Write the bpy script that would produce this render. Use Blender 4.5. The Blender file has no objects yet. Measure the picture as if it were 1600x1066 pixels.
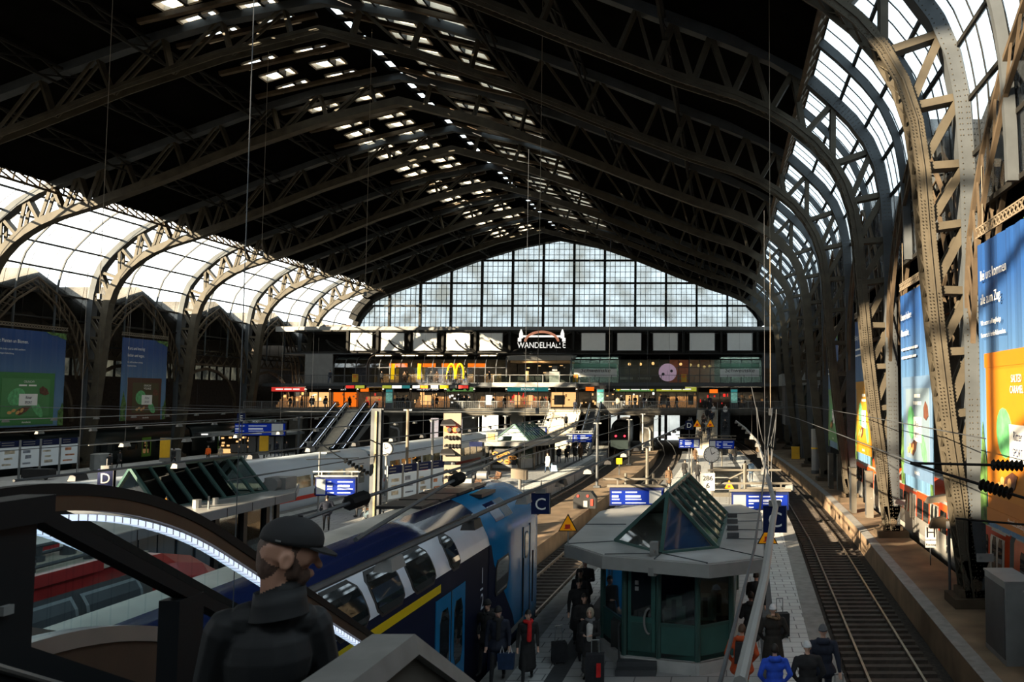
import bpy, math, random
from mathutils import Vector, Matrix
SC = bpy.context.scene
COL = SC.collection
random.seed(7)
R = math.radians
# ---------------------------------------------------------------- camera, sky, sun, exposure
cam = bpy.data.cameras.new('camera'); camo = bpy.data.objects.new('camera', cam); COL.objects.link(camo)
camo.location = (0, 0, 6.9); camo.rotation_euler = (R(93.4), 0, 0)
cam.sensor_width = 36; cam.lens = 29.25; cam.shift_x = -0.2094; cam.shift_y = 0.00625
cam.clip_start = 0.1; cam.clip_end = 900
cam.dof.use_dof = True; cam.dof.focus_distance = 45; cam.dof.aperture_fstop = 8.0
SC.camera = camo
w = bpy.data.worlds.new('sky'); SC.world = w; w.use_nodes = True
wn, wl = w.node_tree.nodes, w.node_tree.links
wn.clear()
wo = wn.new('ShaderNodeOutputWorld'); wb = wn.new('ShaderNodeBackground')
wt = wn.new('ShaderNodeTexCoord'); ws = wn.new('ShaderNodeSeparateXYZ'); wr = wn.new('ShaderNodeValToRGB')
wl.new(wt.outputs['Generated'], ws.inputs[0]); wm = wn.new('ShaderNodeMath'); wm.operation = 'MULTIPLY_ADD'; wm.inputs[1].default_value = 0.5; wm.inputs[2].default_value = 0.5
wl.new(ws.outputs['Z'], wm.inputs[0]); wl.new(wm.outputs[0], wr.inputs[0])
wr.color_ramp.elements[0].position = 0.488; wr.color_ramp.elements[0].color = (0.06, 0.055, 0.05, 1)
wr.color_ramp.elements[1].position = 0.505; wr.color_ramp.elements[1].color = (0.82, 0.92, 0.98, 1)
wl.new(wr.outputs[0], wb.inputs[0]); wb.inputs[1].default_value = 1.8
wl.new(wb.outputs[0], wo.inputs[0])
SUN_AZ, SUN_EL = 41.0, 15.0          # degrees left of straight behind the camera, and above the horizon
sun = bpy.data.lights.new('sun', 'SUN'); suno = bpy.data.objects.new('sun', sun); COL.objects.link(suno)
sun.energy = 20.0; sun.angle = R(0.6); sun.color = (1.0, 0.80, 0.55)
_d = Vector((-math.sin(R(SUN_AZ))*math.cos(R(SUN_EL)), -math.cos(R(SUN_AZ))*math.cos(R(SUN_EL)), math.sin(R(SUN_EL))))
suno.rotation_euler = _d.to_track_quat('Z', 'Y').to_euler(); suno.location = (-60, -80, 60)
vs = SC.view_settings
SC.display_settings.display_device = 'sRGB'
vs.view_transform = 'Standard'; vs.look = 'None'; vs.exposure = 0.85; vs.gamma = 1.0; vs.use_curve_mapping = False
cy = SC.cycles
cy.max_bounces = 7; cy.diffuse_bounces = 3; cy.glossy_bounces = 3; cy.transmission_bounces = 4
cy.transparent_max_bounces = 24; cy.sample_clamp_indirect = 4.0; cy.caustics_reflective = False; cy.caustics_refractive = False
# ---------------------------------------------------------------- helpers
def root_loc(o):
    v = Vector((0, 0, 0))
    while o is not None:
        v += o.location; o = o.parent
    return v
def tag(o, label=None, cat=None, group=None, kind=None):
    if label: o['label'] = label
    if cat: o['category'] = cat
    if group: o['group'] = group
    if kind: o['kind'] = kind
    return o
def thing(name, label, cat, loc=(0, 0, 0), group=None):
    o = bpy.data.objects.new(name, None); COL.objects.link(o); o.location = loc
    o.empty_display_size = 0.2
    return tag(o, label, cat, group)
class MB:
    def __init__(s): s.v = []; s.f = []; s.m = []
    def add(s, vs_, fs, m=0):
        b = len(s.v); s.v.extend([tuple(p) for p in vs_])
        for f in fs: s.f.append(tuple(b+i for i in f)); s.m.append(m)
        return s
    def quad(s, a, b, c, d, m=0): return s.add([a, b, c, d], [(0, 1, 2, 3)], m)
    def poly(s, pts, m=0): return s.add(pts, [tuple(range(len(pts)))], m)
    def hexa(s, p, m=0):   # 8 points: bottom ring 0-3, top ring 4-7
        return s.add(p, [(3, 2, 1, 0), (4, 5, 6, 7), (0, 1, 5, 4), (1, 2, 6, 5), (2, 3, 7, 6), (3, 0, 4, 7)], m)
    def box(s, x0, x1, y0, y1, z0, z1, m=0):
        return s.hexa([(x0, y0, z0), (x1, y0, z0), (x1, y1, z0), (x0, y1, z0), (x0, y0, z1), (x1, y0, z1), (x1, y1, z1), (x0, y1, z1)], m)
    def cbox(s, c, sx, sy, sz, m=0, rz=0):
        ca, sa = math.cos(rz), math.sin(rz); P = []
        for dz in (-sz/2, sz/2):
            for dx, dy in ((-1, -1), (1, -1), (1, 1), (-1, 1)):
                x, y = dx*sx/2, dy*sy/2
                P.append((c[0]+x*ca-y*sa, c[1]+x*sa+y*ca, c[2]+dz))
        return s.hexa(P, m)
    def bar(s, p, q, w, h, m=0, up=(0, 0, 1)):   # box along p-q, w across, h along up
        p, q = Vector(p), Vector(q); d = (q-p)
        if d.length < 1e-6: return s
        d.normalize(); u = Vector(up)
        if abs(d.dot(u)) > 0.98: u = Vector((0, 1, 0))
        a = d.cross(u).normalized(); b = a.cross(d).normalized()
        P = [e + a*i*w/2 + b*j*h/2 for e in (p, q) for i, j in ((-1, -1), (1, -1), (1, 1), (-1, 1))]
        return s.hexa(P, m)
    def tube(s, pts, r, n=6, m=0, cap=True):
        pts = [Vector(p) for p in pts]; rs = r if isinstance(r, (list, tuple)) else [r]*len(pts)
        rings = []; prev = None
        for i, p in enumerate(pts):
            d = (pts[min(i+1, len(pts)-1)] - pts[max(i-1, 0)]).normalized()
            if prev is None:
                u = Vector((0, 0, 1)) if abs(d.z) < 0.9 else Vector((0, 1, 0))
                a = d.cross(u).normalized()
            else:
                a = (prev - d*prev.dot(d)).normalized()
            prev = a; b = d.cross(a)
            rings.append([p + (a*math.cos(2*math.pi*k/n) + b*math.sin(2*math.pi*k/n))*rs[i] for k in range(n)])
        V = [v for g in rings for v in g]; Fs = []
        for i in range(len(rings)-1):
            for k in range(n):
                k2 = (k+1) % n
                Fs.append((i*n+k, i*n+k2, (i+1)*n+k2, (i+1)*n+k))
        if cap: Fs.append(tuple(range(n-1, -1, -1))); Fs.append(tuple(range((len(rings)-1)*n, len(rings)*n)))
        return s.add(V, Fs, m)
    def prism(s, pts, off, m=0):     # polygon (3d points) extruded along off
        n = len(pts); off = Vector(off); P = [Vector(p) for p in pts]
        V = P + [p+off for p in P]
        Fs = [tuple(range(n-1, -1, -1)), tuple(range(n, 2*n))] + [(i, (i+1) % n, n+(i+1) % n, n+i) for i in range(n)]
        return s.add(V, Fs, m)
    def disc(s, c, r, axis, h, n=24, m=0):   # short cylinder centred on c along axis
        a = Vector(axis).normalized()*h/2; c = Vector(c)
        return s.tube([c-a, c+a], r, n, m)
    def loft(s, rings, m=0, cap=True, closed=True):
        n = len(rings[0]); V = [p for g in rings for p in g]; Fs = []
        for i in range(len(rings)-1):
            for k in range(n if closed else n-1):
                k2 = (k+1) % n
                Fs.append((i*n+k, i*n+k2, (i+1)*n+k2, (i+1)*n+k))
        if cap and closed: Fs.append(tuple(range(n-1, -1, -1))); Fs.append(tuple(range((len(rings)-1)*n, len(rings)*n)))
        return s.add(V, Fs, m)
    def sweep(s, path, y0, y1, t, m=0):  # rect section along a path of (x, z); t = radial thickness
        rings = []
        for i, (x, z) in enumerate(path):
            a, b = path[max(i-1, 0)], path[min(i+1, len(path)-1)]
            dx, dz = b[0]-a[0], b[1]-a[1]; l = math.hypot(dx, dz) or 1; nx, nz = -dz/l*t/2, dx/l*t/2
            rings.append([(x-nx, y0, z-nz), (x-nx, y1, z-nz), (x+nx, y1, z+nz), (x+nx, y0, z+nz)])
        return s.loft(rings, m)
    def build(s, name, mats, parent=None, smooth=False, loc=None, kind=None):
        me = bpy.data.meshes.new(name)
        L = root_loc(parent) + (Vector(loc) if loc is not None else Vector((0, 0, 0)))
        me.from_pydata([(v[0]-L.x, v[1]-L.y, v[2]-L.z) for v in s.v], [], s.f)
        if not isinstance(mats, (list, tuple)): mats = [mats]
        for mt in mats: me.materials.append(mt)
        if len(mats) > 1: me.polygons.foreach_set('material_index', s.m)
        if smooth: me.polygons.foreach_set('use_smooth', [True]*len(s.f))
        me.update()
        o = bpy.data.objects.new(name, me); COL.objects.link(o)
        if parent is not None: o.parent = parent
        if loc is not None: o.location = loc
        if kind: o['kind'] = kind
        return o
def bx(name, m, parent, *a):
    return MB().box(*a).build(name, m, parent)
def dup(root, loc=None, rz=None, label=None, group=None, scale=None):
    r = root.copy(); COL.objects.link(r)
    if loc is not None: r.location = loc
    if rz is not None: r.rotation_euler = (0, 0, rz)
    if scale: r.scale = (scale,)*3
    if label: r['label'] = label
    if group: r['group'] = group
    for ch in list(root.children):
        c = ch.copy(); COL.objects.link(c); c.parent = r
        for g in ch.children:
            d = g.copy(); COL.objects.link(d); d.parent = c
    return r
def lerp(tab, x):
    if x <= tab[0][0]: return tab[0][1]
    for a, b in zip(tab, tab[1:]):
        if x <= b[0]: return a[1] + (b[1]-a[1])*(x-a[0])/(b[0]-a[0])
    return tab[-1][1]
# ---------------------------------------------------------------- materials
def mat(name, col, rough=0.6, metal=0.0, var=0.12, scale=2.0, bump=0.0, emit=0.0, spec=0.4, stretch=None, ecol=None):
    m = bpy.data.materials.new(name); m.use_nodes = True
    N, L = m.node_tree.nodes, m.node_tree.links; b = N['Principled BSDF']
    b.inputs['Roughness'].default_value = rough; b.inputs['Metallic'].default_value = metal
    b.inputs['Specular IOR Level'].default_value = spec
    b.inputs['Base Color'].default_value = (*col, 1)
    if var > 0 or bump > 0:
        tc = N.new('ShaderNodeTexCoord'); no = N.new('ShaderNodeTexNoise'); no.inputs['Scale'].default_value = scale
        no.inputs['Detail'].default_value = 4
        if stretch:
            mp = N.new('ShaderNodeMapping'); mp.inputs['Scale'].default_value = stretch
            L.new(tc.outputs['Object'], mp.inputs[0]); L.new(mp.outputs[0], no.inputs['Vector'])
        else: L.new(tc.outputs['Object'], no.inputs['Vector'])
        if var > 0:
            rp = N.new('ShaderNodeValToRGB')
            rp.color_ramp.elements[0].position = 0.3; rp.color_ramp.elements[1].position = 0.7
            rp.color_ramp.elements[0].color = (*[c*(1-var) for c in col], 1)
            rp.color_ramp.elements[1].color = (*[min(1, c*(1+var)) for c in col], 1)
            L.new(no.outputs[0], rp.inputs[0]); L.new(rp.outputs[0], b.inputs['Base Color'])
        if bump > 0:
            bp = N.new('ShaderNodeBump'); bp.inputs['Strength'].default_value = bump; bp.inputs['Distance'].default_value = 0.02
            L.new(no.outputs[0], bp.inputs['Height']); L.new(bp.outputs[0], b.inputs['Normal'])
    if emit > 0:
        b.inputs['Emission Color'].default_value = (*(ecol or col), 1); b.inputs['Emission Strength'].default_value = emit
    return m
def glass(name, tcol, trans, frost, fcol, gloss=0.08, dirt=0.0, rough=0.05):
    """pane: part clear, part frosted/dirty (translucent), a little mirror"""
    m = bpy.data.materials.new(name); m.use_nodes = True
    N, L = m.node_tree.nodes, m.node_tree.links; N.remove(N['Principled BSDF'])
    out = N['Material Output']
    tr = N.new('ShaderNodeBsdfTransparent'); tr.inputs[0].default_value = (*[c*trans for c in tcol], 1)
    tl = N.new('ShaderNodeBsdfTranslucent'); tl.inputs[0].default_value = (*fcol, 1)
    mx = N.new('ShaderNodeMixShader'); mx.inputs[0].default_value = frost
    L.new(tr.outputs[0], mx.inputs[1]); L.new(tl.outputs[0], mx.inputs[2])
    if dirt > 0:
        tc = N.new('ShaderNodeTexCoord'); no = N.new('ShaderNodeTexNoise'); no.inputs['Scale'].default_value = 0.35
        no.inputs['Detail'].default_value = 5
        mr = N.new('ShaderNodeMapRange'); mr.inputs['From Min'].default_value = 0.3; mr.inputs['From Max'].default_value = 0.7
        mr.inputs['To Min'].default_value = max(0, frost-dirt); mr.inputs['To Max'].default_value = min(1, frost+dirt)
        L.new(tc.outputs['Object'], no.inputs['Vector']); L.new(no.outputs[0], mr.inputs[0]); L.new(mr.outputs[0], mx.inputs[0])
    gl = N.new('ShaderNodeBsdfGlossy'); gl.inputs['Roughness'].default_value = rough; gl.inputs[0].default_value = (0.9, 0.95, 1, 1)
    m2 = N.new('ShaderNodeMixShader'); m2.inputs[0].default_value = gloss
    if gloss > 0:
        fr = N.new('ShaderNodeFresnel'); fr.inputs[0].default_value = 1.5
        ad = N.new('ShaderNodeMath'); ad.operation = 'ADD'; ad.inputs[1].default_value = gloss
        L.new(fr.outputs[0], ad.inputs[0]); L.new(ad.outputs[0], m2.inputs[0])
    L.new(mx.outputs[0], m2.inputs[1]); L.new(gl.outputs[0], m2.inputs[2]); L.new(m2.outputs[0], out.inputs[0])
    return m
M = {}
M['steel'] = mat('painted_steel', (0.056, 0.048, 0.034), 0.6, 0.0, 0.25, 1.3, spec=0.2)
M['steelblue'] = mat('grey_painted_steel', (0.055, 0.062, 0.067), 0.6, 0.0, 0.2, 1.0, spec=0.2)
M['darksteel'] = mat('dark_steel', (0.014, 0.0135, 0.012), 0.7, 0.0, 0.3, 1.0, spec=0.15)
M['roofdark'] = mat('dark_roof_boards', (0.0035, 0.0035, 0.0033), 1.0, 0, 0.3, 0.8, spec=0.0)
M['cream'] = mat('cream_reveal', (0.55, 0.47, 0.36), 0.7)
M['rust'] = mat('brown_truss', (0.07, 0.052, 0.034), 0.7, 0, 0.35, 1.2, spec=0.15)
M['haunch'] = glass('frosted_roof_glass', (0.97, 1, 1), 0.9, 0.16, (0.7, 0.69, 0.64), 0.0, 0.08)
M['haunchR'] = glass('grey_roof_glass', (0.9, 1, 1.05), 0.92, 0.35, (0.62, 0.66, 0.66), 0.03, 0.3)
M['gable'] = glass('old_wired_glass', (0.90, 0.98, 1.0), 0.42, 0.5, (0.26, 0.27, 0.25), 0.03, 0.5)
M['sky'] = glass('skylight_glass', (0.94, 1, 1.0), 1.0, 0.05, (0.7, 0.7, 0.66), 0.0, 0.05)
M['south'] = glass('south_window_glass', (1, 1, 1), 0.8, 0.02, (0.4, 0.4, 0.38), 0.0)
M['clear'] = glass('clear_glass', (0.86, 0.95, 0.93), 0.85, 0.03, (0.5, 0.55, 0.52), 0.06)
M['tint'] = glass('dark_tinted_glass', (0.55, 0.66, 0.62), 0.8, 0.03, (0.1, 0.12, 0.11), 0.05)
M['green_tint'] = glass('greenish_glass', (0.6, 0.76, 0.70), 0.8, 0.28, (0.42, 0.55, 0.50), 0.06)
# ---------------------------------------------------------------- the hall
RIBY = [28.2 + 13.7*k for k in range(8)]
XC = -27.7
def mir(p): return [(2*XC-x, z) for x, z in p]
INN = [(8.15, 0), (7.75, 3.5), (7.42, 6), (7.1, 9), (6.85, 12), (6.68, 14.6), (6.45, 16.3), (6.0, 17.7), (5.35, 18.85), (4.5, 19.85), (3.4, 20.75), (2.2, 21.5), (0.6, 22.2), (-2.5, 23.2), (-8, 25.3), (-14.4, 27.9), (-21, 30.2), (-27.7, 31.9)]
OUT = [(8.28, 0), (8.25, 8), (8.2, 14.5), (8.05, 17), (7.75, 18.6), (7.2, 19.9), (6.4, 21), (5.3, 22.1), (4.2, 23.1), (2.4, 24.2), (-0.5, 25.4), (-3.7, 26.6), (-8, 28.3), (-14.4, 30.7), (-21, 32.7), (-27.7, 34.0)]
def resamp(path, n):
    L = [0]
    for a, b in zip(path, path[1:]): L.append(L[-1] + math.hypot(b[0]-a[0], b[1]-a[1]))
    out = []
    for i in range(n+1):
        d = L[-1]*i/n; k = 0
        while k < len(path)-2 and L[k+1] < d: k += 1
        t = (d-L[k])/(L[k+1]-L[k]); a, b = path[k], path[k+1]
        out.append((a[0]+(b[0]-a[0])*t, a[1]+(b[1]-a[1])*t))
    return out
def roofz(x):
    tab = sorted([(a, b) for a, b in OUT if a < 8.2] + [(2*XC-a, b) for a, b in OUT if a < 8.2 and a > XC])
    return lerp(tab, x)
ceil = MB()
# dark boarded roof with skylight openings
XB = [-57.0, -52.5, -48, -43.5, -39.5, -37.0, -34.5, -33.05, -30.5, -28.6, -27.1, -24.75, -21.9, -20.35, -17.6, -13.5, -9, -4.5, 0, 4.4]
OPEN = {(-37.0, -34.5), (-33.05, -30.5), (-24.75, -21.9), (-20.35, -17.6)}
SKY = MB(); FR = MB()
y = -14.0; YS = [-14.0, 42.0]
rows = []
yy = 42.3
while yy < 135:
    rows.append((yy, yy+1.25)); yy += 2.45
def roofcell(x0, x1, y0, y1, mb, m=0, dz=0.0, th=0.35):
    z0, z1 = roofz(x0)+0.35+dz, roofz(x1)+0.35+dz
    mb.hexa([(x0, y0, z0), (x1, y0, z1), (x1, y1, z1), (x0, y1, z0), (x0, y0, z0+th), (x1, y0, z1+th), (x1, y1, z1+th), (x0, y1, z0+th)], m)
for a, b in zip(XB, XB[1:]):
    if (a, b) in OPEN:
        roofcell(a, b, -14, rows[0][0], ceil)
        for i, (y0, y1) in enumerate(rows):
            y2 = rows[i+1][0] if i+1 < len(rows) else 139
            roofcell(a, b, y1, y2, ceil)
            za, zb = roofz(a)+0.62, roofz(b)+0.62
            SKY.quad((a, y0, za), (b, y0, zb), (b, y1, zb), (a, y1, za))
            for (p, q, r, s) in ((a, a+0.14, y0, y1), (b-0.14, b, y0, y1), (a, b, y0, y0+0.12), (a, b, y1-0.2, y1)):
                roofcell(p, q, r, s, FR, 0, -0.12, 0.4)
            xm = a + (b-a)*(0.62 if a < XC else 0.3); roofcell(xm-0.09, xm+0.09, y0, y1, FR, 1, -0.2, 0.5)
    elif a == -28.6:
        roofcell(a, b, -14, 42, ceil)
        za = roofz(-27.85)+0.9
        for i in range(40):
            y0 = 42 + i*2.4; roofcell(-28.6, -28.25, y0, y0+2.4, ceil); roofcell(-27.45, -27.1, y0, y0+2.4, ceil)
            roofcell(-28.25, -27.45, y0, y0+0.5, ceil)
            SKY.quad((-28.25, y0+0.5, za-0.1), (-27.45, y0+0.5, za-0.1), (-27.45, y0+2.4, za-0.1), (-28.25, y0+2.4, za-0.1))
    else:
        roofcell(a, b, -14, 139, ceil)
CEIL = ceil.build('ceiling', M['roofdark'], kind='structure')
sk = SKY.build('window_3', M['sky'], kind='structure')
FR.build('skylight_frame', [M['cream'], M['darksteel']], sk)
# glazed haunches
def haunch(name, path, mg, ny, bw):
    g = MB(); bars = MB(); y0, y1 = -14.0, 138.0
    n = len(path)
    for (a, b) in zip(path, path[1:]):
        g.quad((a[0], y0, a[1]), (b[0], y0, b[1]), (b[0], y1, b[1]), (a[0], y1, a[1]))
    for i, p in enumerate(path):      # purlins along the hall
        if i % 2 == 0: bars.bar((p[0], y0, p[1]), (p[0], y1, p[1]), 0.14, 0.16)
    yb = y0; k = 0
    while yb < y1:
        bars.sweep(path, yb-bw/2, yb+bw/2, bw); yb += ny
    o = g.build(name, mg, kind='structure')
    bars.build('glazing_bars', M['darksteel'], o)
    return o
HR = [(8.45, 13.2), (8.42, 14.8), (8.3, 17), (8.02, 18.7), (7.45, 20.1), (6.6, 21.25), (5.5, 22.4), (4.4, 23.35)]
HL = [(-63.85, 12.0), (-63.82, 14.8), (-63.7, 17), (-63.4, 18.7), (-62.9, 20.1), (-62.0, 21.25), (-60.9, 22.4), (-59.8, 23.4), (-58.4, 24.5), (-56.9, 25.2)]
W1 = haunch('window_1', resamp(HR, 12), M['haunchR'], 1.14, 0.05)
W2 = haunch('window_2', resamp(HL, 14), M['haunch'], 2.283, 0.035)
# longitudinal lattice girders where glass meets the dark roof
def lattice(mb, p, q, depth, step, r, dirv=(0, 0, -1), m=0):
    p, q = Vector(p), Vector(q); d = q-p; n = max(1, int(d.length/step)); dv = Vector(dirv)*depth
    mb.bar(p, q, r*1.5, r*1.5, m); mb.bar(p+dv, q+dv, r*1.5, r*1.5, m)
    for i in range(n):
        a, b = p+d*(i/n), p+d*((i+1)/n)
        mb.bar(a, b+dv, r, r, m); mb.bar(a+dv, b, r, r, m)
for nm, x, z, dv, lb in (('eaves_girder', 4.3, 23.3, (-0.5, 0, -1), 'long lattice girder along the upper edge of the right glazing'),
                     ('eaves_girder', -57.0, 25.1, (0.7, 0, -0.9), 'long lattice girder along the upper edge of the left glazing')):
    g = MB(); lattice(g, (x, 12, z), (x, 137, z), 1.3, 1.25, 0.11, dv)
    g.build(nm, M['rust'], CEIL)
# big riveted arches
STEP = [(8.2, 0.6)]
def mk_rib(k):
    y = RIBY[k]; near = k < 3
    lab = ['riveted steel roof arch nearest the camera, its tan right leg beside the orange chocolate banner',
           'second riveted roof arch, its right leg standing beside the pale blue banner',
           'third riveted roof arch, its right leg beside the yellow banner',
           'fourth roof arch, its right leg beside the narrow green banner at the dark end',
           'fifth roof arch, its left leg between the two blue chocolate banners',
           'sixth roof arch, its left leg just right of the brown bar banner',
           'seventh roof arch, its left leg behind the far kiosk with white panels',
           'last roof arch, its left leg just left of the far escalators'][k]
    t = thing('roof_arch', lab, 'roof arch', (XC, y, 0), 'roof arches')
    for nm, path, th, w_ in (('inner_chord', INN, 0.5, 0.9), ('outer_chord', OUT, 0.42, 0.8)):
        full = path + mir(path)[::-1][1:]
        a = MB()
        if near and nm == 'inner_chord':
            a.sweep(full, y-w_/2, y-w_/2+0.1, th); a.sweep(full, y+w_/2-0.1, y+w_/2, th)
            a.sweep(full, y-w_/2-0.06, y-w_/2+0.16, 0.06)
            rs = resamp(path, 64)
            off = resamp([(x_, z_) for x_, z_ in path], 64)
            for i in range(60):
                p, q = off[i], off[i+1]
                a.bar((p[0]-0.18, y-w_/2, p[1]), (q[0]-0.18, y+w_/2, q[1]), 0.09, 0.03); a.bar((p[0]-0.18, y+w_/2, p[1]), (q[0]-0.18, y-w_/2, q[1]), 0.09, 0.03)
        else:
            a.sweep(full, y-w_/2, y+w_/2, th)
            a.sweep(full, y-w_/2-0.05, y-w_/2, th+0.16)
        a.build(nm, M['steelblue'] if nm == 'outer_chord' else M['steel'], t)
    ni, no = resamp(INN, 26), None
    # struts and diagonals: match each inner point with the nearest outer point
    fo = resamp(OUT, 200); legs = []
    for p in ni[1:]:
        legs.append((p, min(fo, key=lambda q: math.hypot(q[0]-p[0], q[1]-p[1]) + 0.9*abs((q[0]-p[0])*0.0+(max(0, p[1]-q[1]))))))
    for side in (0, 1):
        prev = None
        for i, (p, q) in enumerate(legs):
            if side: p, q = mir([p])[0], mir([q])[0]
            if p[1] > 24.5 and i % 2: continue
            if math.hypot(p[0]-q[0], p[1]-q[1]) > 0.5:
                w_ = 0.26 if p[1] < 24 else 0.16
                b = MB(); b.bar((p[0], y, p[1]), (q[0], y, q[1]), 0.62, w_, 0, (q[1]-p[1], 0, p[0]-q[0])); b.build('strut', M['steel'], t)
                if prev:
                    b = MB(); b.bar((prev[0][0], y-0.26, prev[0][1]), (q[0], y-0.26, q[1]), 0.14, w_*1.05, 0, (q[1]-prev[0][1], 0, prev[0][0]-q[0]))
                    b.bar((prev[0][0], y+0.26, prev[0][1]), (q[0], y+0.26, q[1]), 0.14, w_*1.05, 0, (q[1]-prev[0][1], 0, prev[0][0]-q[0])); b.build('diagonal', M['steel'], t)
            prev = (p, q)
    for sx in (1, -1):   # foot with bearing block
        fx = 8.2 if sx > 0 else 2*XC-8.2
        b = MB(); b.box(fx-0.75, fx+0.75, y-0.7, y+0.7, -0.05, 0.3); b.box(fx-0.5, fx+0.5, y-0.45, y+0.45, 0.3, 0.55)
        b.tube([(fx, y-0.5, 0.72), (fx, y+0.5, 0.72)], 0.2, 10)
        b.hexa([(fx-0.2, y-0.45, 0.8), (fx+0.2, y-0.45, 0.8), (fx+0.2, y+0.45, 0.8), (fx-0.2, y+0.45, 0.8), (fx-0.45, y-0.45, 1.5), (fx+0.45, y-0.45, 1.5), (fx+0.45, y+0.45, 1.5), (fx-0.45, y+0.45, 1.5)])
        b.build('bearing', M['rust'], t)
    if near:             # rows of rivet heads on the camera-facing plates
        rv = MB()
        for path, th, st, w_ in ((INN, 0.5, 0.17, 0.9), (OUT, 0.42, 0.2, 0.8)):
            Ls = resamp(path[:12], int(34/st)); 
            for i in range(1, len(Ls)-1):
                (x0, z0), (x1, z1) = Ls[i-1], Ls[i+1]; l = math.hypot(x1-x0, z1-z0); nx, nz = -(z1-z0)/l, (x1-x0)/l
                for o_ in (-0.42, 0.42) + ((-0.2, 0.2) if (i//9) % 3 == 0 else ()):
                    cx, cz = Ls[i][0]+nx*o_*th, Ls[i][1]+nz*o_*th; yf = y-w_/2-0.06; r = 0.028
                    rv.add([(cx-r, yf, cz), (cx, yf, cz-r), (cx+r, yf, cz), (cx, yf, cz+r), (cx, yf-0.03, cz)], [(0, 1, 4), (1, 2, 4), (2, 3, 4), (3, 0, 4)])
        rv.build('rivets', M['steel'], t, kind='stuff')
for k in range(8): mk_rib(k)
# lighter curved ribs between the arches, seen against the glass
for side, P, nm in ((0, HR, 'right'), (1, HL, 'left')):
    sh = [(x-0.22 if side == 0 else x+0.22, z-0.1) for x, z in P]; sh = resamp(sh, 16)
    i = 0
    for k in range(-1, 8):
        for f in (1/3, 2/3):
            yb = 28.2 + 13.7*(k+f)
            if side and yb < 60: continue
            if not side and yb < 20: continue
            hw = 0.11 if side == 0 else 0.06
            a = MB(); a.sweep(sh, yb-hw, yb+hw, 0.34 if side == 0 else 0.14)
            a.build('curved_rib', M['steelblue'], W2 if side else W1)
# longitudinal roof beams
for i, (x, lb) in enumerate(((-50.5, 'long dark roof beam highest above the left glazing'), (-45, 'long dark roof beam midway up the left roof slope'), (-39.2, 'long dark roof beam just left of the left skylight strip'),
               (-15.6, 'long dark roof beam just right of the right skylight strip'), (-9.5, 'long dark roof beam midway down the right roof slope'), (-3.2, 'long dark roof beam lowest on the right roof slope'))):
    g = MB(); z = roofz(x)-0.1; lattice(g, (x, 15, z), (x, 137, z), 1.1, 3.4, 0.1)
    g.build('roof_beam', M['darksteel'], CEIL)
# cross beams carrying the skylights
cb = 0
for k in range(1, 8):
    for j in range(3):
        yb = RIBY[0] + 13.7*k + 1.4 + j*4.9
        if yb > 134: continue
        for (x0, x1) in ((-38.5, -28.8), (-26.8, -16.5)):
            g = MB(); g.bar((x0, yb, roofz(x0)-0.05), (x1, yb, roofz(x1)-0.05), 0.35, 0.3)
            g.build('cross_beam', M['rust'], CEIL)
# far gable
GY = 137.8
gp = [(x, z) for x, z in OUT if z > 17.5]; gl = [(x-1.8, z) for x, z in gp if z < 23] + [(x, z-0.7) for x, z in gp if z >= 23]
prof = gl + mir(gl)[::-1][1:]
pl = sorted(prof)
ww = MB(); ww.poly([(prof[0][0], GY, 17.6)] + [(x, GY, z) for x, z in prof] + [(prof[-1][0], GY, 17.6)])
wf = ww.build('window_4', M['gable'], kind='structure')
mu = MB(); gx0, gx1 = pl[0][0], pl[-1][0]
def gtop(x): return lerp(pl, x)
x = gx0 + 0.3; i = 0
while x < gx1:
    if i % 6 == 0: mu.box(x-0.17, x+0.17, GY-0.45, GY+0.1, 17.6, gtop(x))
    else: mu.box(x-0.04, x+0.04, GY-0.1, GY, 17.6, gtop(x))
    x += 0.85; i += 1
z = 18.2; i = 0
while z < 33:
    xs = [q for q in [gx0 + 0.25*j for j in range(int((gx1-gx0)/0.25))] if gtop(q) > z]
    if xs:
        hh = 0.16 if i % 4 == 0 else 0.04
        mu.box(xs[0], xs[-1], GY-0.3 if i % 4 == 0 else GY-0.08, GY, z-hh, z+hh)
    z += 0.95; i += 1
mu.build('mullions', M['darksteel'], wf)
fr = MB(); fr.sweep(prof, GY-1.2, GY, 0.9); fr.sweep([(x*1.0, z+0.9) for x, z in prof], GY-2.2, GY, 1.2); fr.box(gx0-1, gx1+1, GY-0.8, GY, 16.9, 17.7)
fr.build('gable_arch_frame', M['darksteel'], wf)
wp = MB()
hp = [p for p in OUT if 14 < p[1] < 24]
wp.sweep([(x-0.6, z-0.2) for x, z in hp], GY-8, GY-7.9, 2.6); wp.build('arch_end_panel', M['steelblue'], wf)
# glazing behind the camera
sw = MB(); SG = [(8.2, 9)] + [(x, z) for x, z in OUT if z > 14.6]
full = SG + mir(SG)[::-1][1:]
sw.poly([(x, -14, z) for x, z in full]); so = sw.build('window_5', M['south'], kind='structure')
mu = MB()
for i in range(16): mu.box(-62+i*4.5, -61.75+i*4.5, -14.2, -13.8, 9, roofz(-62+i*4.5)-0.2)
for z in (14, 19, 24, 29): mu.box(-60 if z < 24 else -50, 4.6 if z < 24 else -5, -14.2, -13.9, z-0.15, z+0.15)
mu.build('mullions', M['darksteel'], so)
M['wall'] = mat('dark_brick', (0.06, 0.045, 0.033), 0.85, 0, 0.3, 3)
bx('wall_back', M['wall'], None, -76, 22, -14.6, -14.2, -1, 18)['kind'] = 'structure'  # unseen end wall, its height shaped to keep low sun off the foreground
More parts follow.
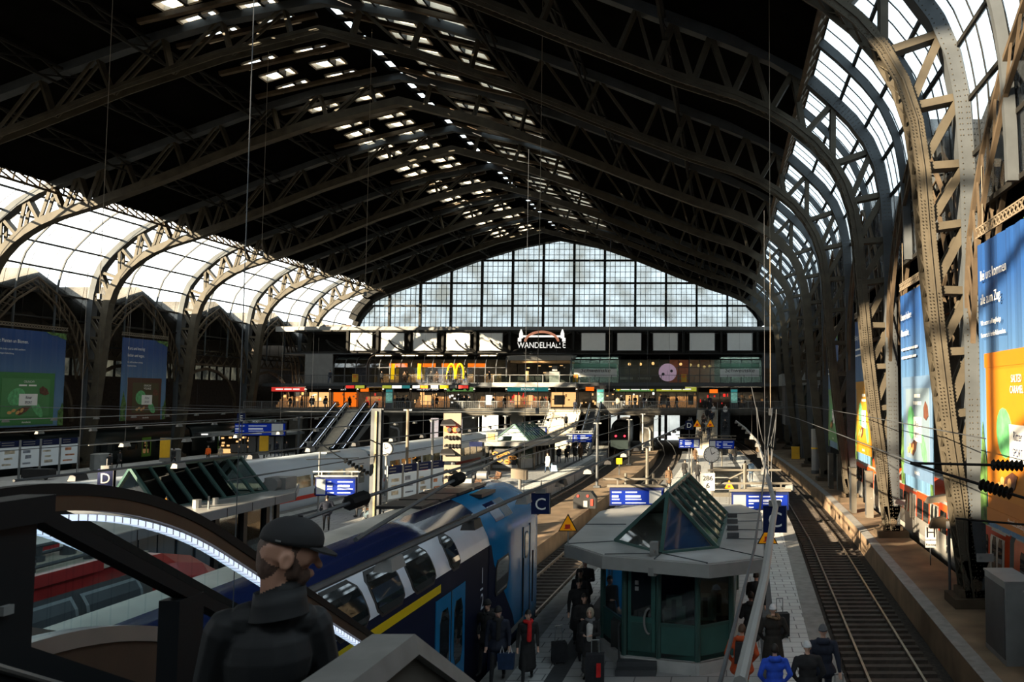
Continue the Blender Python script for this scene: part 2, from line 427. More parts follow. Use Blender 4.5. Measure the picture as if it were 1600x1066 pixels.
# side aisles: transverse pitched roofs, outer walls
def aisle(side):
    xin, xout = (8.5, 23.0) if side > 0 else (-63.9, -79.0)
    gb = MB(); lt = 0
    for k in range(-3, 8):
        y0 = 28.2 + 13.7*k; ym = y0 + 6.85; y1 = y0+13.7
        th = 0.3
        for (a, za, b, zb) in ((y0, 15.4, ym, 18.5), (ym, 18.5, y1, 15.4)):
            gb.hexa([(xin, a, za), (xout, a, za), (xout, b, zb), (xin, b, zb), (xin, a, za+th), (xout, a, za+th), (xout, b, zb+th), (xin, b, zb+th)])
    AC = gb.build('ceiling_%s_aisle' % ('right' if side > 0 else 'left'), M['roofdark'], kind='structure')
    for k in range(-1 if side > 0 else 2, 8):
        y0 = 28.2 + 13.7*k; y1 = y0+13.7
        x = 8.35 if side > 0 else -63.7
        g = MB()
        path = [(y0+0.3, 9.5), (y0+0.9, 12.3), (y0+2.2, 14.4), (y0+4.4, 16.5), (y0+6.85, 17.9), (y1-4.4, 16.5), (y1-2.2, 14.4), (y1-0.9, 12.3), (y1-0.3, 9.5)]
        pr = resamp(path, 24)
        ctr = [(a+(y0+6.85-a)*0.12, z-0.85) for a, z in pr]
        for xx in (x-0.3, x+0.3):
            for (a, b), (c, d) in zip(zip(pr, pr[1:]), zip(ctr, ctr[1:])):
                g.bar((xx, a[0], a[1]), (xx, b[0], b[1]), 0.14, 0.14); g.bar((xx, c[0], c[1]), (xx, d[0], d[1]), 0.14, 0.14)
                g.bar((xx, a[0], a[1]), (xx, d[0], d[1]), 0.07, 0.07)
        nm = 'right' if side > 0 else 'left'
        g.build('lattice_arch', M['rust'], AC)
        g = MB()
        zt = 12.6 if side < 0 else 12.2
        lattice(g, (x+side*1.0, y0+0.3, zt), (x+side*1.0, y1-0.3, zt), 1.7, 1.5, 0.13)
        if side < 0:
            ap = resamp([(y0+0.5, 4.5), (y0+1.0, 7.2), (y0+2.4, 9.0), (y0+4.5, 10.0), (y0+6.85, 10.4), (y1-4.5, 10.0), (y1-2.4, 9.0), (y1-1.0, 7.2), (y1-0.5, 4.5)], 18)
            for a, b in zip(ap, ap[1:]): g.bar((x-1, a[0], a[1]), (x-1, b[0], b[1]), 0.3, 0.3)
        g.build('aisle_girder', M['rust'], AC)
aisle(1); aisle(-1)
bx('wall_right', M['wall'], None, 23, 23.4, -14, 140, -1, 15.5)['kind'] = 'structure'
bx('wall_left', M['wall'], None, -79.4, -79, -14, 140, -1, 9.5)['kind'] = 'structure'
for nm_, xa_, xb_ in (('wall_end_left', -80, -63), ('wall_end_right', 7.7, 24)): bx(nm_, M['wall'], None, xa_, xb_, 139, 139.4, -1, 19)['kind'] = 'structure'
wl_ = MB(); wl_.box(-79.3, -79.2, 30, 138, 9.5, 11.6); wo_ = wl_.build('window_6', M['gable'], kind='structure')
mu = MB()
for i in range(60): mu.box(-79.2, -79.0, 30+i*1.8, 30.2+i*1.8, 9.5, 11.6)
wl2 = MB().box(-79.4, -79, 30, 138, 11.6, 18.5).build('wall_left_upper', M['wall'], kind='structure')
mu.build('mullions', M['darksteel'], wo_)
# ---------------------------------------------------------------- ground, tracks, platforms
T1 = [(-14, 4.1), (23, 4.63), (45, 5.25), (60, 5.25), (75, 4.9), (90, 4.3), (108, 3.4), (125, 2.5), (150, 0.6)]
T2 = [(-14, -7.75), (28, -7.6), (37, -7.4), (60, -6.95), (80, -6.7), (96, -6.85), (112, -7.5), (131, -9.2), (150, -11.6)]
T3 = [(-14, -13.6), (30, -13.1), (60, -12.5), (75, -12.3), (100, -12.9), (118, -15.0), (130, -16.4), (150, -18)]
T4 = [(-14, -30.6), (40, -28.9), (75, -27.2), (95, -26.9), (110, -27.3), (130, -28.4), (150, -30)]
M['ballast'] = mat('ballast', (0.028, 0.023, 0.018), 0.95, 0, 0.6, 9, 0.8)
M['rail'] = mat('rail_steel', (0.30, 0.25, 0.2), 0.4, 0.7, 0.3, 2)
M['sleeper'] = mat('concrete_sleeper', (0.06, 0.05, 0.042), 0.9, 0, 0.3, 5)
bx('floor', M['ballast'], None, -90, 40, -20, 190, -1.3, -0.97)['kind'] = 'structure'
def plat(name, le, re, y0, y1, z, m, mcop=None, cop=0.55, stripes=()):
    ys = [y0 + (y1-y0)*i/40 for i in range(41)]
    a = MB(); ring = []
    for yv in ys:
        l, r = le(yv), re(yv)
        ring.append([(l, yv, -1), (r, yv, -1), (r, yv, z), (l, yv, z)])
    a.loft(ring)
    o = a.build(name, m, kind='structure')
    for (nm, f0, f1, mm, dz) in stripes:
        b = MB(); rg = []
        for yv in ys:
            x0, x1 = f0(yv), f1(yv)
            rg.append([(x0, yv, z-0.02), (x1, yv, z-0.02), (x1, yv, z+dz), (x0, yv, z+dz)])
        b.loft(rg); b.build(nm, mm, o)
    return o
def tilemat(name, c1, c2, sx, sy, mort):
    m = mat(name, c1, 0.75, 0, 0, spec=0.3); N, L = m.node_tree.nodes, m.node_tree.links; b = N['Principled BSDF']
    tc = N.new('ShaderNodeTexCoord'); mp = N.new('ShaderNodeMapping'); br = N.new('ShaderNodeTexBrick')
    br.inputs['Color1'].default_value = (*c1, 1); br.inputs['Color2'].default_value = (*c2, 1); br.inputs['Mortar'].default_value = (*mort, 1)
    br.inputs['Scale'].default_value = 1; br.inputs['Brick Width'].default_value = sx; br.inputs['Row Height'].default_value = sy; br.inputs['Mortar Size'].default_value = 0.018
    L.new(tc.outputs['Object'], br.inputs['Vector'])
    no = N.new('ShaderNodeTexNoise'); no.inputs['Scale'].default_value = 0.5; no.inputs['Detail'].default_value = 6; L.new(tc.outputs['Object'], no.inputs['Vector'])
    mr = N.new('ShaderNodeMapRange'); mr.inputs['To Min'].default_value = 0.72; mr.inputs['To Max'].default_value = 1.22; L.new(no.outputs[0], mr.inputs[0])
    mx = N.new('ShaderNodeMix'); mx.data_type = 'RGBA'; mx.blend_type = 'MULTIPLY'; mx.inputs[0].default_value = 1
    L.new(br.outputs[0], mx.inputs[6]); L.new(mr.outputs[0], mx.inputs[7]); L.new(mx.outputs[2], b.inputs['Base Color'])
    return m
M['slab'] = tilemat('platform_slabs', (0.40, 0.40, 0.39), (0.34, 0.345, 0.34), 0.9, 0.6, (0.16, 0.16, 0.16))
M['coping'] = mat('platform_edge_stone', (0.22, 0.22, 0.21), 0.85, 0, 0.2, 3)
M['tactile'] = mat('dark_tactile_paving', (0.055, 0.06, 0.065), 0.8, 0, 0.15, 8)
M['lightslab'] = tilemat('light_paving', (0.58, 0.59, 0.57), (0.52, 0.53, 0.52), 0.6, 0.45, (0.2, 0.2, 0.2))
M['asphalt'] = mat('worn_brown_asphalt', (0.19, 0.13, 0.078), 0.9, 0, 0.35, 0.7)
Cl = lambda v: lerp(T2, v)+1.65
Cr = lambda v: lerp(T1, v)-1.7
def edge_stripes(e, s):   # coping, light paving, tactile band from an edge e, s=+1 when the platform lies to the right of e
    o = lambda d: (lambda v: e(v)+s*d)
    def pr_(a, b): return (o(a), o(b)) if s > 0 else (o(b), o(a))
    return [('edge_coping', *pr_(0, 0.62), M['coping'], 0.012), ('light_strip', *pr_(0.62, 1.55), M['lightslab'], 0.008), ('tactile_strip', *pr_(1.55, 2.0), M['tactile'], 0.014)]
plat('floor_platform_beside_kiosk', Cl, Cr, -14, 106, 0, M['slab'], stripes=edge_stripes(Cl, 1)+edge_stripes(Cr, -1))
plat('floor_platform_columns', lambda v: lerp(T1, v)+1.65, lambda v: 9.0, -14, 140, 0, M['asphalt'], stripes=[('edge_coping', lambda v: lerp(T1, v)+1.65, lambda v: lerp(T1, v)+2.1, M['coping'], 0.012)])
plat('floor_baggage_platform', lambda v: lerp(T3, v)+1.55, lambda v: lerp(T2, v)-1.5, 31, 112, -0.1, M['asphalt'])
plat('floor_sunlit_platform', lambda v: lerp(T4, v)+1.65, lambda v: lerp(T3, v)-1.6, -14, 118, 0, M['slab'], stripes=edge_stripes(lambda v: lerp(T3, v)-1.6, -1)+edge_stripes(lambda v: lerp(T4, v)+1.65, 1))
plat('floor_left_platform', lambda v: -62.3, lambda v: -43.5, -14, 122, 0, M['slab'], stripes=edge_stripes(lambda v: -43.5, -1))
def track(tab, y0, y1, label, nsl):
    t = thing('railway_track', label, 'track', (lerp(tab, y0), y0, -0.97), 'tracks')
    ys = [y0+(y1-y0)*i/60 for i in range(61)]
    for s in (-0.75, 0.75):
        a = MB(); a.loft([[(lerp(tab, v)+s-0.035, v, -0.93), (lerp(tab, v)+s+0.035, v, -0.93), (lerp(tab, v)+s+0.035, v, -0.76), (lerp(tab, v)+s-0.035, v, -0.76)] for v in ys])
        a.build('rail', M['rail'], t)
    sl = MB(); sl.box(-1.25, 1.25, -0.13, 0.13, 0, 0.12); first = None; rest = MB(); v = y0; i = 0
    while v < y1:
        x = lerp(tab, v)
        if i < nsl:
            if first is None:
                me = MB().box(-1.25, 1.25, -0.13, 0.13, 0, 0.12).build('sleeper', M['sleeper']); me.parent = t; first = me; c = me
            else: c = first.copy(); COL.objects.link(c)
            c.location = (x-lerp(tab, y0), v-y0, 0.0)
        else: rest.box(x-1.25, x+1.25, v-0.13, v+0.13, -0.97, -0.85)
        v += 0.62; i += 1
    if rest.v: rest.build('sleepers', M['sleeper'], t, kind='stuff')
track(T1, 14, 150, 'empty track curving away between the kiosk platform and the riveted columns', 100)
track(T2, 27, 150, 'track in front of the blue train, bending left under the bridge', 100)
track(T3, 18, 150, 'track in front of the red train beside the sunlit platform', 60)
track(T4, 20, 150, 'track under the long white train', 0)
# ---------------------------------------------------------------- lettering
def lettering(parent, s, org, xd, ud, h, m, name='lettering', align='CENTER', sx=1.0, depth=0.012, shear=0.0):
    """text as mesh: org = anchor (baseline), xd = reading direction, ud = up direction, h = capital height"""
    cu = bpy.data.curves.new('t', 'FONT'); cu.body = s; cu.size = 1; cu.align_x = align; cu.extrude = 0.0; cu.resolution_u = 3; cu.shear = shear
    ob = bpy.data.objects.new('t', cu); COL.objects.link(ob)
    dg = bpy.context.evaluated_depsgraph_get(); ev = ob.evaluated_get(dg); me = bpy.data.meshes.new_from_object(ev)
    bpy.data.objects.remove(ob); bpy.data.curves.remove(cu)
    xd, ud = Vector(xd).normalized(), Vector(ud).normalized(); nd = xd.cross(ud); L = root_loc(parent); org = Vector(org)-L
    k = h/0.70
    for v in me.vertices:
        v.co = org + xd*(v.co.x*k*sx) + ud*(v.co.y*k) + nd*depth
    me.materials.clear(); me.materials.append(m)
    o = bpy.data.objects.new(name, me); COL.objects.link(o)
    if parent is not None: o.parent = parent
    return o
FX, UP = (1, 0, 0), (0, 0, 1)      # signs that face the camera read along +x
def em(name, col, s): return mat(name, col, 0.6, 0, 0, emit=s, spec=0.05)
M['white'] = mat('white_paint', (0.24, 0.24, 0.235), 0.5, 0, 0.05)
M['board'] = mat('white_board', (0.74, 0.74, 0.70), 0.6, 0, 0.03)
M['signwhite'] = mat('white_sign_plate', (0.36, 0.36, 0.35), 0.6, 0, 0.03, spec=0.1)
M['offwhite'] = mat('off_white_panel', (0.18, 0.18, 0.172), 0.6, 0, 0.08)
M['black'] = mat('black', (0.008, 0.008, 0.009), 0.5, 0, 0.2)
M['grey'] = mat('grey_metal', (0.22, 0.23, 0.23), 0.45, 0.3, 0.1)
M['dkgrey'] = mat('dark_grey_metal', (0.06, 0.065, 0.07), 0.5, 0.2, 0.15)
M['concrete'] = mat('concrete', (0.095, 0.088, 0.075), 0.9, 0, 0.25, 1.5, spec=0.1)
M['beige'] = mat('beige_stone_steps', (0.50, 0.44, 0.35), 0.8, 0, 0.12, 3)
M['yellow'] = mat('yellow_paint', (0.75, 0.42, 0.02), 0.5, 0, 0.05)
M['orange'] = mat('orange_paint', (0.80, 0.20, 0.01), 0.5, 0, 0.05)
M['red'] = mat('red_paint', (0.55, 0.03, 0.015), 0.45, 0, 0.05)
M['navy'] = mat('navy_sign', (0.005, 0.011, 0.055), 0.6, 0, 0.05, spec=0.15)
M['dbblue'] = em('lit_blue_display', (0.003, 0.014, 0.15), 0.3)
M['lit'] = em('lit_white', (0.7, 0.68, 0.63), 0.8)
M['litw'] = em('lit_warm', (0.75, 0.42, 0.16), 0.85)
M['lito'] = em('lit_orange', (0.8, 0.15, 0.01), 0.65)
M['lity'] = em('lit_yellow', (0.75, 0.48, 0.01), 0.5)
M['litg'] = em('lit_green', (0.13, 0.3, 0.08), 0.4)
M['litt'] = em('lit_teal', (0.03, 0.2, 0.2), 0.4)
M['litr'] = em('lit_red', (0.65, 0.04, 0.03), 0.5)
M['litlime'] = em('lit_lime', (0.4, 0.42, 0.05), 0.45)
M['litc'] = em('lit_cyan', (0.55, 0.85, 0.85), 0.9)
M['pink'] = mat('lilac_disc', (0.62, 0.42, 0.55), 0.5, 0, 0.02, emit=0.15)
M['shopdark'] = mat('dark_shop_interior', (0.03, 0.027, 0.022), 0.7, 0, 0.5, 1.4)
M['goods'] = mat('shop_goods', (0.22, 0.12, 0.05), 0.6, 0, 0.9, 5, emit=0.12, ecol=(0.8, 0.4, 0.15))  # goods glow faintly in place of shop lighting falling on them
M['shoplight'] = em('upper_shop_light', (0.85, 1.0, 0.9), 4.0)
M['terr'] = mat('red_carriage_paint', (0.26, 0.02, 0.02), 0.4, 0, 0.1)
# ---------------------------------------------------------------- bridge deck
DZ = 5.25
b = MB(); b.box(-63, 7.6, 108, 150, DZ-0.75, DZ); b.box(-63, 7.6, 107.8, 108.05, DZ-0.5, DZ+0.12)
b.build('floor_bridge', M['concrete'], kind='structure')
for i, x in enumerate((-56, -43, -33.5, -27.3, -10.4, 5.6)):
    t = thing('bridge_pillar', ['concrete bridge pillar at the far left near the escalators', 'concrete bridge pillar left of the twin lit posters', 'concrete bridge pillar right of the twin lit posters with pipes', 'pale concrete bridge pillar behind the far pretzel kiosk', 'pale concrete bridge pillar between the two bending tracks', 'concrete bridge pillar at the right end of the bridge'][i], 'pillar', (x, 109.3, -0.97))
    m = MB(); m.box(x-0.85, x+0.85, 108.6, 110.0, -0.97, DZ-0.75); m.box(x-1.0, x+1.0, 108.5, 110.1, DZ-1.0, DZ-0.75); m.build('shaft', M['concrete'], t)
    if i in (1, 4, 3): MB().tube([(x+0.5, 108.45, -0.9), (x+0.5, 108.45, 2.4), (x+0.3, 108.45, 2.8), (x-0.6, 108.45, 3.0)], 0.14, 8).build('drain_pipe', M['white'], t)
# railings of the bridge
def railing(x0, x1, y, z, label, group, h=1.1, mid=0.12, pan=False, mt='grey'):
    t = thing('railing', label, 'railing', ((x0+x1)/2, y, z), group)
    m = MB(); m.box(x0, x1, y-0.03, y+0.03, z+h-0.06, z+h); m.box(x0, x1, y-0.02, y+0.02, z+0.1, z+0.14); m.build('handrail', M[mt], t)
    n = max(1, round((x1-x0)/2.2))
    for i in range(n+1):
        x = x0+(x1-x0)*i/n; bx('post', M[mt], t, x-0.035, x+0.035, y-0.035, y+0.035, z, z+h)
    m = MB(); x = x0
    if pan: m.box(x0, x1, y-0.01, y+0.01, z+0.15, z+h-0.08); m.build('glass_panel', M['clear'], t)
    else:
        while x < x1: m.box(x-0.009, x+0.009, y-0.009, y+0.009, z+0.12, z+h-0.05); x += mid
        m.build('balusters', M[mt], t, kind='stuff')
for x0, x1, lb in ((-62.5, -50.8, 'grey railing of the bridge left of the far escalators'), (-45.4, -23.0, 'long grey railing of the bridge between the far left escalators and the beige stairs'),
                   (-16.0, -4.0, 'grey railing of the bridge above the two bending tracks'), (0.6, 7.2, 'grey railing of the bridge at its dark right end')):
    railing(x0, x1, 107.95, DZ, lb, 'bridge railings')
# lit information pillars on the bridge edge
for x, lb in ((-43.9, 'tall lit map pillar on the bridge right of the far left escalators'), (-16.4, 'tall lit map pillar on the bridge right of the beige stairs'), (1.0, 'tall lit map pillar on the bridge right of the crowded stairs')):
    t = thing('information_pillar', lb, 'sign', (x, 108.6, DZ))
    bx('case', M['dkgrey'], t, x-0.5, x+0.5, 108.5, 108.75, DZ, DZ+2.7)
    m = MB(); m.box(x-0.42, x+0.42, 108.46, 108.5, DZ+0.9, DZ+2.2); m.build('poster', mat('map_print', (0.10, 0.24, 0.2), 0.5, 0, 0.9, 4, emit=0.5), t)
    m = MB(); m.box(x-0.42, x+0.42, 108.46, 108.5, DZ+2.26, DZ+2.6); m.build('header', M['litt'], t)
# ---------------------------------------------------------------- two-storey shop building on the bridge
BZ = 8.72
b = MB(); b.box(-63, 7.6, 113, 139, BZ-0.4, BZ); b.build('floor_balcony', M['dkgrey'], kind='structure')
b = MB(); b.box(-31.5, -20.2, 111.9, 113.0, BZ-0.48, BZ+0.06); tag(b.build('balcony_fascia', M['white'], loc=(-25.8, 112, BZ-0.5)), 'white curved-out balcony edge below the big white lettering', 'balcony')
b = MB(); b.box(-63, 7.6, 125, 125.3, DZ, 16.6); b.build('wall_shops', M['shopdark'], kind='structure')
b = MB(); b.box(-63, 7.6, 116, 139, 16.3, 16.6); b.box(-63, 7.6, 115.9, 116.4, 16.0, 16.7); b.build('ceiling_shops', M['offwhite'], kind='structure')
b = MB(); b.box(-63, 7.6, 117.5, 125, 12.9, 13.1); b.build('ceiling_upper_shops', M['dkgrey'], kind='structure')
# ground-floor shops: (x0, x1, label, sign text, sign material, window material, letter material)
SHOPS = [(-66, -61.2, 'dark food counter with red lit sign at the far left of the bridge', '~', 'litr', 'goods', 'lit'),
 (-60.9, -57.6, 'yellow-lit shop window behind the railing at the far left of the bridge', '', 'black', 'litw', 'lit'),
 (-57.4, -53.6, 'bright orange car rental shop front with white sign lettering', 'SIXT', 'black', 'lito', 'lit'),
 (-53.4, -49.9, 'shop under the long yellow sign above the far escalators', '~', 'yellow', 'goods', 'black'),
 (-49.7, -45.9, 'dark shop front without lettering left of the dark cosmetics shop', '', 'black', 'shopdark', 'lit'),
 (-45.7, -40.9, 'dark cosmetics shop front with white capital lettering and warm display', 'THE BODY SHOP', 'navy', 'goods', 'lit'),
 (-40.6, -36.7, 'shop front with pale green sign panels and round emblems', '◯', 'litg', 'shopdark', 'lit'),
 (-36.5, -32.0, 'warm golden shop window left of the teal perfume sign', '', 'black', 'goods', 'lit'),
 (-31.8, -25.8, 'perfume shop front with teal sign and lit posters', 'DOUGLAS', 'litt', 'goods', 'lit'),
 (-25.6, -21.8, 'orange-lit bag shop at the top of the beige stairs', '', 'black', 'litw', 'lit'),
 (-21.5, -16.3, 'dark shop front right of the beige stairs', '', 'black', 'shopdark', 'lit'),
 (-16.1, -10.4, 'shop front with long bright green sign and two yellow emblem squares', '~', 'litg', 'shopdark', 'lit'),
 (-10.2, -4.3, 'shop front with green and blue lit sign above the right tracks', '~', 'litlime', 'goods', 'lit'),
 (-4.1, 0.6, 'dark passage behind the crowd at the top of the right stairs', '', 'black', 'shopdark', 'lit'),
 (0.8, 5.4, 'dark newsagent front with small blue screens at the right end', '', 'black', 'shopdark', 'lit')]
for i, (x0, x1, lb, s, ms, mw, ml) in enumerate(SHOPS):
    t = thing('shop_front', lb, 'shop', ((x0+x1)/2, 121, DZ))
    m = MB()
    n = max(2, round((x1-x0)/1.6))
    for j in range(n+1):
        x = x0+(x1-x0)*j/n; m.box(x-0.05, x+0.05, 120.9, 121.05, DZ, DZ+2.4)
    m.box(x0, x1, 120.9, 121.1, DZ+2.3, DZ+2.45); m.build('frame', M['dkgrey'], t)
    # stepped display behind the glass: shelves with goods
    m = MB()
    if mw in ('litw', 'lito'):
        m.box(x0+0.1, x1-0.1, 121.5, 121.7, DZ+0.2, DZ+2.3)
    else:
        for r in range(4): m.box(x0+0.15, x1-0.15, 121.9+0.5*r, 122.3+0.5*r, DZ+0.1, DZ+0.5+0.4*r)
    m.build('display', M[mw], t)
    m = MB(); rnd = random.Random(i)
    for j in range(int((x1-x0)*2.2)):
        xx = rnd.uniform(x0+0.2, x1-0.3); zz = DZ+0.4+rnd.random()*1.6; m.box(xx, xx+rnd.uniform(.1, .35), 121.38, 121.45, zz, zz+rnd.uniform(.12, .5))
    m.build('goods', [M['litw'], M['lit'], M['goods'], M['litr'], M['goods']][i % 5], t)
    bx('sign_board', M[ms], t, x0+0.05, x1-0.05, 120.75, 120.95, DZ+2.45, DZ+3.05)
    if s == '~':       # sign with blurred, unreadable words
        for q0, q1 in ((0.14, 0.36), (0.40, 0.62), (0.66, 0.86)): bx('word_mark', M[ml], t, x0+(x1-x0)*q0, x0+(x1-x0)*q1, 120.735, 120.75, DZ+2.66, DZ+2.84)
    if s and s not in '◯~': lettering(t, s, ((x0+x1)/2, 120.74, DZ+2.6), FX, UP, 0.3, M[ml])
    if s == '◯':
        for xx in (x0+0.7, x1-0.8): MB().disc((xx, 120.73, DZ+2.75), 0.26, (0, 1, 0), 0.04, 16).build('emblem', M['white'], t)
        bx('emblem_strip', M['offwhite'], t, x0+1.3, x1-1.4, 120.7, 120.75, DZ+2.6, DZ+2.9)
    if i == 11:
        for xx in (x0+0.45, x1-0.45): MB().disc((xx, 120.72, DZ+2.75), 0.3, (0, 1, 0), 0.04, 4).build('emblem', M['lity'], t)
    bx('ceiling_light', em('shop_light', (1.0, 0.85, 0.62), 4.0), t, x0+0.3, x1-0.3, 122.0, 123.4, DZ+2.75, DZ+2.8)  # glowing ceiling panel added to brighten the shop interior
    rnd = random.Random(i+40); g = MB()     # a second row of lit posters in the windows
    for j in range(2):
        xx = rnd.uniform(x0+0.4, x1-1.2); g.box(xx, xx+0.8, 121.2, 121.25, DZ+0.5, DZ+1.9)
    if i in (5, 6, 7, 8, 9, 11, 12): g.build('poster', M[['offwhite', 'lit', 'litw'][i % 3]], t)
# coloured light boxes hanging under the balcony edge
LB = [(-51.45, -50.32, 'litr', 'red'), (-50.15, -48.94, 'litlime', 'pale lime'), (-46.51, -45.3, 'litlime', 'lime'), (-45.21, -43.91, 'lit', 'white'), (-43.83, -42.79, 'litt', 'teal'), (-42.44, -41.49, 'lit', 'small white'), (-41.4, -40.36, 'lito', 'orange'), (-39.93, -38.98, 'lit', 'white oval'), (-38.72, -37.59, 'lity', 'yellow'), (-37.42, -36.47, 'offwhite', 'grey'), (-36.21, -34.91, 'litr', 'bright red')]
for i, (x0, x1, mm, cn) in enumerate(LB):
    t = thing('light_box', '%s shop light box, %s from the left in the row under the balcony' % (cn, ['first', 'second', 'third', 'fourth', 'fifth', 'sixth', 'seventh', 'eighth', 'ninth', 'tenth', 'eleventh'][i]), 'sign', ((x0+x1)/2, 112.7, 8.3))
    bx('case', M['black'], t, x0-0.04, x1+0.04, 112.62, 113.05, 7.98, 8.5)
    bx('face', M[mm], t, x0, x1, 112.58, 112.62, 8.04, 8.44)
for x0, x1, lb in ((-56.9, -51.8, 'dark strip of unlit signs under the balcony left of the red light box'), (-20.0, -5.6, 'dark strip of unlit signs under the balcony on the right')):
    tag(MB().box(x0, x1, 112.62, 113.05, 7.95, 8.4).build('sign_strip', M['black'], loc=(x0, 112.7, 8)), lb, 'sign')
# small orange direction signs
for i, (x, y, z, lb) in enumerate(((-49.3, 113.5, 7.6, 'small orange direction sign right of the long yellow sign'), (-18.2, 111, 7.7, 'small orange direction sign above the beige stairs'), (-1.7, 111, 7.4, 'small orange direction sign above the crowded right stairs'))):
    t = thing('direction_sign', lb, 'sign', (x, y, z)); bx('panel', M['lito'], t, x-0.55, x+0.55, y-0.05, y+0.05, z, z+0.5); bx('hanger', M['dkgrey'], t, x-0.03, x+0.03, y-0.03, y+0.03, z+0.5, 8.32)
# balcony railing
for x0, x1, lb, pan in ((-60.9, -31.6, 'grey railing along the left balcony in front of the curved glass', False), (-31.4, -20.3, 'glass railing on the white balcony edge under the big white lettering', True), (-20.1, 6.9, 'dark green railing along the right balcony', False)):
    railing(x0, x1, 112.2 if pan else 113.1, BZ, lb, None, 1.15, 0.2, pan, 'white' if pan else 'dkgrey')
# curved glass fronts of the upper floor
CP = [(117.0, BZ), (117.0, 10.9), (117.15, 11.6), (117.6, 12.2), (118.3, 12.65), (119.2, 12.9)]
def canopy(x0, x1, label, step, gm='green_tint', top='offwhite'):
    t = thing('curved_glass_front', label, 'shop front', ((x0+x1)/2, 117, BZ))
    g = MB()
    for a, c in zip(CP[:-2], CP[1:-1]): g.quad((x0, a[0], a[1]), (x1, a[0], a[1]), (x1, c[0], c[1]), (x0, c[0], c[1]))
    g.build('glass', M[gm], t)
    g = MB()
    for a, c in zip(CP[-3:-1], CP[-2:]): g.hexa([(x0, a[0], a[1]), (x1, a[0], a[1]), (x1, a[0]+.01, a[1]-0.08), (x0, a[0]+.01, a[1]-0.08), (x0, c[0], c[1]), (x1, c[0], c[1]), (x1, c[0], c[1]-0.08), (x0, c[0], c[1]-0.08)])
    g.build('top_panel', M[top], t)
    n = max(1, round((x1-x0)/step)); 
    g = MB()
    for i in range(n+1):
        x = x0+(x1-x0)*i/n
        for a, c in zip(CP, CP[1:]): g.bar((x, a[0]-0.05, a[1]), (x, c[0]-0.05, c[1]), 0.1, 0.12, 0, (0, 1, 0.1))
    for z in (BZ+0.1, 9.9, 11.0): g.box(x0, x1, 116.88, 117.0, z-0.04, z+0.04)
    g.build('glazing_frame', M['dkgrey'], t)
    return t
canopy(-55.2, -50.6, 'curved glass corner of the upper shops at the far left end', 1.5, 'clear')
tc = canopy(-50.3, -30.9, 'long curved glass front of the burger restaurant with yellow arches', 1.5, 'clear')
canopy(-22.0, -15.1, 'curved glass front with pale frosted lower band right of the white lettering', 1.4)
canopy(-15.0, -5.3, 'curved glass front behind the lilac disc with warm lamps inside', 1.45, 'clear', 'dkgrey')
canopy(-5.2, 5.0, 'curved glass front at the right end with scribbled black lettering', 1.5)
# what shows inside the upper floor
t = thing('restaurant_interior', 'warm lit counter and menu boards behind the curved glass of the burger restaurant', 'counter', (-41, 121, BZ))
bx('back_panel', M['shopdark'], t, -50, -31, 123, 123.2, BZ, 12.8)
for x in (-47.6, -43.5, -40.0, -36.2): bx('menu_board', M['lito'], t, x-1.3, x+1.3, 120.6, 120.7, 11.2, 11.75)
for x in (-49, -45.2, -41.6, -38, -34): (bx('counter_front', M['goods'], t, x-1.2, x+1.2, 120.9, 121.4, BZ, 10.2), bx('ceiling_light', em('ceiling_light', (1.0, 0.75, 0.45), 5.0), t, x-1.1, x+1.1, 118.6, 120.4, 12.72, 12.8))  # ceiling panels above the counter are added to light the restaurant
t = thing('cafe_interior', 'cafe interior with glowing globe lamps behind the right curved glass', 'interior', (-10, 121, BZ))
bx('back_panel', mat('red_brown_wall', (0.22, 0.06, 0.03), 0.7, 0, 0.4, 2, emit=0.1), t, -8.5, -1.8, 122.6, 122.8, BZ, 12.8)  # back panel glows slightly to stand in for light inside the cafe
bx('side_panel', M['shopdark'], t, -15, -8.5, 122.6, 122.8, BZ, 12.8)
for x, z in ((-14, 11.6), (-12.4, 11.6), (-10.6, 11.7), (-6.6, 11.6), (-5.2, 11.5), (-4.0, 11.4), (-3.2, 11.2), (-2.4, 11.3)): MB().tube([(x, 120, z-0.22), (x, 120, z-0.12), (x, 120, z+0.12), (x, 120, z+0.22)], [0.05, 0.2, 0.2, 0.05], 8).build('lamp', M['litw'], t)
for x in (-14.4, -11.8, -6.2): bx('table', M['offwhite'], t, x-0.9, x+0.9, 119.6, 120.4, 9.4, 9.7)
bx('light_strip', em('cafe_light', (1.0, 0.85, 0.6), 5.0), t, -14.6, -5.6, 118.9, 119.3, 12.3, 12.4)  # strip light added to brighten the room behind the glass
# frosted bands with lettering
for x0, x1, lb, s in ((-21.4, -15.4, 'pale frosted band with black handwritten word on the glass right of the white lettering', 'Schweinske'), (-0.9, 4.6, 'pale frosted panel with black handwritten word at the right end', 'Schweinske')):
    t = thing('window_film', lb, 'sign', ((x0+x1)/2, 116.8, 9.8))
    bx('film', M['board'], t, x0, x1, 116.82, 116.86, 9.7, 10.8); bx('ceiling_light', M['shoplight'], t, x0, x1, 118.0, 119.6, 12.3, 12.4); lettering(t, s, ((x0+x1)/2, 116.8, 10.35), FX, (0.0, 0, 1), 0.55, M['black'], sx=1.15, shear=0.25)  # glowing ceiling panel added behind the film to lift the dark glass front
    bx('upper_film', M['green_tint'], t, x0, x1, 116.82, 116.86, 10.9, 11.6)
